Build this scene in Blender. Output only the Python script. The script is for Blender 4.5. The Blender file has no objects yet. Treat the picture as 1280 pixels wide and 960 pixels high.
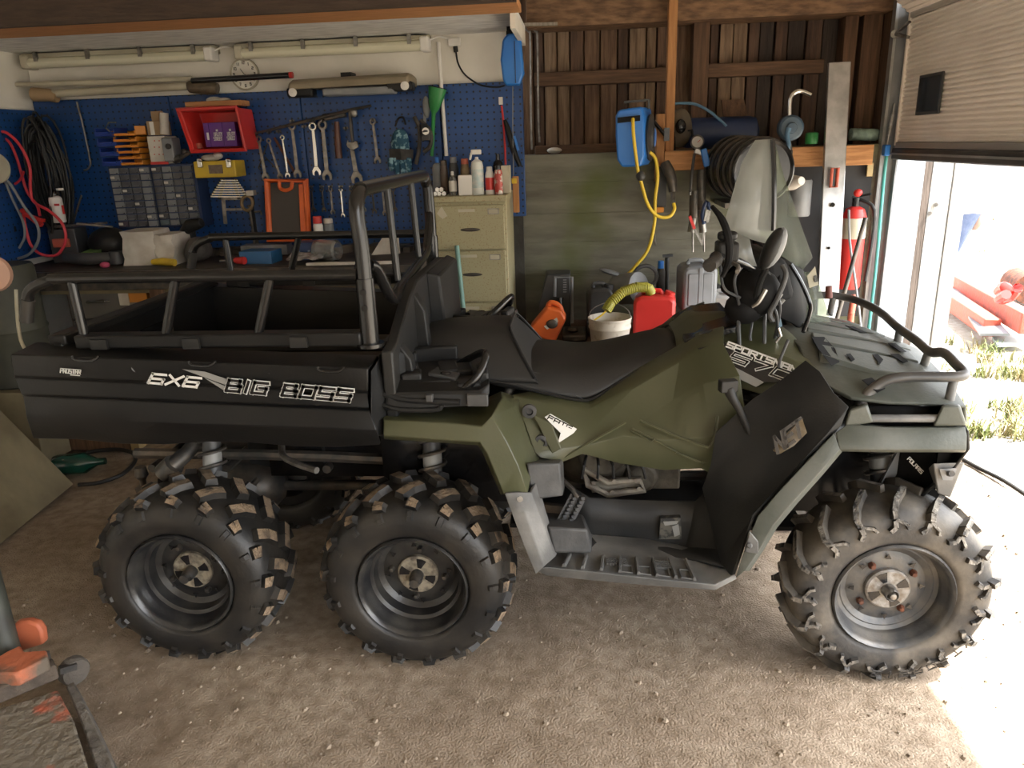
import bpy, bmesh, math, random
from mathutils import Vector, Matrix, noise
from math import sin, cos, pi, radians as rad
random.seed(7)
SC = bpy.context.scene
COL = SC.collection
# ------------------------------------------------------------------ camera
PITCH, ROLL, YAW, CAMH, FPX = .3075, -.0344, -.0953, 1.58, 946.7
_f = Vector((sin(YAW)*cos(PITCH), cos(YAW)*cos(PITCH), -sin(PITCH)))
_r = Vector((cos(YAW), -sin(YAW), 0)); _u = _r.cross(_f)
CR = cos(ROLL)*_r + sin(ROLL)*_u; CU = -sin(ROLL)*_r + cos(ROLL)*_u; CF = _f
cam = bpy.data.objects.new('camera', bpy.data.cameras.new('camera')); COL.objects.link(cam)
cam.data.sensor_width = 36; cam.data.lens = FPX/1280*36; cam.data.clip_start = .05; cam.data.clip_end = 300
cam.matrix_world = Matrix(((CR.x, CU.x, -CF.x, 0), (CR.y, CU.y, -CF.y, 0), (CR.z, CU.z, -CF.z, CAMH), (0, 0, 0, 1)))
SC.camera = cam
def at(px, py, Y=None, X=None, Z=None):
    "world point of the photograph's pixel on the real plane Y=.. / X=.. / Z=.."
    d = CF*FPX + CR*(px-640) - CU*(py-480)
    t = Y/d.y if Y is not None else (X/d.x if X is not None else (Z-CAMH)/d.z)
    return Vector((0, 0, CAMH)) + d*t
# ------------------------------------------------------------------ world, sun, exposure
W = bpy.data.worlds.new('sky'); SC.world = W; W.use_nodes = True
wn = W.node_tree.nodes; wl = W.node_tree.links
bg = wn['Background']
sky = wn.new('ShaderNodeTexSky'); sky.sky_type = 'NISHITA'; sky.sun_disc = False
sky.sun_elevation = rad(52); sky.sun_rotation = rad(100); sky.air_density = 1.0; sky.dust_density = 2.5
hs = wn.new('ShaderNodeHueSaturation'); hs.inputs['Saturation'].default_value = .22
wl.new(sky.outputs[0], hs.inputs['Color']); wl.new(hs.outputs[0], bg.inputs[0]); bg.inputs[1].default_value = .42
sl = bpy.data.lights.new('sun', 'SUN'); sl.energy = 9; sl.angle = rad(1.5); sl.color = (1, .95, .86)
sun = bpy.data.objects.new('sun', sl); COL.objects.link(sun)
SUN_EL, SUN_AZ = rad(61), rad(-16)          # direction towards the sun: out of the door, a little to the camera's side
sun.rotation_euler = Vector((cos(SUN_EL)*cos(SUN_AZ), cos(SUN_EL)*sin(SUN_AZ), sin(SUN_EL))).to_track_quat('Z', 'Y').to_euler()
sun.location = (6, -2, 8)
SC.view_settings.view_transform = 'Standard'; SC.view_settings.look = 'None'
SC.view_settings.gamma = 1; SC.view_settings.use_curve_mapping = False
SC.view_settings.exposure = 1.75
SC.cycles.max_bounces = 10; SC.cycles.diffuse_bounces = 6; SC.cycles.caustics_reflective = False; SC.cycles.caustics_refractive = False
# ------------------------------------------------------------------ mesh helpers
def V(*a): return Vector(a)
ORG = {}                                     # world origin of each thing
class M:
    "collects geometry in world coordinates"
    def __init__(s): s.v = []; s.f = []; s.m = []
    def add(s, vs, fs, mi=0):
        n = len(s.v); s.v += [Vector(p) for p in vs]
        for f in fs: s.f.append([i+n for i in f]); s.m.append(mi)
        return s
    def join(s, o, mi=None):
        n = len(s.v); s.v += o.v
        for f, k in zip(o.f, o.m): s.f.append([i+n for i in f]); s.m.append(k if mi is None else mi)
        return s
    def box(s, c, d, rz=0, R=None, mi=0, taper=1.0):
        x, y, z = (k/2 for k in d); R = R or Matrix.Rotation(rz, 3, 'Z'); c = Vector(c)
        vs = [R @ Vector((sx*x*(taper if sz > 0 else 1), sy*y*(taper if sz > 0 else 1), sz*z))+c for sz in (-1, 1) for sy in (-1, 1) for sx in (-1, 1)]
        return s.add(vs, [(0, 2, 3, 1), (4, 5, 7, 6), (0, 1, 5, 4), (2, 6, 7, 3), (0, 4, 6, 2), (1, 3, 7, 5)], mi)
    def b2(s, a, b, mi=0):
        a = Vector(a); b = Vector(b); return s.box((a+b)/2, [abs(k) for k in (b-a)], mi=mi)
    def bar(s, a, b, w, h, up=(0, 0, 1), mi=0):
        "rectangular bar from a to b, w across, h along up"
        a = Vector(a); b = Vector(b); d = (b-a); L = d.length; d.normalize(); up = Vector(up)
        sd = d.cross(up)
        if sd.length < 1e-4: sd = d.cross(Vector((1, 0, 0)))
        sd.normalize(); u = sd.cross(d).normalized()
        return s.box((a+b)/2, (L, w, h), R=Matrix((d, sd, u)).transposed(), mi=mi)
    def tube(s, pts, r, n=8, closed=False, sm=0, mi=0):
        P = [Vector(p) for p in pts]; rs = r if isinstance(r, (list, tuple)) else None
        if sm:
            Q = []; N = len(P); rr = []
            for i in range(N if closed else N-1):
                p0 = P[(i-1) % N] if closed or i else P[0]*2-P[1]; p1 = P[i]; p2 = P[(i+1) % N]
                p3 = P[(i+2) % N] if closed or i+2 < N else P[-1]*2-P[-2]
                for k in range(sm):
                    t = k/sm
                    Q.append(.5*((2*p1)+(p2-p0)*t+(2*p0-5*p1+4*p2-p3)*t*t+(3*p1-p0-3*p2+p3)*t**3))
                    if rs: rr.append(rs[i]*(1-t)+rs[(i+1) % N]*t)
            if not closed: Q.append(P[-1]); rr.append(rs[-1] if rs else 0)
            P = Q; rs = rr if rs else None
        N = len(P); vs = []; prev = None
        for i in range(N):
            a = P[(i-1) % N] if closed or i else P[0]; b = P[(i+1) % N] if closed or i < N-1 else P[-1]
            t = (b-a); t = t.normalized() if t.length > 1e-9 else Vector((0, 0, 1))
            if prev is None:
                u = t.orthogonal().normalized()
            else:
                u = prev-t*prev.dot(t); u = u.normalized() if u.length > 1e-6 else t.orthogonal().normalized()
            prev = u; w = t.cross(u); q = rs[i] if rs else r
            vs += [P[i]+(u*cos(2*pi*k/n)+w*sin(2*pi*k/n))*q for k in range(n)]
        fs = []
        for i in range(N if closed else N-1):
            j = (i+1) % N
            fs += [(i*n+k, i*n+(k+1) % n, j*n+(k+1) % n, j*n+k) for k in range(n)]
        if not closed: fs += [tuple(range(n))[::-1], tuple((N-1)*n+k for k in range(n))]
        return s.add(vs, fs, mi)
    def cyl(s, a, b, r, r2=None, n=16, mi=0): return s.tube([a, b], [r, r if r2 is None else r2], n, mi=mi)
    def lathe(s, prof, o=(0, 0, 0), ax=(0, 0, 1), n=24, mi=0, sx=1, sy=1, cap=True):
        ax = Vector(ax).normalized(); u = ax.orthogonal().normalized()
        if abs(ax.z) > .99: u = Vector((1, 0, 0))
        w = ax.cross(u); o = Vector(o); vs = []; fs = []
        for r, t in prof: vs += [o+ax*t+(u*cos(2*pi*k/n)*sx+w*sin(2*pi*k/n)*sy)*max(r, 1e-4) for k in range(n)]
        for i in range(len(prof)-1): fs += [(i*n+k, i*n+(k+1) % n, (i+1)*n+(k+1) % n, (i+1)*n+k) for k in range(n)]
        if cap and prof[0][0] > 1e-3: fs.append(tuple(range(n))[::-1])
        if cap and prof[-1][0] > 1e-3: fs.append(tuple((len(prof)-1)*n+k for k in range(n)))
        return s.add(vs, fs, mi)
    def ell(s, c, r, n=12, R=None, mi=0):
        m = M().lathe([(sin(pi*i/8), -cos(pi*i/8)) for i in range(9)], n=n); R = R or Matrix.Identity(3)
        m.v = [R @ Vector((p.x*r[0], p.y*r[1], p.z*r[2]))+Vector(c) for p in m.v]; return s.join(m, mi)
    def prism(s, poly, vec, mi=0):
        n = len(poly); P = [Vector(p) for p in poly]; vec = Vector(vec)
        return s.add(P+[p+vec for p in P], [tuple(range(n))[::-1], tuple(range(n, 2*n))]+[(i, (i+1) % n, n+(i+1) % n, n+i) for i in range(n)], mi)
    def grid(s, rows, mi=0, closed=False):
        n = len(rows[0]); vs = [p for r in rows for p in r]; fs = []
        for i in range(len(rows)-1):
            for k in range(n if closed else n-1): fs.append((i*n+k, i*n+(k+1) % n, (i+1)*n+(k+1) % n, (i+1)*n+k))
        return s.add(vs, fs, mi)
    def loft(s, rows, mi=0):
        n = len(rows[0]); b = len(s.v); s.grid(rows, mi, True)
        s.f += [[b+k for k in range(n)][::-1], [b+(len(rows)-1)*n+k for k in range(n)]]; s.m += [mi, mi]; return s
    def mirror(s, yc):
        o = M(); o.v = [Vector((p.x, 2*yc-p.y, p.z)) for p in s.v]; o.f = [f[::-1] for f in s.f]; o.m = list(s.m); return o
    def xf(s, mat):
        o = M(); o.v = [mat @ p for p in s.v]; o.f = s.f; o.m = s.m; return o
def root_org(p):
    while p is not None:
        if p.name in ORG: return ORG[p.name]
        p = p.parent
    return Vector((0, 0, 0))
def obj(name, m, mat, parent=None, bevel=0, thick=0, sub=0, label=None, kind=None, flat=False, org=None):
    me = bpy.data.meshes.new(name)
    if parent is None:
        if org is None:
            xs = [p.x for p in m.v]; ys = [p.y for p in m.v]
            org = Vector(((min(xs)+max(xs))/2, (min(ys)+max(ys))/2, min(p.z for p in m.v)))
    else: org = root_org(parent)
    me.from_pydata([p-org for p in m.v], [], m.f)
    for k in (mat if isinstance(mat, (list, tuple)) else [mat]): me.materials.append(k)
    if any(m.m): me.polygons.foreach_set('material_index', m.m)
    bm = bmesh.new(); bm.from_mesh(me); bmesh.ops.recalc_face_normals(bm, faces=bm.faces); bm.to_mesh(me); bm.free()
    if not flat:
        me.shade_smooth()
        if not sub: me.set_sharp_from_angle(angle=.65)
    o = bpy.data.objects.new(name, me); COL.objects.link(o)
    if parent is None: o.location = org; ORG[o.name] = org
    else: o.parent = parent
    if thick: k = o.modifiers.new('thick', 'SOLIDIFY'); k.thickness = abs(thick); k.offset = 1 if thick > 0 else -1
    if sub: k = o.modifiers.new('sub', 'SUBSURF'); k.levels = k.render_levels = sub
    if bevel:
        k = o.modifiers.new('bevel', 'BEVEL'); k.width = bevel; k.segments = 2; k.limit_method = 'ANGLE'; k.angle_limit = .6
    if label: o['label'] = label
    if kind: o['kind'] = kind
    return o
def thing(name, label, cat, loc, group=None):
    o = bpy.data.objects.new(name, None); COL.objects.link(o); o.location = loc; o.empty_display_size = .1
    ORG[o.name] = Vector(loc); o['label'] = label; o['category'] = cat
    if group: o['group'] = group
    return o
def solo(name, label, cat, m, mat, group=None, **k):
    o = obj(name, m, mat, None, **k); o['label'] = label; o['category'] = cat
    if group: o['group'] = group
    return o
TRIM = [0]
def struct(name, m, mat, **k):
    if name.startswith('trim_'): TRIM[0] += 1; name = 'trim_%d' % TRIM[0]
    return obj(name, m, mat, None, kind='structure', **k)
def dup(root, delta, label=None, group=None, rot=None):
    r = root.copy(); COL.objects.link(r); r.location = root.location+Vector(delta)
    ORG[r.name] = Vector(r.location)
    if rot: r.rotation_euler = rot
    if label: r['label'] = label
    if group: r['group'] = group
    for ch in list(root.children):
        c = ch.copy(); COL.objects.link(c); c.parent = r
        for g in list(ch.children): d = g.copy(); COL.objects.link(d); d.parent = c
    return r
# stroke lettering: every letter is a set of polylines in a unit box
GL = {'B': [[(0, 0), (0, 1), (.85, 1), (.85, .5), (1, .5), (1, 0), (0, 0)], [(0, .5), (.85, .5)]], 'I': [[(.5, 0), (.5, 1)]],
 'G': [[(1, 1), (0, 1), (0, 0), (1, 0), (1, .5), (.5, .5)]], 'O': [[(0, 0), (0, 1), (1, 1), (1, 0), (0, 0)]],
 'S': [[(1, 1), (0, 1), (0, .5), (1, .5), (1, 0), (0, 0)]], '6': [[(1, 1), (0, 1), (0, 0), (1, 0), (1, .5), (0, .5)]],
 'X': [[(0, 0), (1, 1)], [(0, 1), (1, 0)]], '5': [[(1, 1), (0, 1), (0, .5), (1, .5), (1, 0), (0, 0)]], '7': [[(0, 1), (1, 1), (.45, 0)]],
 '0': [[(0, 0), (0, 1), (1, 1), (1, 0), (0, 0)]], 'P': [[(0, 0), (0, 1), (1, 1), (1, .45), (0, .45)]],
 'R': [[(0, 0), (0, 1), (1, 1), (1, .5), (0, .5)], [(.5, .5), (1, 0)]], 'T': [[(0, 1), (1, 1)], [(.5, 1), (.5, 0)]],
 'M': [[(0, 0), (0, 1), (.5, .4), (1, 1), (1, 0)]], 'A': [[(0, 0), (0, 1), (1, 1), (1, 0)], [(0, .45), (1, .45)]],
 'N': [[(0, 0), (0, 1), (1, 0), (1, 1)]], 'E': [[(1, 1), (0, 1), (0, 0), (1, 0)], [(0, .5), (.9, .5)]], 'H': [[(0, 0), (0, 1)], [(1, 0), (1, 1)], [(0, .5), (1, .5)]],
 'L': [[(0, 1), (0, 0), (1, 0)]], 'F': [[(1, 1), (0, 1), (0, 0)], [(0, .5), (.8, .5)]], 'K': [[(0, 0), (0, 1)], [(1, 1), (0, .5), (1, 0)]],
 'W': [[(0, 1), (.2, 0), (.5, .6), (.8, 0), (1, 1)]], 'U': [[(0, 1), (0, 0), (1, 0), (1, 1)]], '4': [[(0, 1), (0, .45), (1, .45)], [(.8, 1), (.8, 0)]],
 'C': [[(1, 1), (0, 1), (0, 0), (1, 0)]], 'D': [[(0, 0), (0, 1), (.7, 1), (1, .7), (1, .3), (.7, 0), (0, 0)]], '-': [[(0.1, .5), (.9, .5)]],
 'Y': [[(0, 1), (.5, .5), (1, 1)], [(.5, .5), (.5, 0)]], '1': [[(.3, .8), (.5, 1), (.5, 0)]], '2': [[(0, 1), (1, 1), (1, .5), (0, .5), (0, 0), (1, 0)]],
 '3': [[(0, 1), (1, 1), (1, 0), (0, 0)], [(.2, .5), (1, .5)]], '8': [[(0, 0), (0, 1), (1, 1), (1, 0), (0, 0)], [(0, .5), (1, .5)]], '9': [[(1, .5), (0, .5), (0, 1), (1, 1), (1, 0), (0, 0)]]}
def letters(txt, p00, p10, p01, w=.2, gap=.35, slant=0.0, lift=0.0, thick=.0015, m=None, mi=0):
    "txt fills the parallelogram p00 (bottom left), p10 (bottom right), p01 (top left); w = stroke / height"
    m = m or M(); p00 = Vector(p00); ex = Vector(p10)-p00; ey = Vector(p01)-p00; L = ex.length; H = ey.length
    nrm = ex.cross(ey).normalized()
    if nrm.y > 0 and abs(nrm.y) > .3: nrm = -nrm
    ws = [(.25 if c in 'I1' else .6 if c == ' ' else 1) for c in txt]; tot = sum(ws)+gap*(len(txt)-1); cw = 1/tot; x = 0
    g = w*H/2
    for c, k in zip(txt, ws):
        for pl in GL.get(c, []):
            Q = []
            for a, b in pl:
                fx = (x+((a if c not in 'I1' else .5)*k))*cw; Q.append(p00+ex*(fx)+ey*b+ex*(slant*(b-.5)*cw)+nrm*lift)
            for a, b in zip(Q, Q[1:]):
                d = (b-a).normalized(); sd = d.cross(nrm)*g; a2 = a-d*g; b2 = b+d*g
                m.prism([a2-sd, b2-sd, b2+sd, a2+sd], nrm*thick, mi)
        x += k+gap
    return m
# ------------------------------------------------------------------ materials
def mat(name, c, rough=.5, metal=0, c2=None, ns=8, lo=.4, hi=.65, bump=0, bs=40, spec=None, scale=(1, 1, 1), trans=0, ior=1.45, coat=0, alpha=1, emit=None):
    k = bpy.data.materials.new(name); k.use_nodes = True; n = k.node_tree.nodes; l = k.node_tree.links; b = n['Principled BSDF']
    b.inputs['Base Color'].default_value = (*c, 1); b.inputs['Roughness'].default_value = rough; b.inputs['Metallic'].default_value = metal
    if spec is not None: b.inputs['Specular IOR Level'].default_value = spec
    if trans: b.inputs['Transmission Weight'].default_value = trans; b.inputs['IOR'].default_value = ior
    if coat: b.inputs['Coat Weight'].default_value = coat
    if alpha < 1: b.inputs['Alpha'].default_value = alpha
    tc = n.new('ShaderNodeTexCoord'); mp = n.new('ShaderNodeMapping'); mp.inputs['Scale'].default_value = scale; l.new(tc.outputs['Object'], mp.inputs[0])
    if c2 is not None:
        t = n.new('ShaderNodeTexNoise'); t.inputs['Scale'].default_value = ns; t.inputs['Detail'].default_value = 6; l.new(mp.outputs[0], t.inputs[0])
        r = n.new('ShaderNodeValToRGB'); r.color_ramp.elements[0].position = lo; r.color_ramp.elements[1].position = hi
        r.color_ramp.elements[0].color = (*c, 1); r.color_ramp.elements[1].color = (*c2, 1)
        l.new(t.outputs[0], r.inputs[0]); l.new(r.outputs[0], b.inputs['Base Color'])
    if bump:
        t = n.new('ShaderNodeTexNoise'); t.inputs['Scale'].default_value = bs; t.inputs['Detail'].default_value = 5; l.new(mp.outputs[0], t.inputs[0])
        u = n.new('ShaderNodeBump'); u.inputs['Strength'].default_value = bump; u.inputs['Distance'].default_value = .02; l.new(t.outputs[0], u.inputs['Height']); l.new(u.outputs[0], b.inputs['Normal'])
    return k
def wood(name, c, c2, rough=.75, sc=(6, 6, .5), ns=9):
    return mat(name, c, rough, c2=c2, ns=ns, lo=.33, hi=.66, bump=.3, bs=22, scale=sc)
X = {}
X['black'] = mat('black_plastic', (.010, .0105, .011), .48, c2=(.022, .0215, .02), ns=5, bump=.05, bs=180, spec=.3)
X['blackbox'] = mat('scuffed_black_plastic', (.006, .0063, .0066), .42, c2=(.013, .0125, .0115), ns=3, bump=.04, bs=120, spec=.3)
X['gloss'] = mat('gloss_black', (.012, .012, .013), .2)
X['tube'] = mat('black_painted_tube', (.008, .008, .0085), .25, c2=(.012, .0115, .011), ns=5)
X['seat'] = mat('black_seat_vinyl', (.014, .014, .0135), .52, c2=(.021, .02, .019), ns=4, bump=.06, bs=260, spec=.4)
X['olive'] = mat('olive_plastic', (.054, .058, .028), .38, c2=(.074, .075, .042), ns=3, bump=.03, bs=90, spec=.4)
X['olive2'] = mat('dusty_grey_green_plastic', (.065, .072, .060), .5, c2=(.105, .11, .096), ns=6, bump=.08, bs=90, spec=.35)
X['grey'] = mat('dusty_dark_grey_plastic', (.085, .086, .085), .6, c2=(.19, .188, .18), ns=7, bump=.08, bs=110)
X['rubber'] = mat('tyre_rubber', (.009, .009, .009), .48, c2=(.030, .026, .021), ns=7, bump=.08, bs=70)
X['rubber_dusty'] = mat('dusty_tyre_rubber', (.032, .030, .028), .6, c2=(.115, .10, .08), ns=11, bump=.1, bs=70)
X['mud'] = mat('dried_mud', (.215, .155, .10), .95, c2=(.045, .036, .028), ns=22, lo=.48, hi=.68, bump=.5, bs=120)
X['mudpale'] = mat('pale_dried_mud', (.24, .22, .19), .9, c2=(.05, .048, .045), ns=35, lo=.42, hi=.62, bump=.5, bs=120)
X['rim'] = mat('black_steel_rim', (.014, .014, .015), .3, .0, c2=(.04, .038, .034), ns=14, bump=.05, bs=90)
X['rimgrey'] = mat('grey_steel_rim', (.07, .072, .075), .42, .3, c2=(.14, .13, .115), ns=14, bump=.08, bs=90)
X['hub'] = mat('muddy_hub', (.26, .225, .165), .8, c2=(.08, .065, .05), ns=40, bump=.3, bs=90)
X['hubgrey'] = mat('worn_grey_hub', (.30, .29, .27), .55, .3, c2=(.16, .13, .10), ns=40, bump=.2, bs=90)
X['steel'] = mat('worn_steel', (.32, .31, .29), .4, .85, c2=(.18, .165, .15), ns=25)
X['chrome'] = mat('chrome', (.62, .61, .58), .2, 1)
X['dksteel'] = mat('dark_steel', (.07, .068, .065), .45, .6, c2=(.13, .11, .09), ns=20)
X['alu'] = mat('aluminium', (.5, .5, .5), .38, .9, c2=(.36, .36, .36), ns=12, bump=.05)
X['rust'] = mat('rusty_steel', (.17, .06, .03), .8, .2, c2=(.07, .035, .025), ns=22, bump=.3)
X['white'] = mat('white_plastic', (.72, .70, .66), .45)
X['decal'] = mat('white_decal', (.68, .68, .66), .5)
X['decalgrey'] = mat('grey_decal', (.24, .24, .23), .5)
X['cream'] = mat('cream_plastic', (.50, .47, .36), .5, c2=(.40, .36, .27), ns=6)
X['red'] = mat('red_plastic', (.60, .035, .03), .4, c2=(.48, .03, .025), ns=5)
X['redmetal'] = mat('faded_red_metal', (.50, .10, .06), .6, c2=(.33, .10, .07), ns=12, bump=.15)
X['orange'] = mat('orange_plastic', (.72, .14, .025), .45, c2=(.60, .11, .03), ns=8)
X['orangeamber'] = mat('amber_plastic', (.62, .24, .03), .4)
X['yellow'] = mat('yellow_plastic', (.66, .46, .03), .45, c2=(.5, .34, .04), ns=9)
X['yhose'] = mat('yellow_hose', (.70, .50, .04), .4)
X['blue'] = mat('blue_plastic', (.02, .16, .55), .38, c2=(.03, .19, .58), ns=4)
X['dkblue'] = mat('dark_blue_paint', (.012, .028, .085), .45, c2=(.02, .04, .11), ns=6)
X['teal'] = mat('teal_paint', (.05, .27, .25), .45)
X['green'] = mat('green_plastic', (.03, .22, .06), .4)
X['purple'] = mat('purple_card', (.10, .015, .20), .4)
X['dkgrey'] = mat('dark_grey_plastic', (.035, .037, .04), .5, c2=(.06, .06, .06), ns=6)
X['midgrey'] = mat('mid_grey_plastic', (.17, .18, .19), .45, c2=(.24, .25, .26), ns=6)
X['card'] = mat('brown_card', (.36, .25, .14), .8, c2=(.30, .2, .11), ns=6)
X['paper'] = mat('paper', (.62, .59, .53), .8, c2=(.5, .46, .4), ns=12, bump=.1, bs=30)
X['cabinet'] = mat('rust_spotted_cream_steel', (.36, .33, .20), .5, c2=(.22, .13, .05), ns=120, lo=.56, hi=.72, bump=.05)
X['wood'] = wood('brown_wood', (.15, .082, .045), (.075, .04, .022))
X['woodx'] = wood('brown_wood_level', (.16, .088, .048), (.08, .044, .025), sc=(.6, 6, 6))
X['pine'] = wood('orange_pine', (.50, .25, .10), (.33, .15, .055), sc=(.8, 7, 7))
X['pinez'] = wood('orange_pine_upright', (.45, .22, .085), (.33, .15, .055))
X['greywood'] = wood('weathered_wood', (.40, .36, .31), (.22, .19, .155))
X['ply'] = mat('dirty_plywood', (.20, .165, .095), .75, c2=(.13, .105, .06), ns=4, bump=.15, bs=30)
X['benchtop'] = mat('oily_bench_top', (.04, .032, .026), .6, c2=(.075, .06, .045), ns=8, bump=.1)
X['dirtycloth'] = mat('dark_cloth', (.05, .047, .045), .9, c2=(.09, .085, .08), ns=14, bump=.3)
X['glassy'] = mat('clear_plastic', (.85, .86, .82), .12, trans=.85)

X['scuff'] = mat('scuffed_black_step', (.035, .036, .037), .6, c2=(.08, .08, .078), ns=9, bump=.08, bs=110)
X['matte'] = mat('matte_black', (.008, .008, .0085), .7, spec=.15)
# ================================================================== SETTING
NB, FB, BC = 2.0, 3.12, 2.56                  # vehicle: near rim plane, far rim plane, centre line
def nz(x, y, s, o=0): return noise.noise(Vector((x*s+o, y*s-o, .3)))
# --- dirt floor
def dirtmat(name, a, b, dark, x0=None):
    k = bpy.data.materials.new(name); k.use_nodes = True; n = k.node_tree.nodes; l = k.node_tree.links; p = n['Principled BSDF']; p.inputs['Roughness'].default_value = .95
    p.inputs['Specular IOR Level'].default_value = .15
    tc = n.new('ShaderNodeTexCoord')
    def noi(s, d=8):
        t = n.new('ShaderNodeTexNoise'); t.inputs['Scale'].default_value = s; t.inputs['Detail'].default_value = d; l.new(tc.outputs['Object'], t.inputs[0]); return t
    def ramp(t, c0, c1, lo, hi):
        r = n.new('ShaderNodeValToRGB'); r.color_ramp.elements[0].position = lo; r.color_ramp.elements[1].position = hi
        r.color_ramp.elements[0].color = c0; r.color_ramp.elements[1].color = c1; l.new(t.outputs[0], r.inputs[0]); return r
    r1 = ramp(noi(22), (*a, 1), (*b, 1), .35, .68)
    r2 = ramp(noi(1.3, 4), (0, 0, 0, 1), (1, 1, 1, 1), .42, .62)
    mx = n.new('ShaderNodeMix'); mx.data_type = 'RGBA'; mx.blend_type = 'MIX'
    l.new(r2.outputs[0], mx.inputs[0]); l.new(r1.outputs[0], mx.inputs[7]); mx.inputs[6].default_value = (*dark, 1)
    mm = n.new('ShaderNodeMix'); mm.data_type = 'RGBA'; mm.inputs[0].default_value = .45; l.new(r1.outputs[0], mm.inputs[6]); l.new(mx.outputs[2], mm.inputs[7])
    l.new(mm.outputs[2], p.inputs['Base Color'])
    bp = n.new('ShaderNodeBump'); bp.inputs['Strength'].default_value = .5; bp.inputs['Distance'].default_value = .02
    l.new(noi(150, 4).outputs[0], bp.inputs['Height']); l.new(bp.outputs[0], p.inputs['Normal'])
    return k
X['dirt'] = dirtmat('sandy_dirt', (.38, .31, .235), (.235, .182, .13), (.185, .135, .095))
X['ground'] = dirtmat('pale_gravel', (.46, .42, .36), (.30, .27, .22), (.32, .28, .22))
def floor_z(x, y):
    z = .012*nz(x, y, 1.7)+.008*nz(x, y, 6, 3)+.0035*nz(x, y, 22, 7)
    for wx in (-1.27, -.52): z -= .006*math.exp(-((x-wx)**2+(y-2.1)**2)*14)
    return z-.006
m = M(); nx, ny = 230, 260
m.grid([[V(-3.45+5.4*i/nx, -5+10.2*j/ny, floor_z(-3.45+5.4*i/nx, -5+10.2*j/ny)) for i in range(nx+1)] for j in range(ny+1)])
struct('floor', m, X['dirt'], org=V(0, 0, 0))
m = M()
for k in range(1500):
    x = random.uniform(-2.6, 1.9); y = random.uniform(.9, 3.9); r = random.choice((.003, .004, .004, .006, .006, .009))*random.uniform(.7, 1.3)
    z = floor_z(x, y); a = random.random()*6
    if x < -2.1 or y > 3.7: continue
    m.add([V(x+r*cos(a+2*pi*i/5), y+r*sin(a+2*pi*i/5), z+.1*r) for i in range(5)]+[V(x+r*.55*cos(a+.6+2*pi*i/5), y+r*.55*sin(a+.6+2*pi*i/5), z+r*random.uniform(.6, 1)) for i in range(5)],
          [(i, (i+1) % 5, 5+(i+1) % 5, 5+i) for i in range(5)]+[(5, 6, 7, 8, 9)])
g = solo('pebbles', 'small pale pebbles and crumbs strewn over the dirt floor', 'pebbles', m, mat('pebble', (.30, .24, .175), .9, c2=(.17, .13, .095), ns=9)); g['kind'] = 'stuff'
# --- ground outside the door
m = M(); nx, ny = 150, 150
m.grid([[V(1.93+28*(i/nx)**1.6, -9+44*j/ny, floor_z((1.93+28*(i/nx)**1.6)*.6, -9+44*j/ny)*1.6-.012) for i in range(nx+1)] for j in range(ny+1)])
struct('ground', m, X['ground'], org=V(2, 0, 0))
# --- concrete lower wall with board-marked courses
X['conc'] = mat('board_marked_concrete', (.20, .195, .155), .9, c2=(.115, .11, .085), ns=3.2, lo=.35, hi=.65, bump=.5, bs=9, scale=(.8, 1, 3.5))
cn = X['conc'].node_tree; nn = cn.nodes; pb = nn['Principled BSDF']
tx = nn.new('ShaderNodeTexCoord'); t2 = nn.new('ShaderNodeTexNoise'); t2.inputs['Scale'].default_value = 1.6; t2.inputs['Detail'].default_value = 3; cn.links.new(tx.outputs['Object'], t2.inputs[0])
rp = nn.new('ShaderNodeValToRGB'); rp.color_ramp.elements[0].position = .5; rp.color_ramp.elements[1].position = .68; cn.links.new(t2.outputs[0], rp.inputs[0])
mx = nn.new('ShaderNodeMix'); mx.data_type = 'RGBA'; mx.inputs[7].default_value = (.095, .115, .035, 1); cn.links.new(rp.outputs[0], mx.inputs[0])
cn.links.new(pb.inputs['Base Color'].links[0].from_socket, mx.inputs[6]); cn.links.new(mx.outputs[2], pb.inputs['Base Color'])
m = M(); z = -.1
for k, hgt in enumerate((.28, .2, .22, .2, .2, .17, .18, .16)):
    off = (0, .002, -.001, .003, 0, .002, -.001, .0015)[k]
    m.b2((-.6, 4.65-off, z), (1.85, 5.12, z+hgt-.0008)); z += hgt
m.b2((-.6, 4.655, -.1), (1.85, 5.12, z-.004))
struct('wall_back_lower', m, X['conc'], org=V(.5, 4.65, 0), bevel=.0015)
# --- plank wall above: backing, each plank and each batten
m = M().b2((-.6, 5.05, 1.49), (1.85, 5.12, 2.62)); wb = struct('wall_back_upper', m, X['wood'])
px = [642, 668, 681, 697, 713, 730, 750, 771, 785, 806, 819, 838, 862, 884, 895, 912, 930, 944, 962, 978, 1000, 1020, 1046, 1068, 1094]
shades = [wood('plank_wood_%s' % n, a, b) for n, a, b in (('a', (.24, .15, .092), (.10, .055, .032)), ('b', (.17, .10, .062), (.07, .038, .024)), ('c', (.31, .215, .14), (.14, .088, .052)), ('d', (.12, .07, .045), (.05, .028, .019)))]
shaded_wood = wood('shaded_plank', (.055, .038, .030), (.03, .022, .018))
for i in range(len(px)-1):
    x0 = at(px[i], 120, Y=5.02).x+.004; x1 = at(px[i+1], 120, Y=5.02).x-.004
    d = .0 if i % 2 else -.018
    obj('plank', M().b2((x0, 5.0+d, 1.49), (x1, 5.048, 2.62)), shades[(i*7+i//3) % 4] if i < 16 else (shaded_wood if i % 2 else shades[3]), wb, bevel=.003)  # planks towards the door darkened: the corner's shade put into the wood
struct('trim_rail', M().b2((-.27, 4.90, at(760, 105, Y=4.95).z), (.55, 4.985, at(760, 88, Y=4.95).z)), X['woodx'], bevel=.004)
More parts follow.
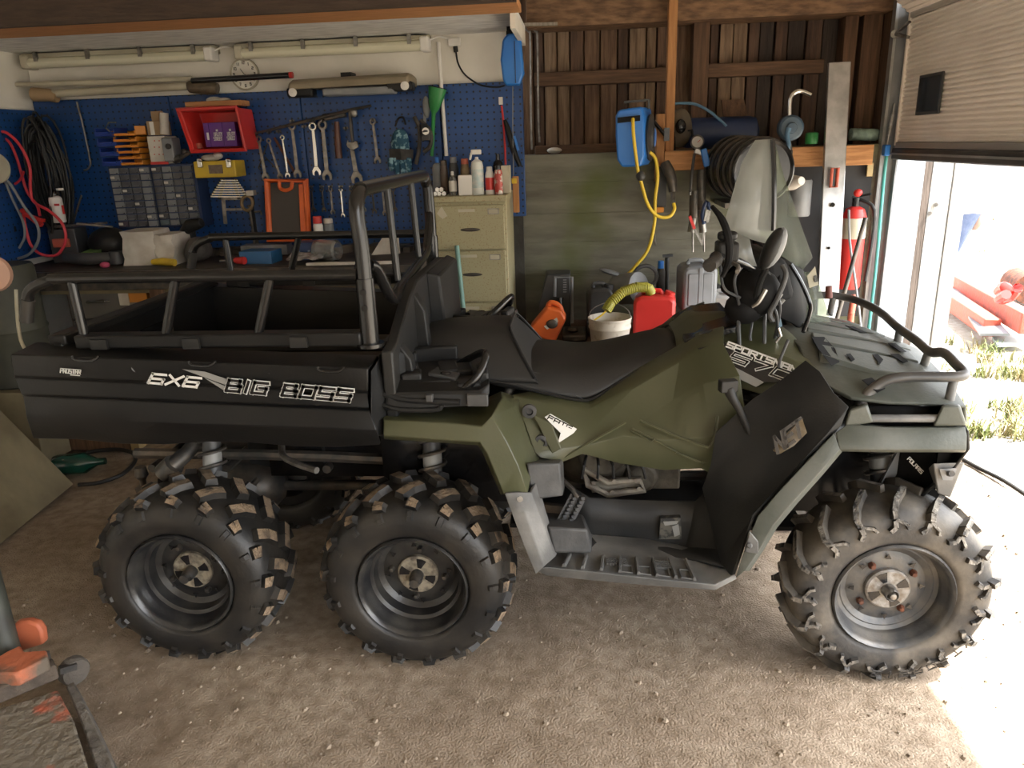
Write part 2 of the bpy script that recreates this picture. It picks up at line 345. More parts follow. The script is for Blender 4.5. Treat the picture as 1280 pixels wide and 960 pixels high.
struct('trim_rail', M().b2((.70, 4.90, at(950, 95, Y=4.95).z), (1.42, 4.985, at(950, 78, Y=4.95).z)), X['woodx'], bevel=.004)
struct('trim_sill', M().b2((-.27, 4.80, 1.505), (.7, 4.97, 1.56)), X['woodx'], bevel=.004)
struct('trim_beam', M().b2((-.3, 4.74, 2.205), (1.72, 4.97, 2.52)), wood('knotty_beam', (.26, .15, .08), (.10, .055, .03), sc=(1.2, 4, 4)), bevel=.006)
for a, b, w in ((863, 883, 0), (1046, 1062, 0), (1068, 1092, 1)):
    struct('trim_stud', M().b2((at(a, 120, Y=4.9).x, 4.86, 1.5), (at(b, 120, Y=4.9).x, 4.985, 2.3)), X['wood'], bevel=.004)
struct('trim_post', M().b2((at(833, 90, Y=4.66).x, 4.62, 1.50), (at(844, 90, Y=4.66).x, 4.69, 2.6)), X['pinez'], bevel=.003)
struct('trim_stud_short', M().b2((at(820, 170, Y=4.6).x, 4.56, 1.34), (at(830, 170, Y=4.6).x, 4.648, 1.71)), X['pinez'], bevel=.003)
struct('trim_ledger', M().b2((at(830, 195, Y=4.58).x, 4.56, 1.40), (at(1090, 195, Y=4.58).x, 4.648, 1.508)), X['pine'], bevel=.004)
struct('trim_dark_board', M().b2((.96, 4.632, .52), (1.66, 4.648, 1.398)), mat('dark_board', (.018, .019, .022), .7, c2=(.03, .03, .032), ns=5))  # near-black board over the concrete under the ledger
# --- white upper wall, blue perforated panels
X['whitewall'] = mat('dirty_white_paint', (.80, .77, .70), .75, c2=(.70, .67, .60), ns=3, bump=.12, bs=18)
def pegmat(name, c):
    k = mat(name, c, .38, c2=tuple(v*.75 for v in c), ns=2.5); n = k.node_tree.nodes; l = k.node_tree.links; p = n['Principled BSDF']
    tc = n.new('ShaderNodeTexCoord'); sp = n.new('ShaderNodeSeparateXYZ'); l.new(tc.outputs['Object'], sp.inputs[0])
    def mth(op, a, b=None):
        q = n.new('ShaderNodeMath'); q.operation = op
        for i, v in enumerate((a, b)):
            if v is None: continue
            if isinstance(v, (int, float)): q.inputs[i].default_value = v
            else: l.new(v, q.inputs[i])
        return q.outputs[0]
    u = mth('SUBTRACT', mth('FRACT', mth('MULTIPLY', mth('ADD', sp.outputs[0], sp.outputs[1]), 1/.038)), .5)
    v = mth('SUBTRACT', mth('FRACT', mth('MULTIPLY', sp.outputs[2], 1/.038)), .5)
    h = mth('LESS_THAN', mth('ADD', mth('MULTIPLY', u, u), mth('MULTIPLY', v, v)), .022)
    mx = n.new('ShaderNodeMix'); mx.data_type = 'RGBA'; l.new(h, mx.inputs[0]); l.new(p.inputs['Base Color'].links[0].from_socket, mx.inputs[6]); mx.inputs[7].default_value = (.004, .006, .015, 1)
    l.new(mx.outputs[2], p.inputs['Base Color'])
    bp = n.new('ShaderNodeBump'); bp.invert = True; bp.inputs['Distance'].default_value = .003; l.new(h, bp.inputs['Height']); l.new(bp.outputs[0], p.inputs['Normal'])
    return k
X['peg'] = pegmat('blue_pegboard', (.012, .065, .23))
LW = -3.28                                    # left wall
struct('wall_back_left', M().b2((LW-.1, 4.62, 1.85), (-.34, 4.72, 2.3)), X['whitewall'])
struct('wall_back_left_lower', M().b2((LW-.1, 4.62, -.1), (-.34, 4.72, 1.85)), mat('dark_grey_wall', (.07, .068, .06), .9, c2=(.045, .043, .038), ns=5, bump=.3))  # dark grey lower wall behind the pegboards
wx = [LW+.005, -2.42, -1.62, -.80, -.318]; wpb = None
for i in range(4):
    o = solo('pegboard_panel', ('dark blue pegboard panel at the far left behind the small drawers', 'blue pegboard panel behind the red crate and yellow toolbox', 'blue pegboard panel hung with the upper row of spanners', 'bright blue pegboard panel at the right end above the filing cabinet')[i], 'pegboard',
             M().b2((wx[i]+.002, 4.588, 1.02 if i < 3 else 1.165), (wx[i+1]-.002, 4.616, 1.915)), X['peg'], bevel=.004)
struct('wall_left', M().b2((LW-.12, -5, -.1), (LW, 4.62, 3)), X['whitewall'])
solo('side_pegboard_panel', 'blue pegboard panel on the left side wall behind the hung cables', 'pegboard', M().b2((LW+.002, 3.3, 1.02), (LW+.03, 4.58, 1.86)), X['peg'], bevel=.004)
# --- white soffit over the bench, beam in front of it, roof
X['plaster'] = mat('streaky_white_board', (.80, .79, .76), .8, c2=(.62, .61, .59), ns=16, bump=.6, bs=16, scale=(.5, 2, 2))
struct('ceiling_soffit', M().b2((LW, 3.92, 2.175), (-.30, 4.62, 2.20)), X['plaster'])
struct('trim_beam_edge', M().b2((LW, 3.64, 2.165), (-.27, 3.92, 2.20)), wood('lit_beam', (.55, .26, .10), (.42, .19, .07), sc=(.8, 6, 6)), bevel=.003)  # orange underside, the lit copy of the beam's wood
struct('trim_beam_face', M().b2((LW, 3.61, 2.165), (-.27, 3.64, 2.60)), wood('shaded_beam', (.07, .045, .032), (.045, .03, .022), sc=(.8, 6, 6)))  # beam's front face, its shade put into the darker wood colour
struct('trim_bay_end', M().b2((-.325, 3.925, 2.1), (-.30, 4.62, 2.175)), X['whitewall'])
X['ceil'] = wood('pale_roof_boards', (.52, .49, .44), (.42, .39, .35), sc=(.6, 5, 5))  # unseen roof boards coloured pale to bounce fill light
struct('ceiling', M().b2((LW-.1, -5, 2.62), (1.95, 5.12, 2.72)), X['ceil'])
# --- right wall: pieces round the door opening
struct('wall_right', M().b2((1.72, 4.66, -.1), (1.85, 5.12, 2.62)), X['wood'])
struct('wall_right_lintel', M().b2((1.83, -5, 2.36), (1.95, 4.66, 2.62)), X['wood'])
struct('wall_front', M().b2((LW-.1, -5.1, -.1), (1.95, -5, 2.62)), X['whitewall'])  # unseen wall, kept white to bounce fill light
# ================================================================== SIX-WHEELED ATV
A = thing('all_terrain_vehicle', 'six-wheeled olive and black quad bike with a dump bed, parked across the dirt floor', 'quad bike', (0, BC, 0))
def P(px, py, Y): return at(px, py, Y=Y)
def part(name, m, mat, parent=A, **k): return obj(name, m, X[mat] if isinstance(mat, str) else mat, parent, **k)
def both(name, m, mat, **k):
    o = part(name, m, mat, **k); part(name, m.mirror(BC), mat, **k); return o
def skin(rows): return M().grid([[P(*q) for q in r] for r in rows])
# ------------------------------------------------------------------ wheels
HZ = .283
def wheel(hw, front):
    R0, RB = .292, .19
    def surf(u, th, off=0.0):
        def f(u):
            a = u*pi/2; c = max(cos(a), 0); s_ = sin(a)
            return hw*(1 if s_ >= 0 else -1)*abs(s_)**(.62), RB+(R0-RB)*c**.52
        y, r = f(u)
        if off:
            y2, r2 = f(min(u+.01, 1)); y1, r1 = f(max(u-.01, -1)); ty, tr = y2-y1, r2-r1; L = math.hypot(ty, tr); ny, nr = -tr/L, ty/L
            y += ny*off; r += nr*off
        return V(r*cos(th), y, r*sin(th))
    n = 64; prof = [-1+2*i/22 for i in range(23)]
    rows = []
    for th in [2*pi*i/n for i in range(n)]:
        row = [V(.172*cos(th), -hw*.86, .172*sin(th)), V(.18*cos(th), -hw*.95, .18*sin(th))]+[surf(u, th) for u in prof]+[V(.18*cos(th), hw*.95, .18*sin(th)), V(.172*cos(th), hw*.86, .172*sin(th))]
        rows.append(row)
    tyre = M().grid(rows+[rows[0]])
    lugs = M(); N = 17 if not front else 17
    def lug(path, w, h, taper=.75, top=1):
        for i in range(len(path)-1):
            (u0, t0), (u1, t1) = path[i], path[i+1]
            a = surf(u0, t0); b = surf(u1, t1); d = (b-a).normalized()
            nrm = (surf((u0+u1)/2, (t0+t1)/2, .01)-surf((u0+u1)/2, (t0+t1)/2)).normalized(); sd = d.cross(nrm).normalized()*w
            ao = surf(u0, t0, h); bo = surf(u1, t1, h); ai = surf(u0, t0, -.006); bi = surf(u1, t1, -.006)
            e = d*w*.35
            lugs.add([ai-sd, bi-sd, bi+sd, ai+sd, ao-sd*taper+(e if i == 0 else e*0), bo-sd*taper-(e if i == len(path)-2 else e*0), bo+sd*taper-(e if i == len(path)-2 else e*0), ao+sd*taper+(e if i == 0 else e*0)],
                     [(0, 1, 5, 4), (1, 2, 6, 5), (2, 3, 7, 6), (3, 0, 4, 7)])
            lugs.add([ao-sd*taper+(e if i == 0 else e*0), bo-sd*taper-(e if i == len(path)-2 else e*0), bo+sd*taper-(e if i == len(path)-2 else e*0), ao+sd*taper+(e if i == 0 else e*0)], [(0, 1, 2, 3)], top)
    for k in range(N):
        for sgn in (-1, 1):
            t = 2*pi*(k+(.5 if sgn > 0 else 0))/N; st = 2*pi/N
            if not front:
                lug([(sgn*.01, t-st*.05), (sgn*.10, t+st*.25), (sgn*.31, t+st*.52)], .0225, .020, .74)
                lug([(sgn*.36, t+st*.0), (sgn*.48, t+st*.08), (sgn*.62, t+st*.12)], .0225, .018, .72)
                lug([(sgn*.62, t+st*.12), (sgn*.76, t+st*.13), (sgn*.86, t+st*.13)], .012, .009, .6, 0)
            else:
                lug([(sgn*.0, t), (sgn*.3, t+st*.4), (sgn*.55, t+st*.55), (sgn*.72, t+st*.55)], .011, .023, .7)
                lug([(sgn*.72, t+st*.55), (sgn*.86, t+st*.55), (sgn*.93, t+st*.75)], .009, .012, .7)
                lug([(sgn*.70, t+st*.55), (sgn*.82, t+st*.2), (sgn*.9, t+st*.12)], .006, .012, .7)
    for mm in (tyre, lugs):                      # the tyre squashes on the ground
        for p in mm.v:
            if p.z < -.271: p.y *= 1+.25*(-.271-p.z)/.04; p.z = -.271-(-.271-p.z)*.22
    y0 = -hw*.9; dish = .10 if not front else .065
    rim = M().lathe([(.150, y0+.03), (.172, y0+.012), (.174, y0-.004), (.169, y0-.012), (.162, y0-.006), (.158, y0+.006), (.156, y0+.022), (.149, y0+.03), (.147, y0+.05), (.136, y0+.056), (.132, y0+dish-.01),
                     (.115, y0+dish), (.10, y0+dish-.004), (.06, y0+dish-.012), (.05, y0+dish-.01), (.045, y0+dish+.03)], ax=(0, 1, 0), n=48, cap=False)
    rim.lathe([(.15, y0+.05), (.15, hw*.8), (.17, hw*.86), (.13, hw*.86), (.11, y0+dish+.03)], ax=(0, 1, 0), n=32, cap=False)
    for k in range(8):
        a = 2*pi*k/8+.2; rim.prism([V((.100+.012*cos(b))*cos(a)-.010*sin(b)*sin(a), y0+dish-.011, (.100+.012*cos(b))*sin(a)+.010*sin(b)*cos(a)) for b in (0, 2.1, 4.2)], (0, -.0012, 0), 1)
    hub = M().lathe([(.067, y0+dish), (.065, y0+dish-.022), (.060, y0+dish-.026), (.02, y0+dish-.026)], ax=(0, 1, 0), n=24)
    for k in range(4):                           # four recesses in the cap
        a = 2*pi*k/4+.6; e1 = V(cos(a), 0, sin(a)); e2 = V(-sin(a), 0, cos(a)); c = V(0, y0+dish-.0262, 0); hub.prism([c+e1*.026+e2*.006, c+e1*.056+e2*.016, c+e1*.059, c+e1*.056-e2*.016, c+e1*.026-e2*.006], (0, -.0012, 0), 1)
    nut = M().lathe([(.021, y0+dish-.02), (.021, y0+dish-.055), (.017, y0+dish-.062), (.016, y0+dish-.06), (.012, y0+dish-.052), (.009, y0+dish-.066), (.002, y0+dish-.068)], ax=(0, 1, 0), n=14)
    bolts = []
    for k in range(4):
        a = 2*pi*k/4+.75; c = V(.086*cos(a), 0, .086*sin(a)); bolts.append(M().lathe([(.011, y0+dish-.004), (.011, y0+dish-.016), (.007, y0+dish-.024), (.002, y0+dish-.025)], c, (0, 1, 0), 6))
    return tyre, lugs, rim, hub, nut, bolts
def put_wheel(front, cx, cy, flip, spin, proto={}):
    key = (front, flip)
    mats = (('rubber_dusty', 'mudpale', 'rimgrey', 'hubgrey', 'steel', 'rust') if front else ('rubber', 'mud', 'rim', 'hub', 'dksteel', 'dksteel'))
    hw = .105 if front else .135
    pcs = wheel(hw, front)
    T = Matrix.Translation((cx, cy+(-hw*.9 if flip else hw*.9), HZ)) @ (Matrix.Rotation(pi, 4, 'Z') if flip else Matrix.Identity(4))
    S = Matrix.Rotation(spin, 4, 'Y')
    w = part('wheel_tyre', pcs[0].xf(T), mats[0])
    part('tread_lugs', pcs[1].xf(T), [X[mats[0]], X[mats[1]]], w, flat=True, label='worn lugs caked with dried mud')
    part('rim', pcs[2].xf(T @ S), [X[mats[2]], X['gloss']], w)
    part('hub_cap', pcs[3].xf(T @ S), [X[mats[3]], X['gloss']], w, label='muddy hub cap with four recesses'); part('axle_nut', pcs[4].xf(T), mats[4], w)
    for b in pcs[5]: part('lug_nut', b.xf(T @ S), mats[5], w)
    return w
WX = (-1.27, -.521, .904)
for i, x in enumerate(WX):
    w = put_wheel(i == 2, x, NB, False, (.3, .9, .15)[i])
    put_wheel(i == 2, x, FB, True, (.8, .2, 1.1)[i])
    if i == 2:
        t = M(); txt = 'SIERO-TX'; R = .232        # raised lettering low on the front tyre
        for k, c in enumerate(txt):
            a = -pi/2-.12+.16*k; e = V(-sin(a), 0, cos(a)); o = V(cos(a), 0, sin(a)); c0 = V(x, NB-.0, HZ)+o*(R+.02)
            letters(c, c0+V(0, -.024, 0)-e*.012-o*.012, c0+V(0, -.024, 0)+e*.012-o*.012, c0+V(0, -.016, 0)-e*.012+o*.012, w=.16, thick=.003, m=t)
        part('tyre_lettering', t, 'rubber_dusty', w, kind='stuff')
# ------------------------------------------------------------------ running gear (chassis, axles, suspension, engine)
m = M()
for y in (BC-.16, BC+.16):
    m.tube([(-1.6, y, .56), (-.9, y, .55), (-.3, y, .50), (-.15, y, .36), (.5, y, .34), (.75, y, .42), (1.05, y, .5)], .02, 8, sm=3)
    m.tube([(-.3, y, .5), (-.1, y, .72), (.3, y, .76), (.7, y, .7), (.95, y, .5)], .016, 8, sm=3)
for x in (-1.55, -1.27, -.9, -.52, -.15, .5, .8): m.cyl((x, BC-.16, .5 if x < 0 else .38), (x, BC+.16, .5 if x < 0 else .38), .016, n=8)
part('frame', m, 'dksteel')
for x in WX:
    f = x > 0
    for s in (-1, 1):
        yi = BC+s*.14; yo = BC+s*(.56-.12)
        a = M().tube([(x-.13, yi, .36), (x, yo, .25), (x+.13, yi, .36)], .014, 8).tube([(x-.1, yi, .45), (x, yo, .36), (x+.1, yi, .45)], .012, 8).cyl((x, yi, .33), (x, yo+s*.1, HZ), .016, n=10)
        a.box((x, yo, .30), (.07, .05, .14))
        part('suspension_arm', a, 'dksteel')
        sx = x+(.03 if f else .05); b0 = V(sx, yo-s*.05, .33); b1 = V(sx-.02, BC+s*.27, .74); d = (b1-b0)
        sh = M().cyl(b0, b0+d*.5, .022, n=12).cyl(b0+d*.45, b1, .030, n=12)
        so = part('shock_absorber', sh, 'dkgrey')
        part('label_band', M().cyl(b0+d*.62, b0+d*.72, .0315, n=14), 'decalgrey', so, label='pale label band')
        co = []
        nn_ = d.orthogonal().normalized(); mm_ = d.normalized().cross(nn_)
        for k in range(90):
            a_ = 2*pi*k/12; co.append(b0+d*(.12+.8*k/90)+(nn_*cos(a_)+mm_*sin(a_))*.042)
        part('coil_spring', M().tube(co, .0065, 6), 'dksteel', so)
part('front_strut', M().bar(P(1130, 560, 2.2), P(1102, 612, 2.2), .03, .012, (0, 1, 0)), 'midgrey', label='pale flat strut beside the front shock')
m = M().ell((.02, BC, .56), (.16, .17, .17), 16).lathe([(.02, -.0), (.075, .0), (.085, .03), (.085, .08)], (.07, BC-.26, .60), (0, 1, 0), 18)
m.box((.2, BC-.1, .52), (.26, .2, .14)).lathe([(.05, 0), (.06, .02), (.06, .1)], (.2, BC-.22, .5), (0, 1, 0), 14)
part('engine', m, mat('dirty_engine_casting', (.09, .08, .062), .6, .4, c2=(.03, .026, .02), ns=16, bump=.2), bevel=.008)
m = M().tube([P(728, 585, 2.3), P(760, 604, 2.28), P(800, 600, 2.28), P(806, 612, 2.28), P(760, 618, 2.28), P(735, 606, 2.28)], .012, 8, closed=True)
m.prism([P(736, 602, 2.3), P(803, 600, 2.3), P(803, 613, 2.3), P(740, 616, 2.3)], (0, .03, 0))
for q in ((742, 604), (768, 602), (795, 601), (799, 611), (765, 616)): m.cyl(P(*q, 2.285), P(*q, 2.265), .007, n=6)
part('clutch_cover', m, mat('dusty_alloy', (.23, .21, .17), .6, .3, c2=(.12, .10, .08), ns=18, bump=.15), label='dusty ribbed alloy cover')
m = M()
for k in range(5): m.tube([P(733+14*k, 570+k, 2.3), P(730+18*k, 582, 2.26), P(727+20*k, 598, 2.26)], .005, 6, sm=3)
part('engine_hose', m, 'black')
m = M().tube([(.22, BC-.02, .6), (.36, BC-.1, .62), (.45, BC-.06, .52), (.3, BC+.1, .42), (-.3, BC+.12, .46), (-1.0, BC+.1, .5)], .026, 10, sm=4)
part('exhaust_pipe', m, mat('heat_tinted_steel', (.30, .16, .10), .35, .8, c2=(.16, .09, .07), ns=9))
part('muffler', M().lathe([(.03, 0), (.075, .03), (.075, .42), (.04, .46)], (-.98, BC+.1, .52), (-1, 0, .06), 16), 'dksteel')
for x in (-1.27, -.52, .9): part('gearbox', M().ell((x, BC, .36), (.15, .12, .11), 12), 'dksteel')
part('drive_shaft', M().cyl((-1.2, BC, .36), (.0, BC, .38), .02, n=10), 'dksteel')
for s in (-1, 1):
    part('inner_fender', M().grid([[V(x, BC+s*.24, .40), V(x, BC+s*.24, .62), V(x, BC+s*.26, .80)] for x in (.55, .75, .95, 1.12)]), 'gloss', thick=.008)
    part('inner_fender', M().grid([[V(x, BC+s*.27, .44), V(x, BC+s*.27, .62), V(x, BC+s*.28, .80)] for x in (-.66, -.5, -.35, -.15)]), 'gloss', thick=.008)
    part('under_bed_dark_panel', M().grid([[V(x, BC+s*.12, .46), V(x, BC+s*.12, .62), V(x, BC+s*.14, .78)] for x in (-1.12, -.9, -.7)]), 'gloss', thick=.008)  # black panels added to darken the see-through under the bed
part('tow_hitch', M().bar((-1.45, BC, .36), (-1.72, BC, .33), .05, .05).lathe([(.012, 0), (.012, .03), (.026, .05), (.02, .085)], (-1.70, BC, .35), (0, 0, 1), 12), 'dksteel')
part('belly_pan', M().b2((-.25, BC-.2, .30), (.75, BC+.2, .315)), 'black')
m = M().tube([P(352, 553, 2.25), P(354, 570, 2.2), P(372, 580, 2.15), P(396, 588, 2.1)], .011, 8, sm=3)
part('bed_release_lever', m, 'steel', label='bent metal rod under the dump bed')
part('under_bed_tube', M().tube([P(246, 552, 2.3), P(232, 568, 2.25), P(212, 585, 2.2)], [.024, .026, .03], 10).tube([P(218, 580, 2.2), P(205, 592, 2.2)], .036, 10), 'dksteel')
m = M()
for q in ((330, 560, 2.6), (398, 572, 2.7), (420, 560, 2.5), (300, 570, 2.7)): m.box(P(*q), (.10, .12, .14), rz=.3)
part('under_bed_gear', m, 'black', bevel=.01)
# ------------------------------------------------------------------ dump bed
BX0, BX1, FLZ = -1.535, -.565, .84
def bside():
    tl = [(16, 445, 1.987), (20, 466, 1.994), (21, 469, 2.006), (30, 494, 2.004), (31, 497, 1.99), (36, 520, 1.992), (44, 545, 2.03)]
    tr = [(461, 463, 1.987), (461, 485, 1.994), (461, 488, 2.006), (463, 513, 2.0), (463, 516, 1.98), (472, 535, 1.965), (476, 552, 2.02)]
    rows = []
    for i in range(9):
        t = i/8; rows.append([P(a[0]+(b[0]-a[0])*t, a[1]+(b[1]-a[1])*t, a[2]+(b[2]-a[2])*t) for a, b in zip(tl, tr)])
    return rows
rows = bside()
wave = [0, .0, .012, .012, .0, 0, .010, .010, 0]
for r, w_ in zip(rows, wave): r[-1].z -= w_
lip_in = [V(r[0].x, 2.085, r[0].z+.006) for r in rows]; lip_dn = [V(r[0].x, 2.09, r[0].z-.03) for r in rows]; wall_dn = [V(r[0].x, 2.10, FLZ-.02) for r in rows]
near = M().grid([[wd, ld, li]+r for r, li, ld, wd in zip(rows, lip_in, lip_dn, wall_dn)])
bs = both('bed_side_panel', near, 'blackbox', thick=.012, bevel=.004)
part('bed_floor', M().b2((BX0, 2.09, FLZ-.03), (BX1, FB-.09, FLZ)), mat('muddy_bed_floor', (.05, .036, .026), .8, c2=(.022, .02, .018), ns=5, bump=.2))
m = M()
for k in range(7): m.b2((BX0, 2.14+.12*k, FLZ), (BX1, 2.18+.12*k, FLZ+.008))
part('bed_floor_rib', m, 'blackbox', kind=None)
tg = M().b2((BX0-.03, 2.06, FLZ-.06), (BX0, FB-.06, 1.065)); tg.b2((BX0-.045, 2.06, 1.05), (BX0+.012, FB-.06, 1.083))
tgo = part('tailgate', tg, 'blackbox', bevel=.006)
part('tailgate_latch_recess', M().b2((BX0+.001, 2.46, .94), (BX0+.008, 2.66, 1.0)), 'gloss', tgo)
# front wall of the bed with its raised middle
fw = [V(BX1, 2.03, .80), V(BX1, 2.03, 1.03), V(BX1, 2.10, 1.04), V(BX1, 2.30, 1.13), V(BX1, 2.42, 1.165), V(BX1, 2.95, 1.165), V(BX1, 3.02, 1.04), V(BX1, 3.09, 1.03), V(BX1, 3.09, .80)]
fwo = part('bed_front_wall', M().prism(fw, (.035, 0, 0)), 'black', bevel=.006)
part('bed_bulkhead', M().loft([[V(BX1+.03, 2.62, .92), V(BX1+.03, 2.58, 1.165), V(BX1+.03, 3.02, 1.165), V(BX1+.03, 2.98, .92)], [V(BX1+.085, 2.63, .93), V(BX1+.075, 2.60, 1.15), V(BX1+.075, 3.0, 1.15), V(BX1+.085, 2.97, .93)]]), 'black', bevel=.008)
for q in (2.12, 2.36): part('bed_rib', M().prism([V(BX1+.03, q, .84), V(BX1+.03, q, 1.03+(q-2.12)*.45), V(BX1+.065, q, .98+(q-2.12)*.4), V(BX1+.08, q, .84)], (0, .05, 0)), 'black', fwo, bevel=.005)
part('bed_corner_block', M().loft([[P(463, 463, 1.985), P(463, 513, 1.975), P(463, 548, 1.97), V(BX1, 2.12, .80), V(BX1, 2.12, 1.03)], [P(472, 466, 2.03), P(474, 515, 2.01), P(479, 545, 2.0), V(BX1+.05, 2.12, .80), V(BX1+.05, 2.12, 1.0)]]), 'blackbox', bevel=.005)
for q in (170, 340, 430): part('bed_screw', M().cyl(P(q, 486-30*(470-q)/1500-20, 1.995), P(q, 486-30*(470-q)/1500-20, 1.985), .012, n=12), 'dkgrey', bs)
for q in (108, 254, 415):
    part('tie_down_loop', M().tube([P(q-18, 440+q*.045, 1.97), P(q-14, 445+q*.045, 1.968), P(q+8, 446+q*.045, 1.968), P(q+16, 440+q*.045, 1.97)], .004, 6, sm=2), 'tube', bs)
dk = lambda txt, a, b, c, Y, **k: letters(txt, P(*a, Y), P(*b, Y), P(*c, Y), **k)
part('lettering', dk('6X6', (187.5, 478.5), (247.5, 484), (189, 467), 1.970, w=.24, gap=.32, slant=.25), 'decal', bs, label='white 6X6 lettering')
bb = dk('BIG BOSS', (284, 488), (437, 501), (286, 475), 1.970, w=.40, gap=.36, slant=.12)
dk('BIG BOSS', (284, 488), (437, 501), (286, 475), 1.970, w=.24, gap=.36, slant=.12, lift=.0022, m=bb, mi=1)
part('lettering', bb, [X['decal'], X['gloss']], bs, label='white outlined BIG BOSS lettering')
st = M()
for poly in ([(228, 461.5), (256, 464.5), (284, 474), (282, 481)], [(256, 472.5), (281, 482.5), (281, 488.5)]): st.prism([P(a, b, 1.974) for a, b in poly], (0, -.001, 0))
part('stripe_decal', st, 'decalgrey', bs)
ps = dk('PROSTAR', (75.5, 465.5), (100.5, 467.5), (76, 460.5), 1.972, w=.2, gap=.3)
ps.prism([P(88, 468, 1.972), P(100, 469, 1.972), P(100, 470, 1.972), P(88, 469, 1.972)], (0, -.001, 0))
part('lettering', ps, 'decal', bs, label='small white badge lettering')
# ------------------------------------------------------------------ bed rails and head rack
RY = 2.06
def rail(far):
    y = RY if not far else 2*BC-RY
    z0 = P(60, 355, RY).z
    top = [V(-1.625, y, 1.15), V(-1.60, y, 1.215), V(-1.53, y, 1.245), V(-1.44, y, 1.25), V(-.62, y, 1.245)]
    r = part('bed_rail', M().tube(top, .0165, 12, sm=5), 'tube')
    part('rail_end_grip', M().tube([V(-1.632, y, 1.125), V(-1.612, y, 1.19)], .019, 12), 'rubber', r)
    for xt, xb in ((-1.465, -1.46), (-1.15, -1.215), (-.87, -.935)):
        part('rail_post', M().cyl((xb, y, 1.06), (xt, y, 1.245), .0135, n=12), 'tube', r)
    part('rail_foot', M().b2((-1.48, y-.025, 1.045), (-.62, y+.03, 1.085)), 'blackbox', r, bevel=.006)
    for x in (-1.40, -1.12, -.80): part('rail_clamp', M().box((x, y-.028, 1.06), (.05, .012, .03)), 'black', r)
rail(0); rail(1)
HX = -.60
ny_, fy_ = 2.06, 3.06
hr = part('head_rack', M().tube([(HX, ny_, 1.05), (HX, ny_, 1.3), (HX-.005, ny_, 1.40), (HX-.005, ny_+.012, 1.445), (HX-.005, ny_+.06, 1.468), (HX-.005, ny_+.12, 1.472), (HX-.005, fy_-.12, 1.472), (HX-.005, fy_-.05, 1.465), (HX-.005, fy_-.008, 1.44), (HX, fy_, 1.39), (HX, fy_, 1.05)], .0215, 14, sm=4), 'tube')
for y in (ny_, fy_): part('rack_sleeve', M().cyl((HX, y, 1.04), (HX, y, 1.235), .026, n=16).cyl((HX, y, 1.04), (HX, y, 1.05), .04, n=16).cyl((HX, y-.03, 1.20), (HX, y+.03, 1.20), .009, n=8).cyl((HX, y-.03, 1.155), (HX, y+.03, 1.155), .009, n=8), 'tube', hr)
for y in (2.40, 2.75): part('rack_bar', M().cyl((HX+.0, y, 1.46), (HX+.01, y, 1.17), .012, n=10), 'tube', hr)
part('rack_lower_loop', M().tube([(HX+.01, ny_+.02, 1.27), (HX+.02, ny_+.06, 1.25), (HX+.03, ny_+.13, 1.17), (HX+.03, ny_+.2, 1.135), (HX+.025, ny_+.28, 1.15), (HX+.015, fy_-.32, 1.18), (HX+.01, fy_-.17, 1.20), (HX+.01, fy_-.08, 1.28), (HX, fy_-.02, 1.32)], .017, 12, sm=4), 'tube', hr)
# ------------------------------------------------------------------ seat
SY = BC
st = [(-.60, .90, .93, .955), (-.52, .875, .93, .985), (-.40, .86, .925, .995), (-.28, .845, .92, .998), (-.225, .835, .915, .985), (-.175, .82, .90, .945), (-.115, .805, .885, .895), (-.03, .785, .87, .882), (.03, .782, .868, .886), (.10, .815, .882, .90), (.18, .86, .905, .925), (.26, .895, .925, .95), (.30, .91, .93, .955), (.325, .915, .925, .935)]
rows = []
for x, zl, zc, zt in st:
    w = .255 if x < .02 else .255-.11*(x-.02)/.3
    h = [(-w, zl), (-w*.97, zl+.02), (-w*.80, zc), (-w*.52, zt-.008), (-w*.2, zt), (w*.2, zt), (w*.52, zt-.008), (w*.80, zc), (w*.97, zl+.02), (w, zl), (w*.6, zl-.03), (-w*.6, zl-.03)]
    rows.append([V(x, SY+a, b) for a, b in h])
def seatrow(x, zl, zc, zt, lean=0):
    w = .255 if x < .02 else .255-.11*(x-.02)/.3
    h = [(-w, zl), (-w*.97, zl+.02), (-w*.80, zc), (-w*.52, zt-.008), (-w*.2, zt), (w*.2, zt), (w*.52, zt-.008), (w*.80, zc), (w*.97, zl+.02), (w, zl), (w*.6, zl-.03), (-w*.6, zl-.03)]
    return [V(x+lean*(1-min(max((b-zl)/(zt-zl), 0), 1)), SY+a, b) for a, b in h]
fr_st = [(-.34, .845, .87, .88), (-.24, .83, .875, .885)]+st[6:]
so = part('seat', M().loft([seatrow(*q) for q in fr_st]), 'seat', sub=2)
rp = M().loft([seatrow(*q) for q in ((-.61, .90, .925, .945), (-.595, .895, .93, .968), (-.52, .875, .935, .988), (-.40, .858, .93, .997), (-.30, .845, .925, 1.0))]+[seatrow(-.252, .842, .922, .998, .10), seatrow(-.240, .840, .920, .994, .10), seatrow(-.234, .838, .914, .984, .10), seatrow(-.226, .836, .90, .965, .10)])
ro_ = part('passenger_seat_pad', rp, 'seat', sub=2)
e_ = seatrow(-.236, .840, .920, .998, .10); part('pad_piping', M().tube(e_[1:9], .005, 6, sm=3), 'black', ro_)
part('seat_piping', M().tube([V(x, SY-(.255 if x < .02 else .255-.11*(x-.02)/.3)-.001, zl+.008) for x, zl, zc, zt in st[2:-1]], .0045, 6, sm=3), 'black', so)
sm_ = M().tube([P(676, 467, 2.352), P(700, 482, 2.328), P(738, 505, 2.306)], .0022, 6).tube([P(610, 456, 2.36), P(676, 467, 2.352)], .0022, 6)
part('seat_seam', sm_, 'dkgrey', so)
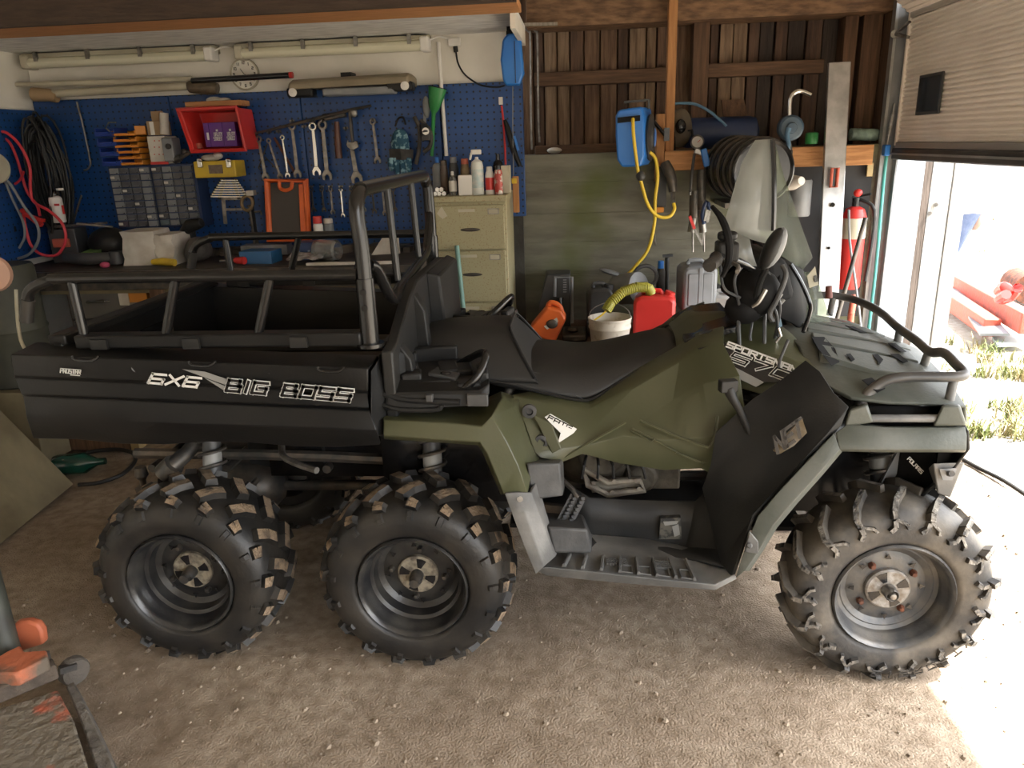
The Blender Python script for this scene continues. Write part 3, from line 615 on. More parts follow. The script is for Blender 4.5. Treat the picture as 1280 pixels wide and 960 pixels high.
part('seat_back_pad', M().loft([[V(-.63, SY-.2, .91), V(-.63, SY+.2, .91), V(-.66, SY+.2, .97), V(-.66, SY-.2, .97)], [V(-.57, SY-.2, .9), V(-.57, SY+.2, .9), V(-.58, SY+.2, .985), V(-.58, SY-.2, .985)]]), 'seat', bevel=.01)
# ------------------------------------------------------------------ rear deck pods with grab handles
def pod():
    a = M().loft([[P(478, 470, 2.10), P(520, 450, 2.34), P(608, 446, 2.34), P(612, 478, 2.05), P(600, 490, 2.03), P(484, 492, 2.03)],
                  [P(474, 500, 2.05), P(520, 470, 2.36), P(608, 470, 2.36), P(612, 492, 2.04), P(604, 508, 2.02), P(480, 515, 2.02)]])
    o = both('storage_deck', a, 'black', bevel=.006)
    h = M().tube([P(557, 495, 2.07), P(568, 492, 2.06), P(590, 478, 2.06), P(602, 462, 2.08), P(607, 446, 2.11), P(604, 440, 2.16), P(588, 447, 2.24), P(570, 458, 2.28)], .0115, 10, sm=4)
    both('grab_handle', h, 'tube')
    b = M()
    for (x, y, w, l) in ((505, 462, .09, .08), (535, 470, .12, .06), (560, 462, .06, .10), (498, 484, .10, .04)): b.box(P(x, y, 2.2), (w, l, .03), rz=.25)
    b.cyl(P(520, 468, 2.18), P(520, 463, 2.18), .035, n=14)
    for (x, y, Y, w, l, h) in ((490, 478, 2.12, .08, .05, .045), (515, 476, 2.12, .06, .06, .06), (545, 480, 2.10, .09, .04, .03), (586, 484, 2.08, .07, .05, .04), (603, 470, 2.14, .03, .10, .05), (498, 452, 2.28, .12, .04, .06), (545, 446, 2.33, .14, .03, .07), (580, 464, 2.2, .05, .09, .035)): b.box(P(x, y, Y), (w, l, h), rz=.2)
    both('deck_bracket', b, 'black', bevel=.006)
    both('deck_plate', M().prism([P(535, 470, 2.12), P(548, 462, 2.2), P(580, 464, 2.2), P(570, 478, 2.1)], (0, 0, .012)), 'scuff', bevel=.003)
    both('deck_plate_hole', M().ell(P(557, 470, 2.13)+V(0, 0, .008), (.018, .014, .006), 10), 'gloss')
    both('deck_clip', M().box(P(537, 497, 2.02), (.02, .02, .022)).box(P(597, 500, 2.01), (.06, .015, .035)), 'scuff', bevel=.003)
    s = M().tube([P(476, 505, 2.03), P(500, 512, 2.02), P(545, 512, 2.02), P(552, 506, 2.02)], .008, 8, sm=3).tube([P(478, 492, 2.04), P(510, 500, 2.03), P(575, 503, 2.02)], .01, 8, sm=3)
    both('deck_edge_tube', s, 'black')
pod()
# ------------------------------------------------------------------ rear fender (olive) and its grey lower trim
rf = skin([[(478, 520, 2.26), (479, 510, 2.12), (480, 527, 2.0), (480, 542, 1.985), (480, 546, 2.02)],
           [(560, 520, 2.26), (560, 512, 2.12), (562, 531, 2.0), (562, 548, 1.985), (562, 551, 2.02)],
           [(600, 505, 2.26), (602, 508, 2.12), (603, 534, 2.0), (601, 551, 1.985), (599, 554, 2.02)],
           [(626, 492, 2.26), (628, 500, 2.14), (614, 522, 2.0), (611, 566, 1.985), (608, 569, 2.02)],
           [(648, 499, 2.24), (640, 510, 2.14), (632, 553, 1.995), (620, 588, 1.98), (617, 590, 2.02)],
           [(657, 532, 2.22), (650, 540, 2.12), (646, 582, 1.985), (627, 605, 1.975), (624, 606, 2.02)],
           [(672, 575, 2.15), (664, 580, 2.08), (658, 617, 1.98), (632, 617, 1.97), (629, 617, 2.02)]])
both('rear_fender', rf, 'olive', thick=.008, bevel=.003)
rt = skin([[(631, 615, 1.968), (646, 614, 1.968), (661, 615, 1.985), (668, 600, 2.05)], [(640, 640, 1.965), (655, 638, 1.965), (670, 640, 1.985), (676, 630, 2.05)],
           [(655, 680, 1.96), (668, 676, 1.96), (682, 674, 1.985), (686, 664, 2.05)], [(670, 716, 1.955), (679, 707, 1.955), (691, 696, 1.985), (694, 690, 2.05)]])
ro = both('fender_trim', rt, 'grey', thick=.01, bevel=.003)
part('trim_screw', M().cyl(P(650, 624, 1.955), P(650, 624, 1.97), .009, n=12), 'steel', ro, label='bright screw head')
bb_ = M().loft([[P(658, 579, 2.03), P(700, 579, 2.05), P(704, 620, 2.05), P(664, 625, 2.02)], [P(668, 572, 2.2), P(704, 573, 2.2), P(706, 610, 2.2), P(680, 612, 2.2)]])
both('battery_box', bb_, 'scuff', bevel=.006)
# ------------------------------------------------------------------ footwell
fb = skin([[(668, 713, 1.965), (668, 710, 1.955), (686, 694, 2.05), (715, 655, 2.18)], [(684, 720, 1.965), (683, 709, 1.955), (690, 693, 2.05), (725, 660, 2.18)], [(750, 727, 1.96), (750, 716, 1.95), (745, 692, 2.06), (742, 668, 2.18)],
           [(820, 733, 1.95), (820, 724, 1.94), (800, 693, 2.07), (800, 672, 2.18)], [(894, 738, 1.945), (894, 731, 1.935), (864, 699, 2.06), (845, 680, 2.18)], [(921, 724, 1.95), (919, 718, 1.945), (900, 700, 2.05), (880, 690, 2.15)]])
fo = both('footboard', fb, 'grey', thick=-.02, bevel=.004)
def fbp(u, v, d=0.0):                       # point on the footboard: u along, v across
    a = P(690+(890-690)*u, 709+(731-709)*u, 1.955-.02*u); b = P(695+(868-695)*u, 693+(700-693)*u, 2.05)
    return a.lerp(b, v)+V(0, 0, d)
for k, u in enumerate([.06+.118*i for i in range(8)]):
    part('foot_grip_bar', M().loft([[fbp(u, .08, .001), fbp(u+.025, .08, .001), fbp(u+.02, .08, .012), fbp(u+.008, .08, .012)], [fbp(u+.03, .92, .001), fbp(u+.055, .92, .001), fbp(u+.05, .92, .012), fbp(u+.038, .92, .012)]]), 'grey', fo)
m = M()
for u0, u1 in ((.36, .49), (.68, .79)):
    for i in range(8):
        for j in range(4): m.box(fbp(u0+(u1-u0)*i/7, .5+.1*j, .004), (.006, .006, .008))
for u0 in (.42, .54, .66, .82):
    m.tube([fbp(u0, .12, .003), fbp(u0+.085, .12, .003), fbp(u0+.105, .5, .003), fbp(u0+.02, .5, .003)], .003, 5, closed=True)
part('foot_grip_pattern', m, 'grey', fo)
iw = skin([[(704, 600, 2.2), (712, 640, 2.2), (725, 662, 2.19), (740, 692, 2.08)], [(737, 621, 2.2), (740, 650, 2.2), (742, 672, 2.19), (760, 694, 2.09)],
           [(800, 624, 2.2), (800, 655, 2.2), (800, 678, 2.19), (805, 698, 2.09)], [(870, 626, 2.2), (865, 655, 2.2), (858, 685, 2.18), (870, 702, 2.05)], [(905, 590, 2.2), (915, 640, 2.12), (915, 690, 2.05), (910, 712, 1.98)]])
both('footwell_wall', iw, 'black', thick=.01)
hb = M().loft([[P(684, 658, 2.0), P(735, 662, 2.03), P(740, 692, 2.04), P(692, 692, 2.0)], [P(676, 640, 2.2), P(728, 642, 2.2), P(742, 672, 2.2), P(700, 672, 2.2)]])
both('heel_block', hb, 'scuff', bevel=.008)
pd = M().bar(P(703, 658, 2.10), P(722, 622, 2.16), .05, .012, (0, -1, .3))
for k in range(9):
    t = k/8; c = P(703+19*t, 658-36*t, 2.10+.06*t); pd.box(c+V(-.012, -.01, .004), (.012, .014, .010), rz=.4).box(c+V(.014, -.01, .004), (.012, .014, .010), rz=.4)
part('brake_pedal', pd, 'dkgrey', label='serrated foot pedal')
part('pedal_arm', M().tube([P(703, 600, 2.2), P(716, 612, 2.16), P(722, 622, 2.15)], .008, 8), 'dksteel')
stk = M().prism([P(826, 648, 2.165), P(851, 647, 2.165), P(852, 674, 2.165), P(824, 674, 2.165)], (0, .02, 0))
sk = part('warning_sticker', stk, mat('scuffed_sticker', (.09, .085, .07), .5, c2=(.02, .02, .02), ns=40, lo=.45, hi=.55), label='scuffed warning sticker')
part('sticker_print', M().prism([P(840, 658, 2.163), P(848, 655, 2.163), P(850, 668, 2.163), P(843, 671, 2.163)], (0, -.001, 0)).prism([P(829, 652, 2.163), P(848, 651, 2.163), P(846, 655, 2.163), P(831, 657, 2.163)], (0, -.001, 0)), 'decalgrey', sk)
# ------------------------------------------------------------------ olive side cover and tank cover
sc_rows = ([[(640, 497, 2.22), (655, 530, 2.18), (668, 566, 2.15), (675, 572, 2.14)], [(690, 509, 2.27), (690, 535, 2.21), (695, 562, 2.17), (702, 577, 2.17)],
            [(738, 516, 2.27), (738, 540, 2.22), (735, 556, 2.19), (728, 566, 2.19)], [(790, 489, 2.28), (785, 520, 2.25), (778, 545, 2.20), (775, 578, 2.21)],
            [(850, 455, 2.31), (842, 500, 2.26), (835, 550, 2.18), (830, 586, 2.20)], [(872, 440, 2.30), (880, 480, 2.22), (890, 545, 2.17), (876, 584, 2.19)], [(905, 432, 2.28), (925, 470, 2.18), (935, 540, 2.17), (905, 600, 2.18)]])
sc_ = skin([[(q[0][0], q[0][1]-22, q[0][2]+.09), (q[0][0], q[0][1]-4, q[0][2]+.012)]+q if q[0][0] > 640 else [(q[0][0], q[0][1]-1, q[0][2]+.05), (q[0][0], q[0][1], q[0][2]+.01)]+q for q in sc_rows])
sco = both('side_cover', sc_, 'olive', thick=.008, bevel=.002)
rr = M().tube([P(702, 574, 2.168), P(740, 552, 2.18), P(782, 528, 2.205)], .004, 6)
rr.tube([P(790, 536, 2.20), P(818, 550, 2.175), P(850, 568, 2.17), P(880, 580, 2.155)], .004, 6).tube([P(788, 538, 2.198), P(814, 552, 2.172), P(818, 548, 2.172)], .003, 6).tube([P(800, 526, 2.2), P(850, 548, 2.165), P(886, 560, 2.14), P(893, 548, 2.14), P(897, 520, 2.16)], .005, 6)
rr.tube([P(845, 566, 2.165), P(872, 578, 2.155), P(884, 578, 2.15)], .003, 6)
part('cover_crease', rr, 'olive', sco)
for q in ((662, 513), (677, 551)): part('cover_fastener', M().lathe([(.022, 0), (.022, .012), (.012, .014), (.010, .006), (.001, .006)], P(*q, 2.175), (0, -1, 0), 16), 'dkgrey', sco)
pl = M().prism([P(666, 516, 2.188), P(690, 530, 2.18), P(702, 560, 2.16), P(690, 566, 2.16)], (0, -.008, 0))
part('cover_ridge', pl, 'olive', sco, bevel=.003)
gs = M().prism([P(681, 521, 2.192), P(688, 517, 2.195), P(721, 536, 2.192), P(717, 541, 2.188), P(697, 554, 2.18), P(701, 541, 2.185)], (0, -.003, 0))
gso = part('dealer_sticker', gs, 'decal', sco, label='small white and black sticker')
part('sticker_print', letters('FATG', P(684.5, 523.5, 2.1885), P(713, 538, 2.1885), P(687, 519, 2.1885), w=.22, gap=.25, thick=.001), 'gloss', gso)
tk = skin([[(842, 422, 2.40), (848, 440, 2.30), (853, 455, 2.29)], [(880, 408, 2.46), (878, 425, 2.32), (880, 442, 2.27)], [(925, 408, 2.50), (930, 425, 2.34), (935, 455, 2.20)],
           [(985, 418, 2.50), (985, 440, 2.32), (990, 480, 2.12)], [(1020, 425, 2.50), (1030, 450, 2.30), (1030, 500, 2.08)]])
tk.v = [p for p in tk.v]
# tank cover built as one shell across the centre line
def shell(name, half, mat_, **k):
    rows = []
    for r in half: rows.append(r+[V(p.x, 2*BC-p.y, p.z) for p in reversed(r)])
    return part(name, M().grid(rows), mat_, **k)
tank = [[V(.30, 2.32, .86), V(.31, 2.36, .91), V(.315, 2.47, .945), V(.315, 2.56, .95)], [V(.36, 2.29, .88), V(.365, 2.33, .945), V(.37, 2.44, .985), V(.37, 2.56, .995)],
        [V(.46, 2.22, .86), V(.47, 2.28, .955), V(.475, 2.42, .992), V(.475, 2.56, 1.005)], [V(.58, 2.15, .84), V(.60, 2.23, .945), V(.60, 2.40, .985), V(.60, 2.56, .99)],
        [V(.66, 2.11, .83), V(.67, 2.19, .925), V(.67, 2.38, .96), V(.67, 2.56, .965)], [V(.70, 2.10, .80), V(.71, 2.18, .90), V(.71, 2.38, .93), V(.71, 2.56, .935)]]
tko = shell('tank_cover', tank, 'olive', thick=.008, bevel=.003)
part('console_panel', M().loft([[V(.33, 2.38, .965), V(.33, 2.74, .965), V(.33, 2.74, .93), V(.33, 2.38, .93)], [V(.40, 2.36, .998), V(.40, 2.76, .998), V(.40, 2.76, .96), V(.40, 2.36, .96)], [V(.50, 2.38, 1.012), V(.50, 2.74, 1.012), V(.50, 2.74, .97), V(.50, 2.38, .97)]]), 'gloss', bevel=.006)
def topq(txt, a, b, c, **k): return letters(txt, a, b, c, **k)
def onp(px, py, o, n):                      # pixel ray met with a plane through o with normal n
    d = CF*FPX+CR*(px-640)-CU*(py-480); e = V(0, 0, CAMH); return e+d*((o-e).dot(n)/d.dot(n))
o_ = (tank[2][0]+tank[2][1]+tank[4][0]+tank[4][1])/4; n_ = (tank[4][0]-tank[2][1]).cross(tank[4][1]-tank[2][0]).normalized(); n_ = n_ if n_.y < 0 else -n_
o_ = o_+n_*.022
q = lambda x, y: onp(x, y, o_, n_)
db = M().prism([q(872, 436), q(905, 428), q(1000, 468), q(996, 480), q(955, 478), q(905, 452)], n_*.002); dbo = part('tank_decal', db, 'gloss', tko)
part('tank_decal_band', M().prism([q(880, 440), q(905, 452), q(955, 478), q(945, 484), q(900, 462)], n_*.002), 'decalgrey', dbo)  # grey band along the lower edge of the decal
o2 = o_+n_*.004; q2 = lambda x, y: onp(x, y, o2, n_)
part('lettering', letters('SPORTSMAN', q2(908, 433.5), q2(995, 466.5), q2(911, 427.5), w=.28, gap=.3), 'decal', dbo, label='white model lettering on the tank')
l5 = letters('570', q2(911, 449.5), q2(984, 476), q2(919, 441), w=.34, gap=.3); letters('570', q2(911, 449.5), q2(984, 476), q2(919, 441), w=.17, gap=.3, lift=.0018, m=l5, mi=1)
part('lettering', l5, [X['decal'], X['gloss']], dbo, label='white outlined 570 lettering')
gl = M().tube([P(911, 486, 2.10), P(916, 498, 2.09), P(924, 512, 2.09), P(938, 545, 2.10)], [.018, .014, .011, .010], 10, sm=3).box(P(910, 482, 2.10), (.05, .03, .035), rz=.2)
part('gear_selector', gl, 'black', bevel=.004)
# ------------------------------------------------------------------ front fender, guard, hood
fg = skin([[(1008, 452, 2.14), (975, 478, 2.13), (940, 500, 2.12), (895, 540, 2.12)], [(1026, 466, 2.09), (990, 500, 2.08), (950, 530, 2.09), (890, 580, 2.13)],
           [(1043, 492, 2.03), (1010, 530, 2.02), (960, 570, 2.04), (880, 610, 2.14)], [(1061, 509, 2.0), (1035, 540, 1.985), (985, 590, 1.985), (892, 660, 2.08)],
           [(1050, 530, 1.99), (1005, 575, 1.975), (955, 635, 1.96), (905, 705, 1.99)], [(1040, 543, 1.985), (990, 595, 1.97), (944, 645, 1.955), (918, 722, 1.95)]])
fgo = both('leg_guard', fg, 'black', thick=.01, bevel=.004)
fl = skin([[(1042, 541, 1.978), (1048, 560, 1.965), (1052, 560, 1.99)], [(1010, 575, 1.968), (1022, 590, 1.955), (1026, 591, 1.985)], [(975, 612, 1.958), (990, 625, 1.945), (994, 627, 1.98)], [(947, 645, 1.95), (965, 655, 1.94), (969, 657, 1.97)], [(930, 690, 1.945), (948, 684, 1.935), (952, 685, 1.965)], [(920, 722, 1.945), (930, 712, 1.935), (934, 712, 1.965)]])
flo = both('fender_lip', fl, 'olive2', thick=.008, bevel=.002)
part('fender_bracket', M().prism([P(936, 662, 1.94), P(947, 675, 1.935), P(947, 690, 1.935), P(930, 688, 1.94)], (0, -.012, 0)).cyl(P(937, 682, 1.935), P(937, 682, 1.915), .008, n=10), 'grey', flo, bevel=.003)
nt = M()
a0, b0_, c0_ = (966, 566), (1000, 530), (985, 556)
sk2 = part('fender_sticker', M().prism([P(966, 563, 1.985), P(985, 540, 1.99), P(1002, 522, 1.995), P(1008, 540, 1.98), P(992, 556, 1.972), P(975, 566, 1.972)], (0, -.006, 0)), mat('faded_sticker', (.20, .17, .13), .5, c2=(.12, .08, .03), ns=22), fgo, label='faded orange and grey sticker')
part('sticker_print', letters('NET', P(972, 566, 1.966), P(1004, 543, 1.966), P(967, 561, 1.972)+V(.0, 0, .035), w=.2, gap=.3, thick=.002), 'gloss', sk2)
hood = [[V(.66, 2.16, .90), V(.66, 2.30, .952), V(.66, 2.56, .965)], [V(.74, 2.05, .872), V(.74, 2.26, .935), V(.74, 2.56, .95)], [V(.84, 2.04, .862), V(.86, 2.24, .91), V(.86, 2.56, .925)],
        [V(.98, 2.04, .857), V(1.0, 2.24, .885), V(1.02, 2.56, .90)], [V(1.04, 2.05, .848), V(1.08, 2.24, .86), V(1.12, 2.56, .87)], [V(1.05, 2.06, .80), V(1.10, 2.25, .80), V(1.15, 2.56, .81)]]
ho = shell('hood', hood, 'olive2', thick=.012, bevel=.006)
def hz(x, y):                                # hood surface height
    y = y if y < BC else 2*BC-y
    xs = [.66, .74, .86, 1.0, 1.10]; zi = [(.90, .952, .965), (.868, .935, .95), (.855, .91, .925), (.85, .885, .90), (.842, .86, .87)]
    for i in range(4):
        if x <= xs[i+1] or i == 3:
            t = min(max((x-xs[i])/(xs[i+1]-xs[i]), 0), 1); z = [zi[i][k]*(1-t)+zi[i+1][k]*t for k in range(3)]; break
    ys = (2.0, 2.25, 2.56); j = 0 if y < ys[1] else 1; u = (y-ys[j])/(ys[j+1]-ys[j]); return z[j]*(1-u)+z[j+1]*u
def plate(name, poly, h, mat_='olive2'):
    b = [V(x, y, hz(x, y)-.006) for x, y in poly]; t = [V(x*.97+.03*sum(p[0] for p in poly)/len(poly), y*.97+.03*sum(p[1] for p in poly)/len(poly), hz(x, y)+h) for x, y in poly]; n = len(poly)
    return part(name, M().add(b+t, [tuple(range(n))[::-1], tuple(range(n, 2*n))]+[(i, (i+1) % n, n+(i+1) % n, n+i) for i in range(n)]), mat_, ho, bevel=.003)
for poly in ([(.70, 2.22), (.84, 2.18), (1.02, 2.20), (1.03, 2.30), (.90, 2.33), (.72, 2.32)], [(.72, 2.36), (.88, 2.36), (1.04, 2.34), (1.06, 2.46), (.92, 2.47), (.74, 2.46)], [(.74, 2.50), (.92, 2.51), (1.08, 2.49), (1.08, 2.63), (.92, 2.61), (.74, 2.62)],
             [(.74, 2.66), (.92, 2.65), (1.06, 2.66), (1.04, 2.78), (.88, 2.76), (.72, 2.76)], [(.72, 2.80), (.90, 2.79), (1.03, 2.82), (1.02, 2.92), (.84, 2.94), (.70, 2.90)]):
    plate('hood_rib_plate', poly, .022)
for poly in ([(1078, 470), (1090, 467), (1108, 474), (1098, 478)], [(1057, 452), (1062, 450), (1068, 455), (1064, 457)], [(1090, 446), (1097, 444), (1104, 450), (1100, 455)], [(1113, 441), (1124, 439), (1136, 447), (1130, 450)], [(1056, 408), (1066, 407), (1084, 416), (1076, 418)], [(1110, 427), (1120, 424), (1134, 433), (1126, 436)]):
    q4 = [at(x, y, Z=.925) for x, y in poly]
    q4 = [V(p.x, p.y, hz(p.x, p.y)+.0225) for p in q4]
    part('hood_slot', M().prism(q4, (0, 0, .0012)), 'matte', ho)
q4 = [at(x, y, Z=.955) for x, y in ((1014, 426), (1030, 423), (1044, 436), (1050, 447), (1040, 451), (1022, 440))]; part('hood_recess', M().prism([V(p.x, p.y, hz(p.x, p.y)+.0225) for p in q4], (0, 0, .0012)), 'matte', ho)
ff = skin([[(1066, 530, 2.10), (1058, 532, 1.99), (1044, 541, 1.978), (1048, 560, 1.966), (1050, 561, 1.99)], [(1110, 535, 2.10), (1108, 537, 1.99), (1105, 545, 1.975), (1105, 560, 1.966), (1105, 562, 1.99)], [(1160, 535, 2.10), (1160, 537, 1.99), (1160, 545, 1.978), (1160, 560, 1.968), (1160, 562, 1.99)], [(1200, 534, 2.10), (1206, 537, 2.0), (1207, 545, 1.985), (1207, 560, 1.975), (1206, 562, 2.0)]])
both('rack_recess', skin([[(1070, 506, 2.06), (1066, 534, 2.06)], [(1130, 507, 2.06), (1130, 536, 2.06)], [(1190, 508, 2.07), (1196, 536, 2.07)]]), 'matte', thick=.006)
both('front_fender', ff, 'olive2', thick=.008, bevel=.003)
nose = [[V(1.03, 2.0, .80), V(1.10, 2.25, .79), V(1.15, 2.56, .79)], [V(1.05, 2.02, .74), V(1.14, 2.25, .73), V(1.19, 2.56, .73)], [V(1.02, 2.04, .66), V(1.13, 2.25, .64), V(1.18, 2.56, .62)], [V(.98, 2.1, .56), V(1.10, 2.27, .54), V(1.15, 2.56, .52)]]
shell('front_bumper', nose, 'black', thick=.01, bevel=.004)
lp = M().loft([[P(1166, 579, 2.03), P(1206, 578, 2.03), P(1188, 622, 2.06), P(1172, 617, 2.06)], [P(1160, 585, 2.12), P(1196, 582, 2.14), P(1184, 615, 2.14), P(1170, 612, 2.12)]])
lpo = both('headlamp_housing', lp, 'grey', bevel=.004)
part('lamp_recess', M().prism([P(1174, 586, 2.027), P(1196, 585, 2.027), P(1190, 600, 2.035), P(1178, 600, 2.035)], (0, -.002, 0)), 'midgrey', lpo)
part('lamp_bolt', M().cyl(P(1186, 592, 2.022), P(1190, 592, 2.0), .008, n=10), 'dksteel', lpo)
sp = M().prism([P(1128, 562, 2.18), P(1170, 562, 2.12), P(1170, 612, 2.14), P(1120, 606, 2.19)], (0, .02, 0)); spo = part('inner_bumper_panel', sp, 'matte')
part('panel_lettering', letters('POLARIS', P(1134, 574, 2.11), P(1151, 592, 2.11), P(1137, 571, 2.11), w=.2, gap=.3), 'decal', spo, label='small white slanted lettering')
# ------------------------------------------------------------------ front rack
RX = .99; zr = .962
fr = part('front_rack', M().tube([P(1074, 513, 2.07), P(1078, 500, 2.07), P(1094, 484, 2.08), P(1113, 474, 2.08), P(1140, 471, 2.08), P(1190, 471, 2.08), P(1206, 468, 2.10), P(1196, 456, 2.16), P(1180, 441, 2.24), P(1163, 440, 2.30), P(1146, 426, 2.42), P(1122, 409, 2.6), P(1104, 393, 2.78), P(1086, 382, 2.90), P(1062, 373, 3.02), P(1034, 369, 3.05), P(1010, 372, 3.05), P(1000, 392, 3.05)], .0145, 12, sm=4), mat('dusty_black_tube', (.05, .05, .05), .4, c2=(.11, .10, .09), ns=9))
for a, b, ya, yb in (((1193, 472), (1184, 512), 2.09, 2.07), ((1161, 440), (1155, 456), 2.31, 2.34), ((1125, 411), (1121, 430), 2.58, 2.6), ((1042, 370), (1037, 394), 3.05, 3.02)):
    part('rack_post', M().cyl(P(*a, ya), P(*b, yb), .0125, n=10), 'grey', fr)
part('rack_cross_tube', M().cyl(P(1086, 523, 2.0), P(1175, 523, 2.0), .011, n=10), 'grey', fr)
part('rack_rod', M().tube([P(1108, 486, 2.12), P(1125, 483, 2.2), P(1150, 470, 2.25)], .006, 8, sm=3), 'grey', fr)
for pts in ([(1062, 512), (1084, 506), (1092, 528), (1055, 534)], [(1178, 507), (1200, 507), (1208, 532), (1166, 533)]):
    part('rack_foot', M().loft([[P(*p, 1.985) for p in pts], [P(p[0], p[1]-4, 2.12) for p in pts]]), 'olive2', fr, bevel=.006)
part('rack_end_knob', M().tube([P(1036, 372, 3.0), P(1036, 358, 3.0)], [.014, .012], 10), mat('brown_rubber', (.16, .05, .035), .6), fr, label='brown knob on the rack tube')
# ------------------------------------------------------------------ handlebar, mirror, windshield
hd = part('handlebar', M().tube([(.37, 2.12, 1.255), (.42, 2.24, 1.245), (.52, 2.36, 1.19), (.56, 2.48, 1.12), (.60, 2.62, 1.12), (.66, 2.74, 1.17), (.66, 2.86, 1.20), (.64, 2.98, 1.20)], .0125, 10, sm=4), 'tube')
for y0, x0, zz in ((2.12, .37, .055), (2.98, .64, 0)):
    s = -1 if y0 < BC else 1
    part('grip', M().tube([(x0+.01*s*-1, y0-s*.06, 1.20+zz), (x0, y0, 1.2+zz), (x0-.03 if s < 0 else x0-.01, y0+s*.08, 1.2+zz)], .018, 12, sm=2), 'rubber', hd)
    (part('hand_guard', M().tube([P(890, 258, 2.16), P(903, 275, 2.13), P(911, 300, 2.11), P(911, 325, 2.11), P(903, 346, 2.12)], [.006, .010, .011, .010, .006], 8, sm=3), 'matte', hd) if s < 0 else part('hand_guard', M().grid([[V(x0+.06, y0-s*.10, 1.27+zz), V(x0+.085, y0-s*.10, 1.21+zz), V(x0+.075, y0-s*.10, 1.15+zz)], [V(x0+.08, y0, 1.30+zz), V(x0+.11, y0, 1.22+zz), V(x0+.09, y0, 1.13+zz)], [V(x0+.05, y0+s*.08, 1.29+zz), V(x0+.07, y0+s*.09, 1.22+zz), V(x0+.055, y0+s*.08, 1.15+zz)], [V(x0, y0+s*.11, 1.26+zz), V(x0+.01, y0+s*.12, 1.22+zz), V(x0, y0+s*.11, 1.18+zz)]]), 'matte', hd, thick=.006, sub=1))
    part('brake_lever', M().tube([(x0+.04, y0-s*.06, 1.19+zz), (x0+.06, y0, 1.185+zz), (x0+.045, y0+s*.07, 1.18+zz)], .006, 8, sm=3), 'steel', hd)
    part('switch_block', M().box((x0+.05, y0-s*.12, 1.21+zz), (.06, .07, .055)).cyl((x0+.05, y0-s*.12, 1.24+zz), (x0+.05, y0-s*.12, 1.265+zz), .028, n=14), 'black', hd, bevel=.008)
part('bar_pod', M().loft([[V(.50, 2.42, 1.06), V(.48, 2.68, 1.06), V(.49, 2.66, 1.20), V(.51, 2.44, 1.20)], [V(.60, 2.40, 1.06), V(.60, 2.72, 1.06), V(.58, 2.70, 1.23), V(.58, 2.42, 1.23)], [V(.68, 2.44, 1.08), V(.70, 2.68, 1.08), V(.66, 2.66, 1.20), V(.65, 2.46, 1.20)]]), 'matte', hd, bevel=.02)
part('pod_cover', M().ell(P(945, 366, 2.36), (.075, .07, .075), 16).ell(P(930, 385, 2.36), (.06, .06, .05), 14), 'matte', hd)
part('pod_strap', M().tube([P(978, 332, 2.34), P(982, 345, 2.32), P(972, 372, 2.30), P(962, 392, 2.30), P(966, 402, 2.30)], .008, 8, sm=4), 'scuff', hd)
part('pod_lever', M().tube([P(957, 362, 2.29), P(948, 378, 2.28), P(940, 384, 2.28)], [.008, .006, .004], 8, sm=3), 'steel', hd)
part('gauge', M().lathe([(.05, 0), (.055, .012), (.05, .02), (.046, .012), (.001, .012)], (.505, 2.56, 1.185), (-.8, -.1, .6), 20), 'gloss', hd)
part('steering_column', M().cyl((.60, 2.56, 1.08), (.68, 2.56, .93), .03, n=12), 'dksteel', hd)
cb = M()
rnd = random.Random(3)
for a, b, c, Y in (((925, 400), (921, 415), (928, 428), 2.36), ((940, 402), (938, 425), (952, 430), 2.36), ((900, 330), (905, 360), (925, 372), 2.3), ((930, 330), (918, 350), (925, 385), 2.32), ((960, 340), (975, 380), (968, 425), 2.34), ((955, 370), (970, 390), (972, 420), 2.33), ((985, 425), (975, 450), (973, 462), 2.2)):
    cb.tube([P(*a, Y), P(*b, Y-.03), P(*c, Y)], .0045, 6, sm=5)
cb.tube([P(926, 360, 2.35), P(923, 395, 2.33), P(924, 432, 2.3)], .006, 6, sm=3).tube([P(958, 352, 2.36), P(956, 392, 2.34), P(955, 440, 2.3)], .006, 6, sm=3)
part('control_cable', cb, 'dkgrey', hd)
part('key_tag', M().prism([P(970, 395, 2.32), P(975, 393, 2.32), P(978, 408, 2.32), P(972, 410, 2.32)], (0, .006, 0)), mat('blue_grey_strap', (.12, .2, .26), .6), hd, label='blue-grey key strap')
part('key', M().tube([P(973, 410, 2.31), P(976, 420, 2.31), P(970, 428, 2.31)], .004, 6), 'chrome', hd)
ms = part('mirror', M().ell(P(968, 310, 2.22), (.026, .03, .062), 16, R=Matrix.Rotation(.38, 3, 'Y')), 'midgrey', hd, label='grey oval mirror shell')
part('mirror_rim', M().ell(P(964, 311, 2.215), (.022, .032, .064), 16, R=Matrix.Rotation(.38, 3, 'Y')), 'black', ms)
part('mirror_stem', M().tube([P(958, 336, 2.24), P(950, 352, 2.26), P(945, 372, 2.30)], .010, 8, sm=3), 'black', hd)
gl_ = bpy.data.materials.new('hazed_windshield'); gl_.use_nodes = True; gn = gl_.node_tree.nodes; g_l = gl_.node_tree.links; pbs = gn['Principled BSDF']
pbs.inputs['Base Color'].default_value = (.78, .80, .76, 1); pbs.inputs['Roughness'].default_value = .12
t_ = gn.new('ShaderNodeBsdfTransparent'); t_.inputs[0].default_value = (.80, .82, .80, 1); mxs = gn.new('ShaderNodeMixShader'); tc_ = gn.new('ShaderNodeTexCoord'); tn_ = gn.new('ShaderNodeTexNoise'); tn_.inputs['Scale'].default_value = 5; tn_.inputs['Detail'].default_value = 3
rm_ = gn.new('ShaderNodeMapRange'); rm_.inputs[1].default_value = .35; rm_.inputs[2].default_value = .7; rm_.inputs[3].default_value = .46; rm_.inputs[4].default_value = .60
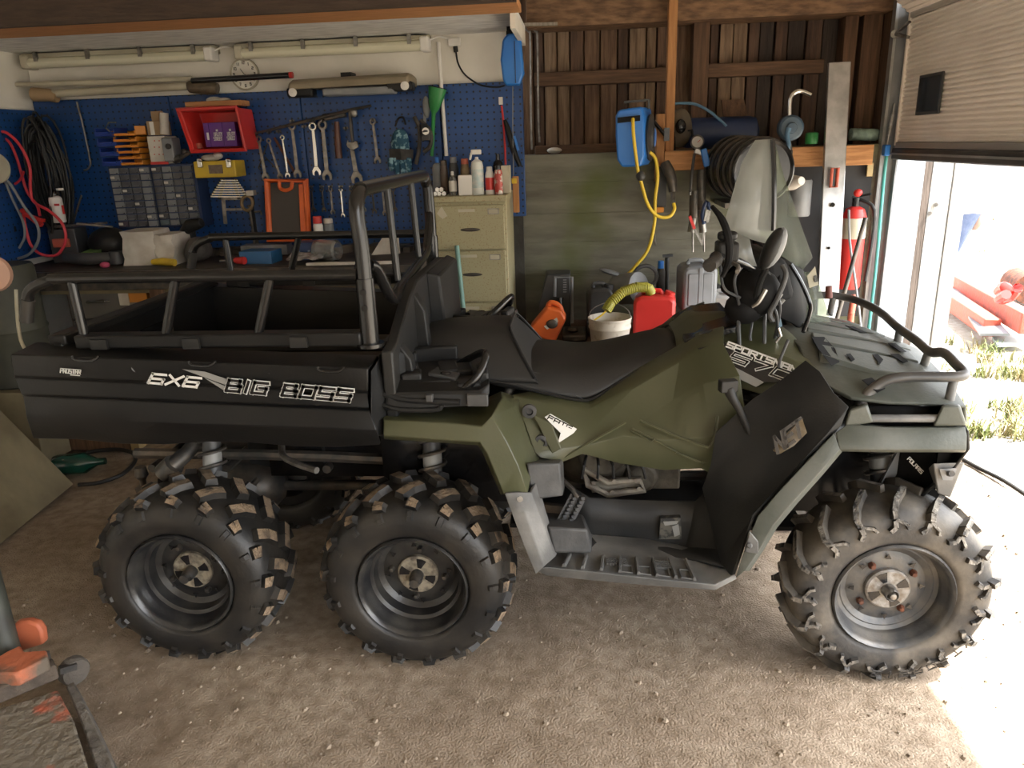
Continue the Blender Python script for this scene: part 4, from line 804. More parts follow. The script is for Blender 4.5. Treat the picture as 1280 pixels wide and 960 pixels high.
g_l.new(tc_.outputs['Object'], tn_.inputs[0]); g_l.new(tn_.outputs[0], rm_.inputs[0]); g_l.new(rm_.outputs[0], mxs.inputs[0]); g_l.new(t_.outputs[0], mxs.inputs[1])
tl_ = gn.new('ShaderNodeBsdfTranslucent'); tl_.inputs[0].default_value = (.62, .64, .6, 1); mx2 = gn.new('ShaderNodeMixShader'); mx2.inputs[0].default_value = .5; pbs.inputs['Base Color'].default_value = (.40, .41, .40, 1)
g_l.new(pbs.outputs[0], mx2.inputs[1]); g_l.new(tl_.outputs[0], mx2.inputs[2]); g_l.new(mx2.outputs[0], mxs.inputs[2]); g_l.new(mxs.outputs[0], gn['Material Output'].inputs['Surface'])
gl2 = gl_.copy(); gl2.name = 'clear_windshield'
for nn2 in gl2.node_tree.nodes:
    if nn2.type == 'MAP_RANGE': nn2.inputs[3].default_value = .12; nn2.inputs[4].default_value = .26
    if nn2.type == 'BSDF_TRANSPARENT': nn2.inputs[0].default_value = (.80, .86, .74, 1)
seam = [P(965, 174, 2.50), P(967, 215, 2.50), P(967, 260, 2.50), P(966, 288, 2.50), P(962, 306, 2.50)]
wl_ = [P(949, 173, 2.45), P(936, 178, 2.42), P(920, 226, 2.36), P(904, 283, 2.30), P(936, 299, 2.38)]
ws = part('windshield', M().grid([[s, (s+w)/2, w] for s, w in zip(seam, [P(944, 175, 2.43), P(928, 202, 2.38), P(916, 240, 2.34), P(904, 283, 2.30), P(934, 298, 2.40)])]), gl_, hd, thick=.003)
part('windshield', M().grid([[s, (s+w)/2, w] for s, w in zip([P(965, 174, 2.50), P(967, 215, 2.50), P(967, 260, 2.50), P(966, 284, 2.50), P(975, 320, 2.50), P(988, 335, 2.55)], [P(968, 180, 2.52), P(978, 218, 2.58), P(992, 258, 2.66), P(1004, 292, 2.72), P(1015, 322, 2.76), P(1001, 339, 2.72)])]), gl2, hd, thick=.003)
part('windshield_seam', M().tube([p+V(-.004, -.004, 0) for p in seam[:4]], .012, 6), 'gloss', ws)
part('lower_deflector', M().grid([[P(904, 285, 2.30), P(912, 310, 2.28), P(918, 330, 2.27)], [P(936, 299, 2.38), P(940, 318, 2.36), P(945, 333, 2.35)]]), gl_, hd, thick=.003)
cw = M().grid([[P(975, 322, 2.50), P(970, 350, 2.42), P(968, 395, 2.36)], [P(1000, 338, 2.62), P(996, 365, 2.56), P(990, 405, 2.48)], [P(1012, 372, 2.74), P(1008, 395, 2.70), P(1004, 416, 2.62)]])
part('front_cowl', cw, 'matte', hd, thick=.01)
part('cowl_edge', M().tube([P(988, 330, 2.5), P(1001, 352, 2.5), P(1012, 378, 2.5), P(1012, 392, 2.48), P(1004, 415, 2.44)], .007, 8, sm=4), 'gloss', hd)
part('clear_deflector', M().grid([[P(1001, 340, 2.70), P(1010, 380, 2.66), P(1006, 412, 2.60)], [P(1018, 340, 2.78), P(1030, 378, 2.76), P(1041, 415, 2.72)]]), gl2, hd, thick=.003)
part('deflector_sticker', M().prism([P(1009, 345, 2.68), P(1019, 333, 2.68), P(1023, 356, 2.68), P(1012, 360, 2.68)], (0, .003, 0)), 'cream', hd, label='small cream sticker')
part('sticker_print', M().prism([P(1017, 345, 2.678), P(1021, 344, 2.678), P(1022, 352, 2.678), P(1018, 353, 2.678)], (0, -.002, 0)), 'gloss', hd)
part('strap_tabs', M().tube([P(969, 378, 2.36), P(977, 367, 2.36)], .006, 6).tube([P(973, 382, 2.36), P(980, 374, 2.36)], .006, 6), 'decalgrey', hd)
# ================================================================== LEFT BAY: wall things
def Q(x, y, Y=4.57): return at(x, y, Y=Y)
def child(name, m, mat, par, **k): return obj(name, m, X[mat] if isinstance(mat, str) else mat, par, **k)
def S(name, label, cat, m, mat, group=None, **k): return solo(name, label, cat, m, X[mat] if isinstance(mat, str) else ([X[q] for q in mat] if isinstance(mat, list) else mat), group, **k)
# fluorescent battens
for i, (a, b, lab) in enumerate((((30, 74), (266, 60), 'white fluorescent batten at the far left end of the bay, unlit'), ((295, 57), (535, 42), 'white fluorescent batten right of the wall clock, unlit'))):
    p0 = Q(a[0], a[1], 4.52); p1 = Q(b[0], b[1], 4.52); p1.z = p0.z = 2.125
    t = thing('fluorescent_lamp', lab, 'lamp', (p0+p1)/2, 'battens over the bench')
    child('housing', M().loft([[V(x, 4.615, 2.172), V(x, 4.56, 2.173), V(x, 4.50, 2.165), V(x, 4.49, 2.142), V(x, 4.615, 2.13)] for x in (p0.x, p1.x)]), 'cream', t, bevel=.004)
    child('diffuser', M().loft([[V(x, 4.52+.042*cos(q), 2.115+.03*sin(q)) for q in [2*pi*k/12 for k in range(12)]] for x in (p0.x+.04, p1.x-.04)]), mat('milky_diffuser_%d' % i, (.70, .68, .52), .25), t)
    child('end_cap', M().box((p0.x+.02, 4.53, 2.12), (.05, .10, .075)), 'cream', t, bevel=.01); child('end_cap', M().box((p1.x-.02, 4.53, 2.12), (.05, .10, .075)), 'white', t, bevel=.01)
    for k in range(4): child('clip', M().box((p0.x+.1+(p1.x-p0.x-.2)*k/3, 4.482, 2.145), (.02, .02, .05)), 'steel', t)
    child('supply_wire', M().tube([(p1.x, 4.53, 2.14), (p1.x+.05, 4.56, 2.16), (p1.x+.08, 4.59, 2.155), (p1.x+.10, 4.61, 2.15)], .005, 6, sm=4), 'white', t)
# wall clock
t = thing('clock', 'round cream wall clock half hidden behind the long tubes', 'clock', Q(307, 93, 4.6)); c = Q(307, 93, 4.615)
child('clock_face', M().lathe([(.080, .012), (.001, .014)], c, (0, -1, 0), 36), mat('clock_white', (.85, .82, .74), .5), t); child('clock_rim', M().lathe([(.086, 0), (.089, .012), (.086, .022), (.079, .020), (.079, .010)], c, (0, -1, 0), 36, cap=False), 'cream', t)
m = M()
for k in range(12):
    a = pi/2-2*pi*k/12; g = c+V(.062*cos(a), -.0175, .062*sin(a)); txt = str(12 if k == 0 else k)
    for j, d in enumerate(txt): o = g+V((j-len(txt)/2)*.011, 0, -.007); letters(d, o+V(.001, 0, 0), o+V(.009, 0, 0), o+V(.001, 0, .014), w=.2, thick=.001, m=m)
child('numerals', m, 'gloss', t)
child('clock_hand', M().bar(c+V(0, -.02, 0), c+V(.05, -.02, -.02), .002, .006, (0, -1, 0)), 'gloss', t); child('clock_hand', M().bar(c+V(0, -.021, 0), c+V(-.02, -.021, .03), .002, .007, (0, -1, 0)), 'gloss', t)
# long things lying across hooks
t = thing('wrapped_tube', 'long cream tube with a brown taped end lying under the clock', 'tube', Q(150, 112, 4.5))
child('tube', M().cyl(Q(55, 118, 4.5), Q(245, 107, 4.5), .022, n=14), 'cream', t)
child('taped_end', M().tube([Q(236, 109, 4.5), Q(244, 108, 4.5), Q(262, 109, 4.5), Q(272, 111, 4.5)], [.03, .042, .042, .03], 12), mat('brown_tape', (.12, .09, .055), .45, c2=(.08, .06, .04), ns=30, bump=.3), t)
child('paper_wrap', M().tube([Q(42, 118, 4.5), Q(62, 119, 4.5), Q(72, 122, 4.5)], [.04, .036, .03], 10), 'card', t)
S('long_pole', 'thin beige pole lying above the taped cream tube', 'pole', M().tube([Q(10, 106, 4.49), Q(130, 103, 4.49), Q(240, 98, 4.49)], [.012, .017, .013], 10), 'cream')
S('black_tube', 'long black tube with a red end in front of the clock', 'tube', M().cyl(Q(240, 101, 4.46), Q(362, 94, 4.46), .016, n=12).cyl(Q(362, 94, 4.46), Q(366, 93.8, 4.46), .017, n=12, mi=1), ['gloss', 'red'])
t = thing('hood_lamp', 'beige plastic lamp hood with black ends hung above the spanners', 'lamp', Q(438, 110, 4.5))
a, b = Q(362, 113, 4.46), Q(516, 104, 4.46)
child('hood', M().loft([[p+V(0, dy, dz) for dy, dz in ((.09, .055), (.0, .055), (-.05, .035), (-.055, .0), (.09, .0))] for p in (a+V(-.0, .03, -.02), a+V(.02, 0, 0), b+V(-.02, 0, 0), b+V(0, .03, -.02))]), mat('beige_plastic', (.27, .225, .155), .5, c2=(.22, .18, .12), ns=5), t, bevel=.008)
child('lamp_glass', M().b2((a.x+.2, a.y-.045, a.z-.04), (b.x-.1, a.y+.06, a.z+.0)), 'midgrey', t, bevel=.01)
for p, s in ((a, 1), (b, -1)):
    e = child('lamp_end', M().box(p+V(s*.07, .0, -.015), (.15, .09, .05)), 'black', t, bevel=.012); child('lamp_knob', M().lathe([(.022, 0), (.024, .008), (.016, .012), (.001, .012)], p+V(s*.035, -.045, -.015), (0, -1, 0), 16), 'white', e)
child('hanger', M().b2((Q(437, 98).x-.03, 4.5, b.z+.05), (Q(437, 98).x+.03, 4.6, b.z+.075)), 'black', t)
# blue hand lamp / cable reel hanging at the end of the bay
t = thing('hanging_cable_box', 'blue cable box hung from a black strap at the bay end', 'cable box', Q(641, 75, 4.4)); c = Q(641, 75, 4.42)
child('case', M().prism([c+V(dx, .035, dz) for dx, dz in ((-.055, -.10), (-.065, 0), (-.05, .10), (-.02, .13), (.03, .13), (.05, .09), (.06, -.07), (.035, -.13), (-.04, -.13))], (0, -.07, 0)), 'blue', t, bevel=.012)
child('strap', M().bar(c+V(-.01, 0, .12), c+V(-.01, .0, .2), .035, .02, (0, 1, 0)), 'gloss', t); child('handle', M().box(c+V(-.01, 0, .13), (.04, .05, .03)), 'gloss', t, bevel=.006)
child('case_seam', M().bar(c+V(.015, -.037, .09), c+V(.015, -.037, -.12), .004, .004, (0, 1, 0)), 'dkblue', t)
# socket, cable, pipe, hook rod
t = thing('power_socket', 'white surface socket at the top of the white wall, black plug in it', 'socket', Q(568, 53, 4.61))
child('socket_box', M().box(Q(568, 53, 4.60), (.07, .035, .045)), 'white', t, bevel=.005); child('plug', M().cyl(Q(569, 58, 4.585), Q(570, 65, 4.585), .013, n=10), 'black', t)
S('socket_cable', 'thin black cable sagging from the wall socket to the blue panel', 'cable', M().tube([Q(570, 65, 4.585), Q(573, 80, 4.585), Q(582, 94, 4.58), Q(600, 106, 4.58), Q(620, 109, 4.58), Q(631, 107, 4.575)], .005, 7, sm=5), 'black')
S('conduit_pipe', 'upright white conduit pipe right of the green funnel', 'pipe', M().tube([Q(548, 53, 4.60), Q(551, 100, 4.575), Q(558, 195, 4.57)], .011, 10), 'white')
S('hook_rod', 'thin steel rod with a hooked foot on bare blue panel', 'rod', M().tube([Q(96, 127), Q(104, 158), Q(112, 196), Q(113, 206), Q(109, 212), Q(105, 213)], .006, 8, sm=3), 'steel')
S('coiled_cable', 'small black cable coil hanging from a hook in the blue corner', 'cable', M().tube([Q(46, 150, 4.5), Q(38, 160, 4.5), Q(38, 182, 4.5), Q(46, 192, 4.5), Q(57, 190, 4.5), Q(58, 170, 4.5), Q(50, 152, 4.5), Q(47, 148, 4.48), Q(55, 160, 4.48), Q(62, 188, 4.48), Q(68, 206, 4.48)], .011, 8, sm=5), 'black')
m = M(); r_ = random.Random(5)
for k in range(20):
    c = V(Q(34+r_.uniform(-6, 6), 222, 4.42-.008*k).x, 4.44-.008*k, Q(26, 225, 4.4).z+r_.uniform(-.03, .03)); rx = .08+r_.uniform(-.03, .01); c.x = max(c.x, -3.11); rz_ = .30+r_.uniform(-.06, .05)
    m.tube([c+V(rx*cos(q), .02*sin(2*q+k), rz_*sin(q)) for q in [2*pi*j/22 for j in range(22)]], .007, 6, closed=True)
S('black_cable_bundle', 'thick bundle of black cables hanging at the left edge behind red jumper leads', 'cable bundle', m, 'black')
t = thing('jumper_leads', 'pair of red jumper leads looped at the left edge, clamps on', 'jumper leads', Q(45, 315, 4.2))
child('red_cable', M().tube([Q(-6, 165, 4.25), Q(8, 166, 4.25), Q(25, 182, 4.25), Q(37, 208, 4.25), Q(38, 235, 4.25), Q(42, 252, 4.25), Q(62, 264, 4.22), Q(78, 280, 4.2), Q(82, 300, 4.2), Q(72, 318, 4.2), Q(52, 318, 4.2), Q(38, 305, 4.2), Q(31, 280, 4.2), Q(29, 262, 4.2)], .0085, 8, sm=5), mat('red_cable', (.62, .05, .07), .4), t)
child('red_cable', M().tube([Q(-6, 170, 4.27), Q(10, 176, 4.27), Q(20, 195, 4.27), Q(27, 218, 4.27), Q(34, 240, 4.27), Q(46, 256, 4.26), Q(50, 270, 4.24)], .008, 8, sm=5).tube([Q(-6, 235, 4.26), Q(10, 234, 4.26), Q(24, 226, 4.26), Q(30, 214, 4.26)], .007, 8, sm=4), mat('red_cable_b', (.55, .04, .06), .4), t)
child('clamp', M().bar(Q(27, 262, 4.2), Q(52, 282, 4.2), .03, .02).bar(Q(30, 268, 4.19), Q(55, 276, 4.19), .022, .018), 'red', t, label='red lead clamp')
S('grey_cable_loop', 'loose grey cable loop hanging in front of the jumper leads', 'cable', M().tube([Q(2, 220, 4.15), Q(14, 232, 4.15), Q(30, 258, 4.15), Q(46, 280, 4.15), Q(48, 300, 4.15), Q(36, 318, 4.15), Q(14, 324, 4.15), Q(0, 318, 4.15), Q(-8, 300, 4.15)], .008, 8, sm=5).tube([Q(6, 225, 4.16), Q(16, 250, 4.16), Q(28, 275, 4.16), Q(31, 295, 4.16), Q(24, 310, 4.16)], .007, 8, sm=4), 'midgrey')
t = thing('cable_reel', 'round cream cable drum cut by the left edge of the picture', 'reel', Q(-4, 230, 4.1)); c = Q(-6, 210, 4.1)
child('flange', M().lathe([(.085, 0), (.085, .015), (.04, .018), (.035, .05)], c, (.1, -1, .05), 28), 'cream', t); child('hub', M().lathe([(.03, .04), (.032, .06), (.02, .065), (.001, .06)], c, (.1, -1, .05), 16), 'dkgrey', t)
t = thing('plug_block', 'white plug and socket block at the lower left by the cables', 'plug', Q(8, 300, 4.2))
child('socket', M().box(Q(4, 288, 4.2), (.06, .05, .10), R=Matrix.Rotation(-.3, 3, 'Y')), 'white', t, bevel=.01); child('plug', M().box(Q(18, 289, 4.2), (.035, .04, .09)), 'white', t, bevel=.01); child('plug_face', M().box(Q(18, 286, 4.175), (.02, .006, .03)), 'black', t)
# ------------------------------------------------------------------ bench
BZ = .985
t = thing('workbench', 'long dark workbench along the blue pegboard', 'workbench', (-2.1, 4.28, 0))
child('bench_top', M().b2((LW+.02, 3.99, BZ-.05), (-.84, 4.585, BZ)), 'benchtop', t, bevel=.006)
child('front_board', M().b2((LW+.02, 3.965, BZ-.11), (-.84, 3.992, BZ-.005)), 'dksteel', t, bevel=.004)
child('apron', M().b2((LW+.02, 4.0, BZ-.135), (-.84, 4.03, BZ-.10)), 'ply', t)
for x in (-3.2, -2.35, -1.6, -.9):
    for y in (4.02, 4.52): child('leg', M().b2((x-.04, y-.04, 0), (x+.04, y+.04, BZ-.05)), 'wood', t, bevel=.004)
child('lower_shelf', M().b2((LW+.03, 4.05, .28), (-.86, 4.56, .31)), 'ply', t)
child('back_board', M().b2((LW+.03, 4.565, .0), (-.86, 4.585, .95)), 'dkgrey', t)
t = thing('drawer_unit', 'grey steel drawer unit with a chrome pull under the bench', 'drawer unit', (-2.6, 4.25, .31))
dx0, dx1 = Q(84, 370, 4.04).x, Q(158, 370, 4.04).x
child('carcass', M().b2((dx0-.01, 4.06, .312), (dx1, 4.5, .88)), 'dkgrey', t)
for k in range(3):
    d = child('drawer_front', M().b2((dx0, 4.04, .70-.18*k), (dx1, 4.062, .865-.18*k)), mat('drawer_grey_%d' % k, (.13, .125, .115), .5, c2=(.10, .095, .085), ns=4), t, bevel=.004)
    child('drawer_pull', M().tube([(dx0+.12, 4.04, .80-.18*k), (dx0+.13, 4.015, .80-.18*k), (dx1-.12, 4.015, .805-.18*k), (dx1-.11, 4.04, .80-.18*k)], .007, 8), 'chrome', d)
S('red_label_box', 'small red carton on the rim of the drawer unit', 'carton', M().b2(Q(100, 353, 4.10), Q(113, 348, 4.16)), 'red')
S('orange_carton', 'orange carton lying end-on beside the grey drawers', 'carton', M().box(Q(174, 366, 4.1)+V(.01, .02, 0), (.11, .15, .09), rz=.1), 'orangeamber', bevel=.003)
S('pale_carton', 'pale grey carton between the drawers and the orange carton', 'carton', M().box(Q(156, 367, 4.08)+V(.015, .03, 0), (.06, .15, .12)), 'paper', bevel=.003)
S('wooden_box', 'plain wooden box under the bench right of the grey drawers', 'box', M().b2((Q(165, 366, 4.1).x+.01, 4.045, .312), (Q(200, 366, 4.1).x, 4.42, Q(172, 366, 4.1).z-.062)), 'wood', bevel=.004)
# parts cabinets
for i, (x0, x1, y0, y1, lab) in enumerate(((141, 196, 208, 284, 'left grey small-parts cabinet of shallow drawers'), (193, 250, 206, 282, 'right grey small-parts cabinet, under the small silver box'))):
    t = thing('parts_cabinet', lab, 'drawer cabinet', Q((x0+x1)/2, y1, 4.45), 'small-parts cabinets on the pegboard')
    a = Q(x0+3, y1, 4.47); b = Q(x1-3, y0, 4.47); a.x = (Q(x0, y0, 4.47).x+Q(x0+10, y1, 4.47).x)/2; b.x = a.x+.25
    child('carcass', M().b2((a.x-.012, 4.455, a.z-.01), (b.x+.012, 4.585, b.z+.008)), 'dkblue', t)
    for r in range(9):
        for cc in range(4):
            w = (b.x-a.x)/4; h = (b.z-a.z)/9; x = a.x+w*cc; z = a.z+h*r
            d = child('drawer', M().b2((x+.003, 4.438, z+.003), (x+w-.003, 4.46, z+h-.004)).b2((x+.012, 4.428, z+.004), (x+w-.012, 4.44, z+.011)), mat('drawer_clear_%d%d%d' % (i, r, cc), tuple(random.uniform(.06, .15)*k for k in (.95, 1, 1.05)), .35) if cc == 0 and r == 0 else X['midgrey'] if (r*3+cc*5+i) % 3 == 0 else X['drw'] if 'drw' in X else X.setdefault('drw', mat('smoky_drawer', (.10, .105, .115), .3, c2=(.06, .06, .065), ns=18)), t)
            if (r*5+cc*3+i*2) % 7 == 0: child('drawer_tag', M().b2((x+.008, 4.427, z+.014), (x+w*.55, 4.429, z+.028)), 'paper', d)
# stacks of bins, cartons
def binstack(name, lab, cx, cy0, cy1, n, mt, w=.12):
    t = thing(name, lab, 'storage bins', Q(cx, cy1, 4.45)); b = Q(cx, cy1, 4.47); h = (Q(cx, cy0, 4.47).z-b.z)/n
    for k in range(n):
        z = b.z+h*k; c = V(b.x-.004*k, 4.49, z); m = M()
        m.b2(c+V(-w/2, -.07, 0), c+V(w/2, .07, .006)).b2(c+V(-w/2, -.07, 0), c+V(-w/2+.006, .07, h*.85)).b2(c+V(w/2-.006, -.07, 0), c+V(w/2, .07, h*.85)).b2(c+V(-w/2, .064, 0), c+V(w/2, .07, h*.9)).b2(c+V(-w/2, -.075, 0), c+V(w/2, -.069, h*.45))
        m.box(c+V(0, -.082, h*.32), (w*.55, .012, h*.2))
        child('bin', m, mt, t, bevel=.002)
    return t
binstack('blue_bins', 'stack of blue storage bins at the left end of the cabinets', 147, 158, 207, 4, 'dkblue2' if 'dkblue2' in X else X.setdefault('dkblue2', mat('deep_blue_plastic', (.015, .045, .26), .4)))
S('bent_wire_rod', 'bent steel wire standing in the blue storage bins', 'rod', M().tube([Q(146, 172, 4.44), Q(132, 160, 4.44), Q(136, 153, 4.44), Q(145, 153, 4.44)], .005, 6), 'steel')
binstack('amber_bins', 'stack of amber storage bins between blue bins and white carton', 171, 162, 206, 6, 'orangeamber', .14)
S('wooden_holder', 'small brown wood block above the amber bins', 'block', M().box(Q(176, 163, 4.47), (.06, .06, .05), rz=.4), 'orangeamber', bevel=.004)
t = thing('white_carton', 'white carton with red marks beside the amber bins', 'carton', Q(200, 205, 4.46))
child('carton', M().b2(V(Q(189, 205, 4.42).x, 4.42, Q(200, 205, 4.42).z), V(Q(211, 205, 4.42).x, 4.56, Q(200, 170, 4.42).z)), 'paper', t, bevel=.003)
m = M()
for qx in (193, 199, 204):
    for qy in (176, 184, 193): m.box(Q(qx, qy, 4.417), (.006, .002, .006))
child('red_mark', m, 'red', t, kind='stuff')
child('red_base', M().b2(V(Q(189, 205, 4.42).x, 4.416, Q(200, 205.5, 4.42).z), V(Q(211, 205, 4.42).x, 4.42, Q(200, 202, 4.42).z)), 'red', t)
t = thing('silver_box', 'small silver box right of the white carton', 'box', Q(213, 200, 4.46)); child('box', M().b2(V(Q(206, 205, 4.4).x, 4.40, Q(212, 202, 4.4).z), V(Q(219, 205, 4.4).x, 4.5, Q(212, 172, 4.4).z)), 'midgrey', t, bevel=.006)
child('dial', M().lathe([(.016, 0), (.016, .01), (.001, .011)], Q(211, 183, 4.4), (0, -1, 0), 14), 'gloss', t)
t = thing('kraft_carton', 'open brown carton with a white strip on the white carton', 'carton', Q(196, 168, 4.46)); child('carton', M().b2(V(Q(185, 168, 4.43).x, 4.43, Q(196, 169, 4.43).z), V(Q(203, 168, 4.43).x, 4.54, Q(196, 151, 4.43).z)), 'card', t, bevel=.003); child('strip', M().b2(V(Q(189, 168, 4.43).x, 4.427, Q(196, 168.5, 4.43).z), V(Q(194, 168, 4.43).x, 4.43, Q(196, 152, 4.43).z)), 'white', t)
S('paper_roll', 'short roll of pale paper upright beside the brown carton', 'roll', M().cyl(Q(206, 168, 4.44), Q(205, 141, 4.44), .025, n=14), 'paper')
S('small_brown_box', 'little brown box leaning behind the paper roll', 'box', M().box(Q(197, 146, 4.5), (.06, .05, .06), rz=.3), 'card', bevel=.003)
S('chuck_key', 'dark drill chuck lying on top of the right parts cabinet', 'tool', M().cyl(Q(217, 200, 4.42), Q(226, 197, 4.42), .02, n=12).cyl(Q(226, 197, 4.42), Q(238, 190, 4.42), .012, n=10).ell(Q(231, 190, 4.44), (.022, .02, .02)), 'dksteel')
# red crate with boxes
t = thing('red_crate', 'red plastic crate on its side holding purple boxes', 'crate', Q(270, 190, 4.4))
x0, x1 = Q(230, 190, 4.36).x, Q(308, 190, 4.36).x; z0, z1 = Q(270, 188.5, 4.36).z, Q(270, 135, 4.36).z
o4 = [V(x0, 4.36, z1), V(x1-.02, 4.36, z1), V(x1, 4.36, z0), V(x0+.05, 4.36, z0)]; cc = sum(o4, V(0, 0, 0))/4
i4 = [cc+(p-cc)*.90 for p in o4]; b4 = [V(p.x*.97+cc.x*.03, 4.575, p.z*.97+cc.z*.03) for p in o4]; bi = [V((cc+(p-cc)*.88).x, 4.565, (cc+(p-cc)*.88).z) for p in o4]
child('crate_shell', M().add(o4+i4+b4+bi, [(k, (k+1) % 4, 4+(k+1) % 4, 4+k) for k in range(4)]+[(k, (k+1) % 4, 8+(k+1) % 4, 8+k) for k in range(4)]+[(4+k, 4+(k+1) % 4, 12+(k+1) % 4, 12+k) for k in range(4)]+[(8, 9, 10, 11), (12, 13, 14, 15)]), 'red', t, bevel=.004)
child('crate_rim', M().tube([p+V(0, -.004, 0) for p in o4], .012, 6, closed=True), 'red', t)
for k, (qx0, qx1, lab, txt) in enumerate(((257, 264, 'narrow purple box, leftmost in the red crate', ''), (264, 281, 'middle purple box with white lettering in the red crate', 'Q'), (281, 297, 'right purple box with white lettering in the red crate', 'Q'))):
    c = thing('purple_box', lab, 'box', Q((qx0+qx1)/2, 187, 4.40), 'purple boxes in the red crate'); y_ = 4.39+.004*k
    child('carton', M().b2(V(Q(qx0, 180, y_).x, y_, z0+.022), V(Q(qx1, 180, y_).x-.002, y_+.1, Q(270, 153, y_).z)), 'purple', c, bevel=.002)
    m = M(); lx0, lx1 = Q(qx0, 172, y_).x, Q(qx1, 172, y_).x; w = lx1-lx0; zz = Q(270, 170, y_).z
    if txt:
        letters('QUALITY', V(lx0+w*.15, y_-.002, zz), V(lx0+w*.85, y_-.002, zz), V(lx0+w*.15, y_-.002, zz+.018), w=.2, gap=.3, thick=.001, m=m)
        letters('STREET', V(lx0+w*.2, y_-.002, zz-.024), V(lx0+w*.8, y_-.002, zz-.024), V(lx0+w*.2, y_-.002, zz-.006), w=.2, gap=.3, thick=.001, m=m)
        m.box(V(lx0+w*.5, y_-.002, zz+.03), (.012, .002, .012))
    else: m.box(V(lx0+w*.5, y_-.002, zz), (.012, .002, .04))
    child('lettering', m, 'decal', c)
S('red_cap', 'small dull red cap lying in the red crate', 'pot', M().lathe([(.02, 0), (.024, .005), (.02, .03), (.001, .032)], Q(249, 186, 4.42)+V(0, 0, .0), (0, 0, 1), 14), 'redmetal')  # loose red cap in the crate
S('pine_plank', 'short pale plank lying on top of the red crate', 'plank', M().box(Q(272, 130, 4.45), (.33, .12, .028)), 'pine', bevel=.003)
S('paper_scraps', 'crumpled pale packaging on the short plank', 'packaging', M().ell(Q(268, 125, 4.47), (.05, .03, .018)).ell(Q(280, 125, 4.47), (.04, .03, .014)), 'paper')
# yellow organiser case
t = thing('yellow_case', 'yellow toolbox with two steel latches under the red crate', 'toolbox', Q(270, 222, 4.45))
a, b = V(Q(244, 222, 4.43).x, 4.43, Q(270, 222, 4.43).z), V(Q(296, 222, 4.43).x, 4.57, Q(270, 201, 4.43).z)
child('case', M().b2(a, b), 'yellow', t, bevel=.006); child('label_window', M().b2(V(Q(261, 1, 4.43).x*0+Q(261, 212, 4.425).x, 4.424, Q(270, 217, 4.425).z), V(Q(278, 212, 4.425).x, 4.431, Q(270, 206, 4.425).z)), mat('brown_label', (.13, .09, .07), .5, c2=(.2, .15, .1), ns=60), t)
for qx in (250, 286): child('latch', M().box(Q(qx, 204, 4.42), (.028, .02, .05)).cyl(Q(qx-2, 200, 4.41), Q(qx+2, 200, 4.41), .01, n=8), 'chrome', t, bevel=.003)
S('clear_bag', 'crumpled clear bag on the yellow toolbox', 'bag', M().ell(Q(264, 197, 4.46), (.06, .04, .02)).ell(Q(272, 195, 4.46), (.03, .03, .02)), 'paper')
BZ = .985
# fan-shaped spanner rack, square, clamp
t = thing('spanner_fan', 'fan-shaped rack of small spanners under the yellow toolbox', 'spanner rack', Q(286, 245, 4.5))
for k in range(8):
    y = 225.5+2.9*k; w = 9+1.9*k; p0, p1 = Q(286-w, y, 4.52), Q(286+w*1.0, y, 4.52)
    child('spanner', M().bar(p0, p1, .006, .009, (0, 1, 0)).ell(p0, (.012, .005, .008), 8).ell(p1, (.012, .005, .008), 8), 'chrome', t)
child('rack_band', M().bar(Q(281, 224, 4.53), Q(274, 249, 4.53), .02, .006, (0, 1, 0)).bar(Q(291, 224, 4.53), Q(299, 249, 4.53), .02, .006, (0, 1, 0)), 'dkgrey', t)
S('try_square', 'steel framing square with a rung under the spanner fan', 'square', M().bar(Q(279, 248, 4.54), Q(282, 280, 4.54), .022, .006, (0, 1, 0)).bar(Q(278, 248.5, 4.54), Q(302, 248, 4.54), .006, .016, (0, 0, 1)).bar(Q(282, 262, 4.54), Q(303, 261.5, 4.54), .006, .014, (0, 0, 1)), 'steel')
t = thing('bench_clamp', 'dark steel screw clamp with a ring standing on the bench', 'clamp', Q(313, 285, 4.45))
child('ring', M().tube([Q(309+7*cos(q), 254+9*sin(q), 4.45) for q in [2*pi*k/18 for k in range(18)]], .010, 8, closed=True), mat('brass_brown', (.22, .16, .09), .45, .6), t); child('bracket', M().b2(Q(311, 240, 4.47), Q(319, 256, 4.52)).b2(Q(313, 256, 4.45), V(Q(318, 285, 4.5).x, 4.5, BZ)), 'dksteel', t, bevel=.004)
child('pad', M().box(Q(314, 241, 4.46), (.045, .05, .03)), 'paper', t, bevel=.003); child('spindle', M().tube([Q(318, 265, 4.46), Q(326, 264, 4.46), Q(327, 269, 4.46)], .006, 8), 'steel', t)
# orange-edged black case lid
t = thing('orange_case', 'black case lid with a thick orange edge standing on the bench', 'case', Q(358, 300, 4.4))
c4 = [Q(334, 226, 4.44), Q(382, 226, 4.44), Q(386, 300, 4.40), Q(337, 300, 4.40)]; mid = sum(c4, V(0, 0, 0))/4
child('panel', M().prism([mid+(p-mid)*.9 for p in c4], (0, .035, 0)), mat('grey_brown_plastic', (.055, .048, .042), .6), t)
child('orange_edge', M().tube(c4, .022, 8, closed=True), 'orange', t)
child('side_edge', M().bar(Q(379, 230, 4.44), Q(382, 297, 4.40), .05, .03, (0, 1, 0)), 'orange', t, bevel=.005)
child('handle', M().tube([Q(349, 227, 4.42), Q(350, 235, 4.42), Q(357, 238, 4.42), Q(364, 235, 4.42), Q(365, 227, 4.42)], .011, 8, sm=3), 'orange', t)
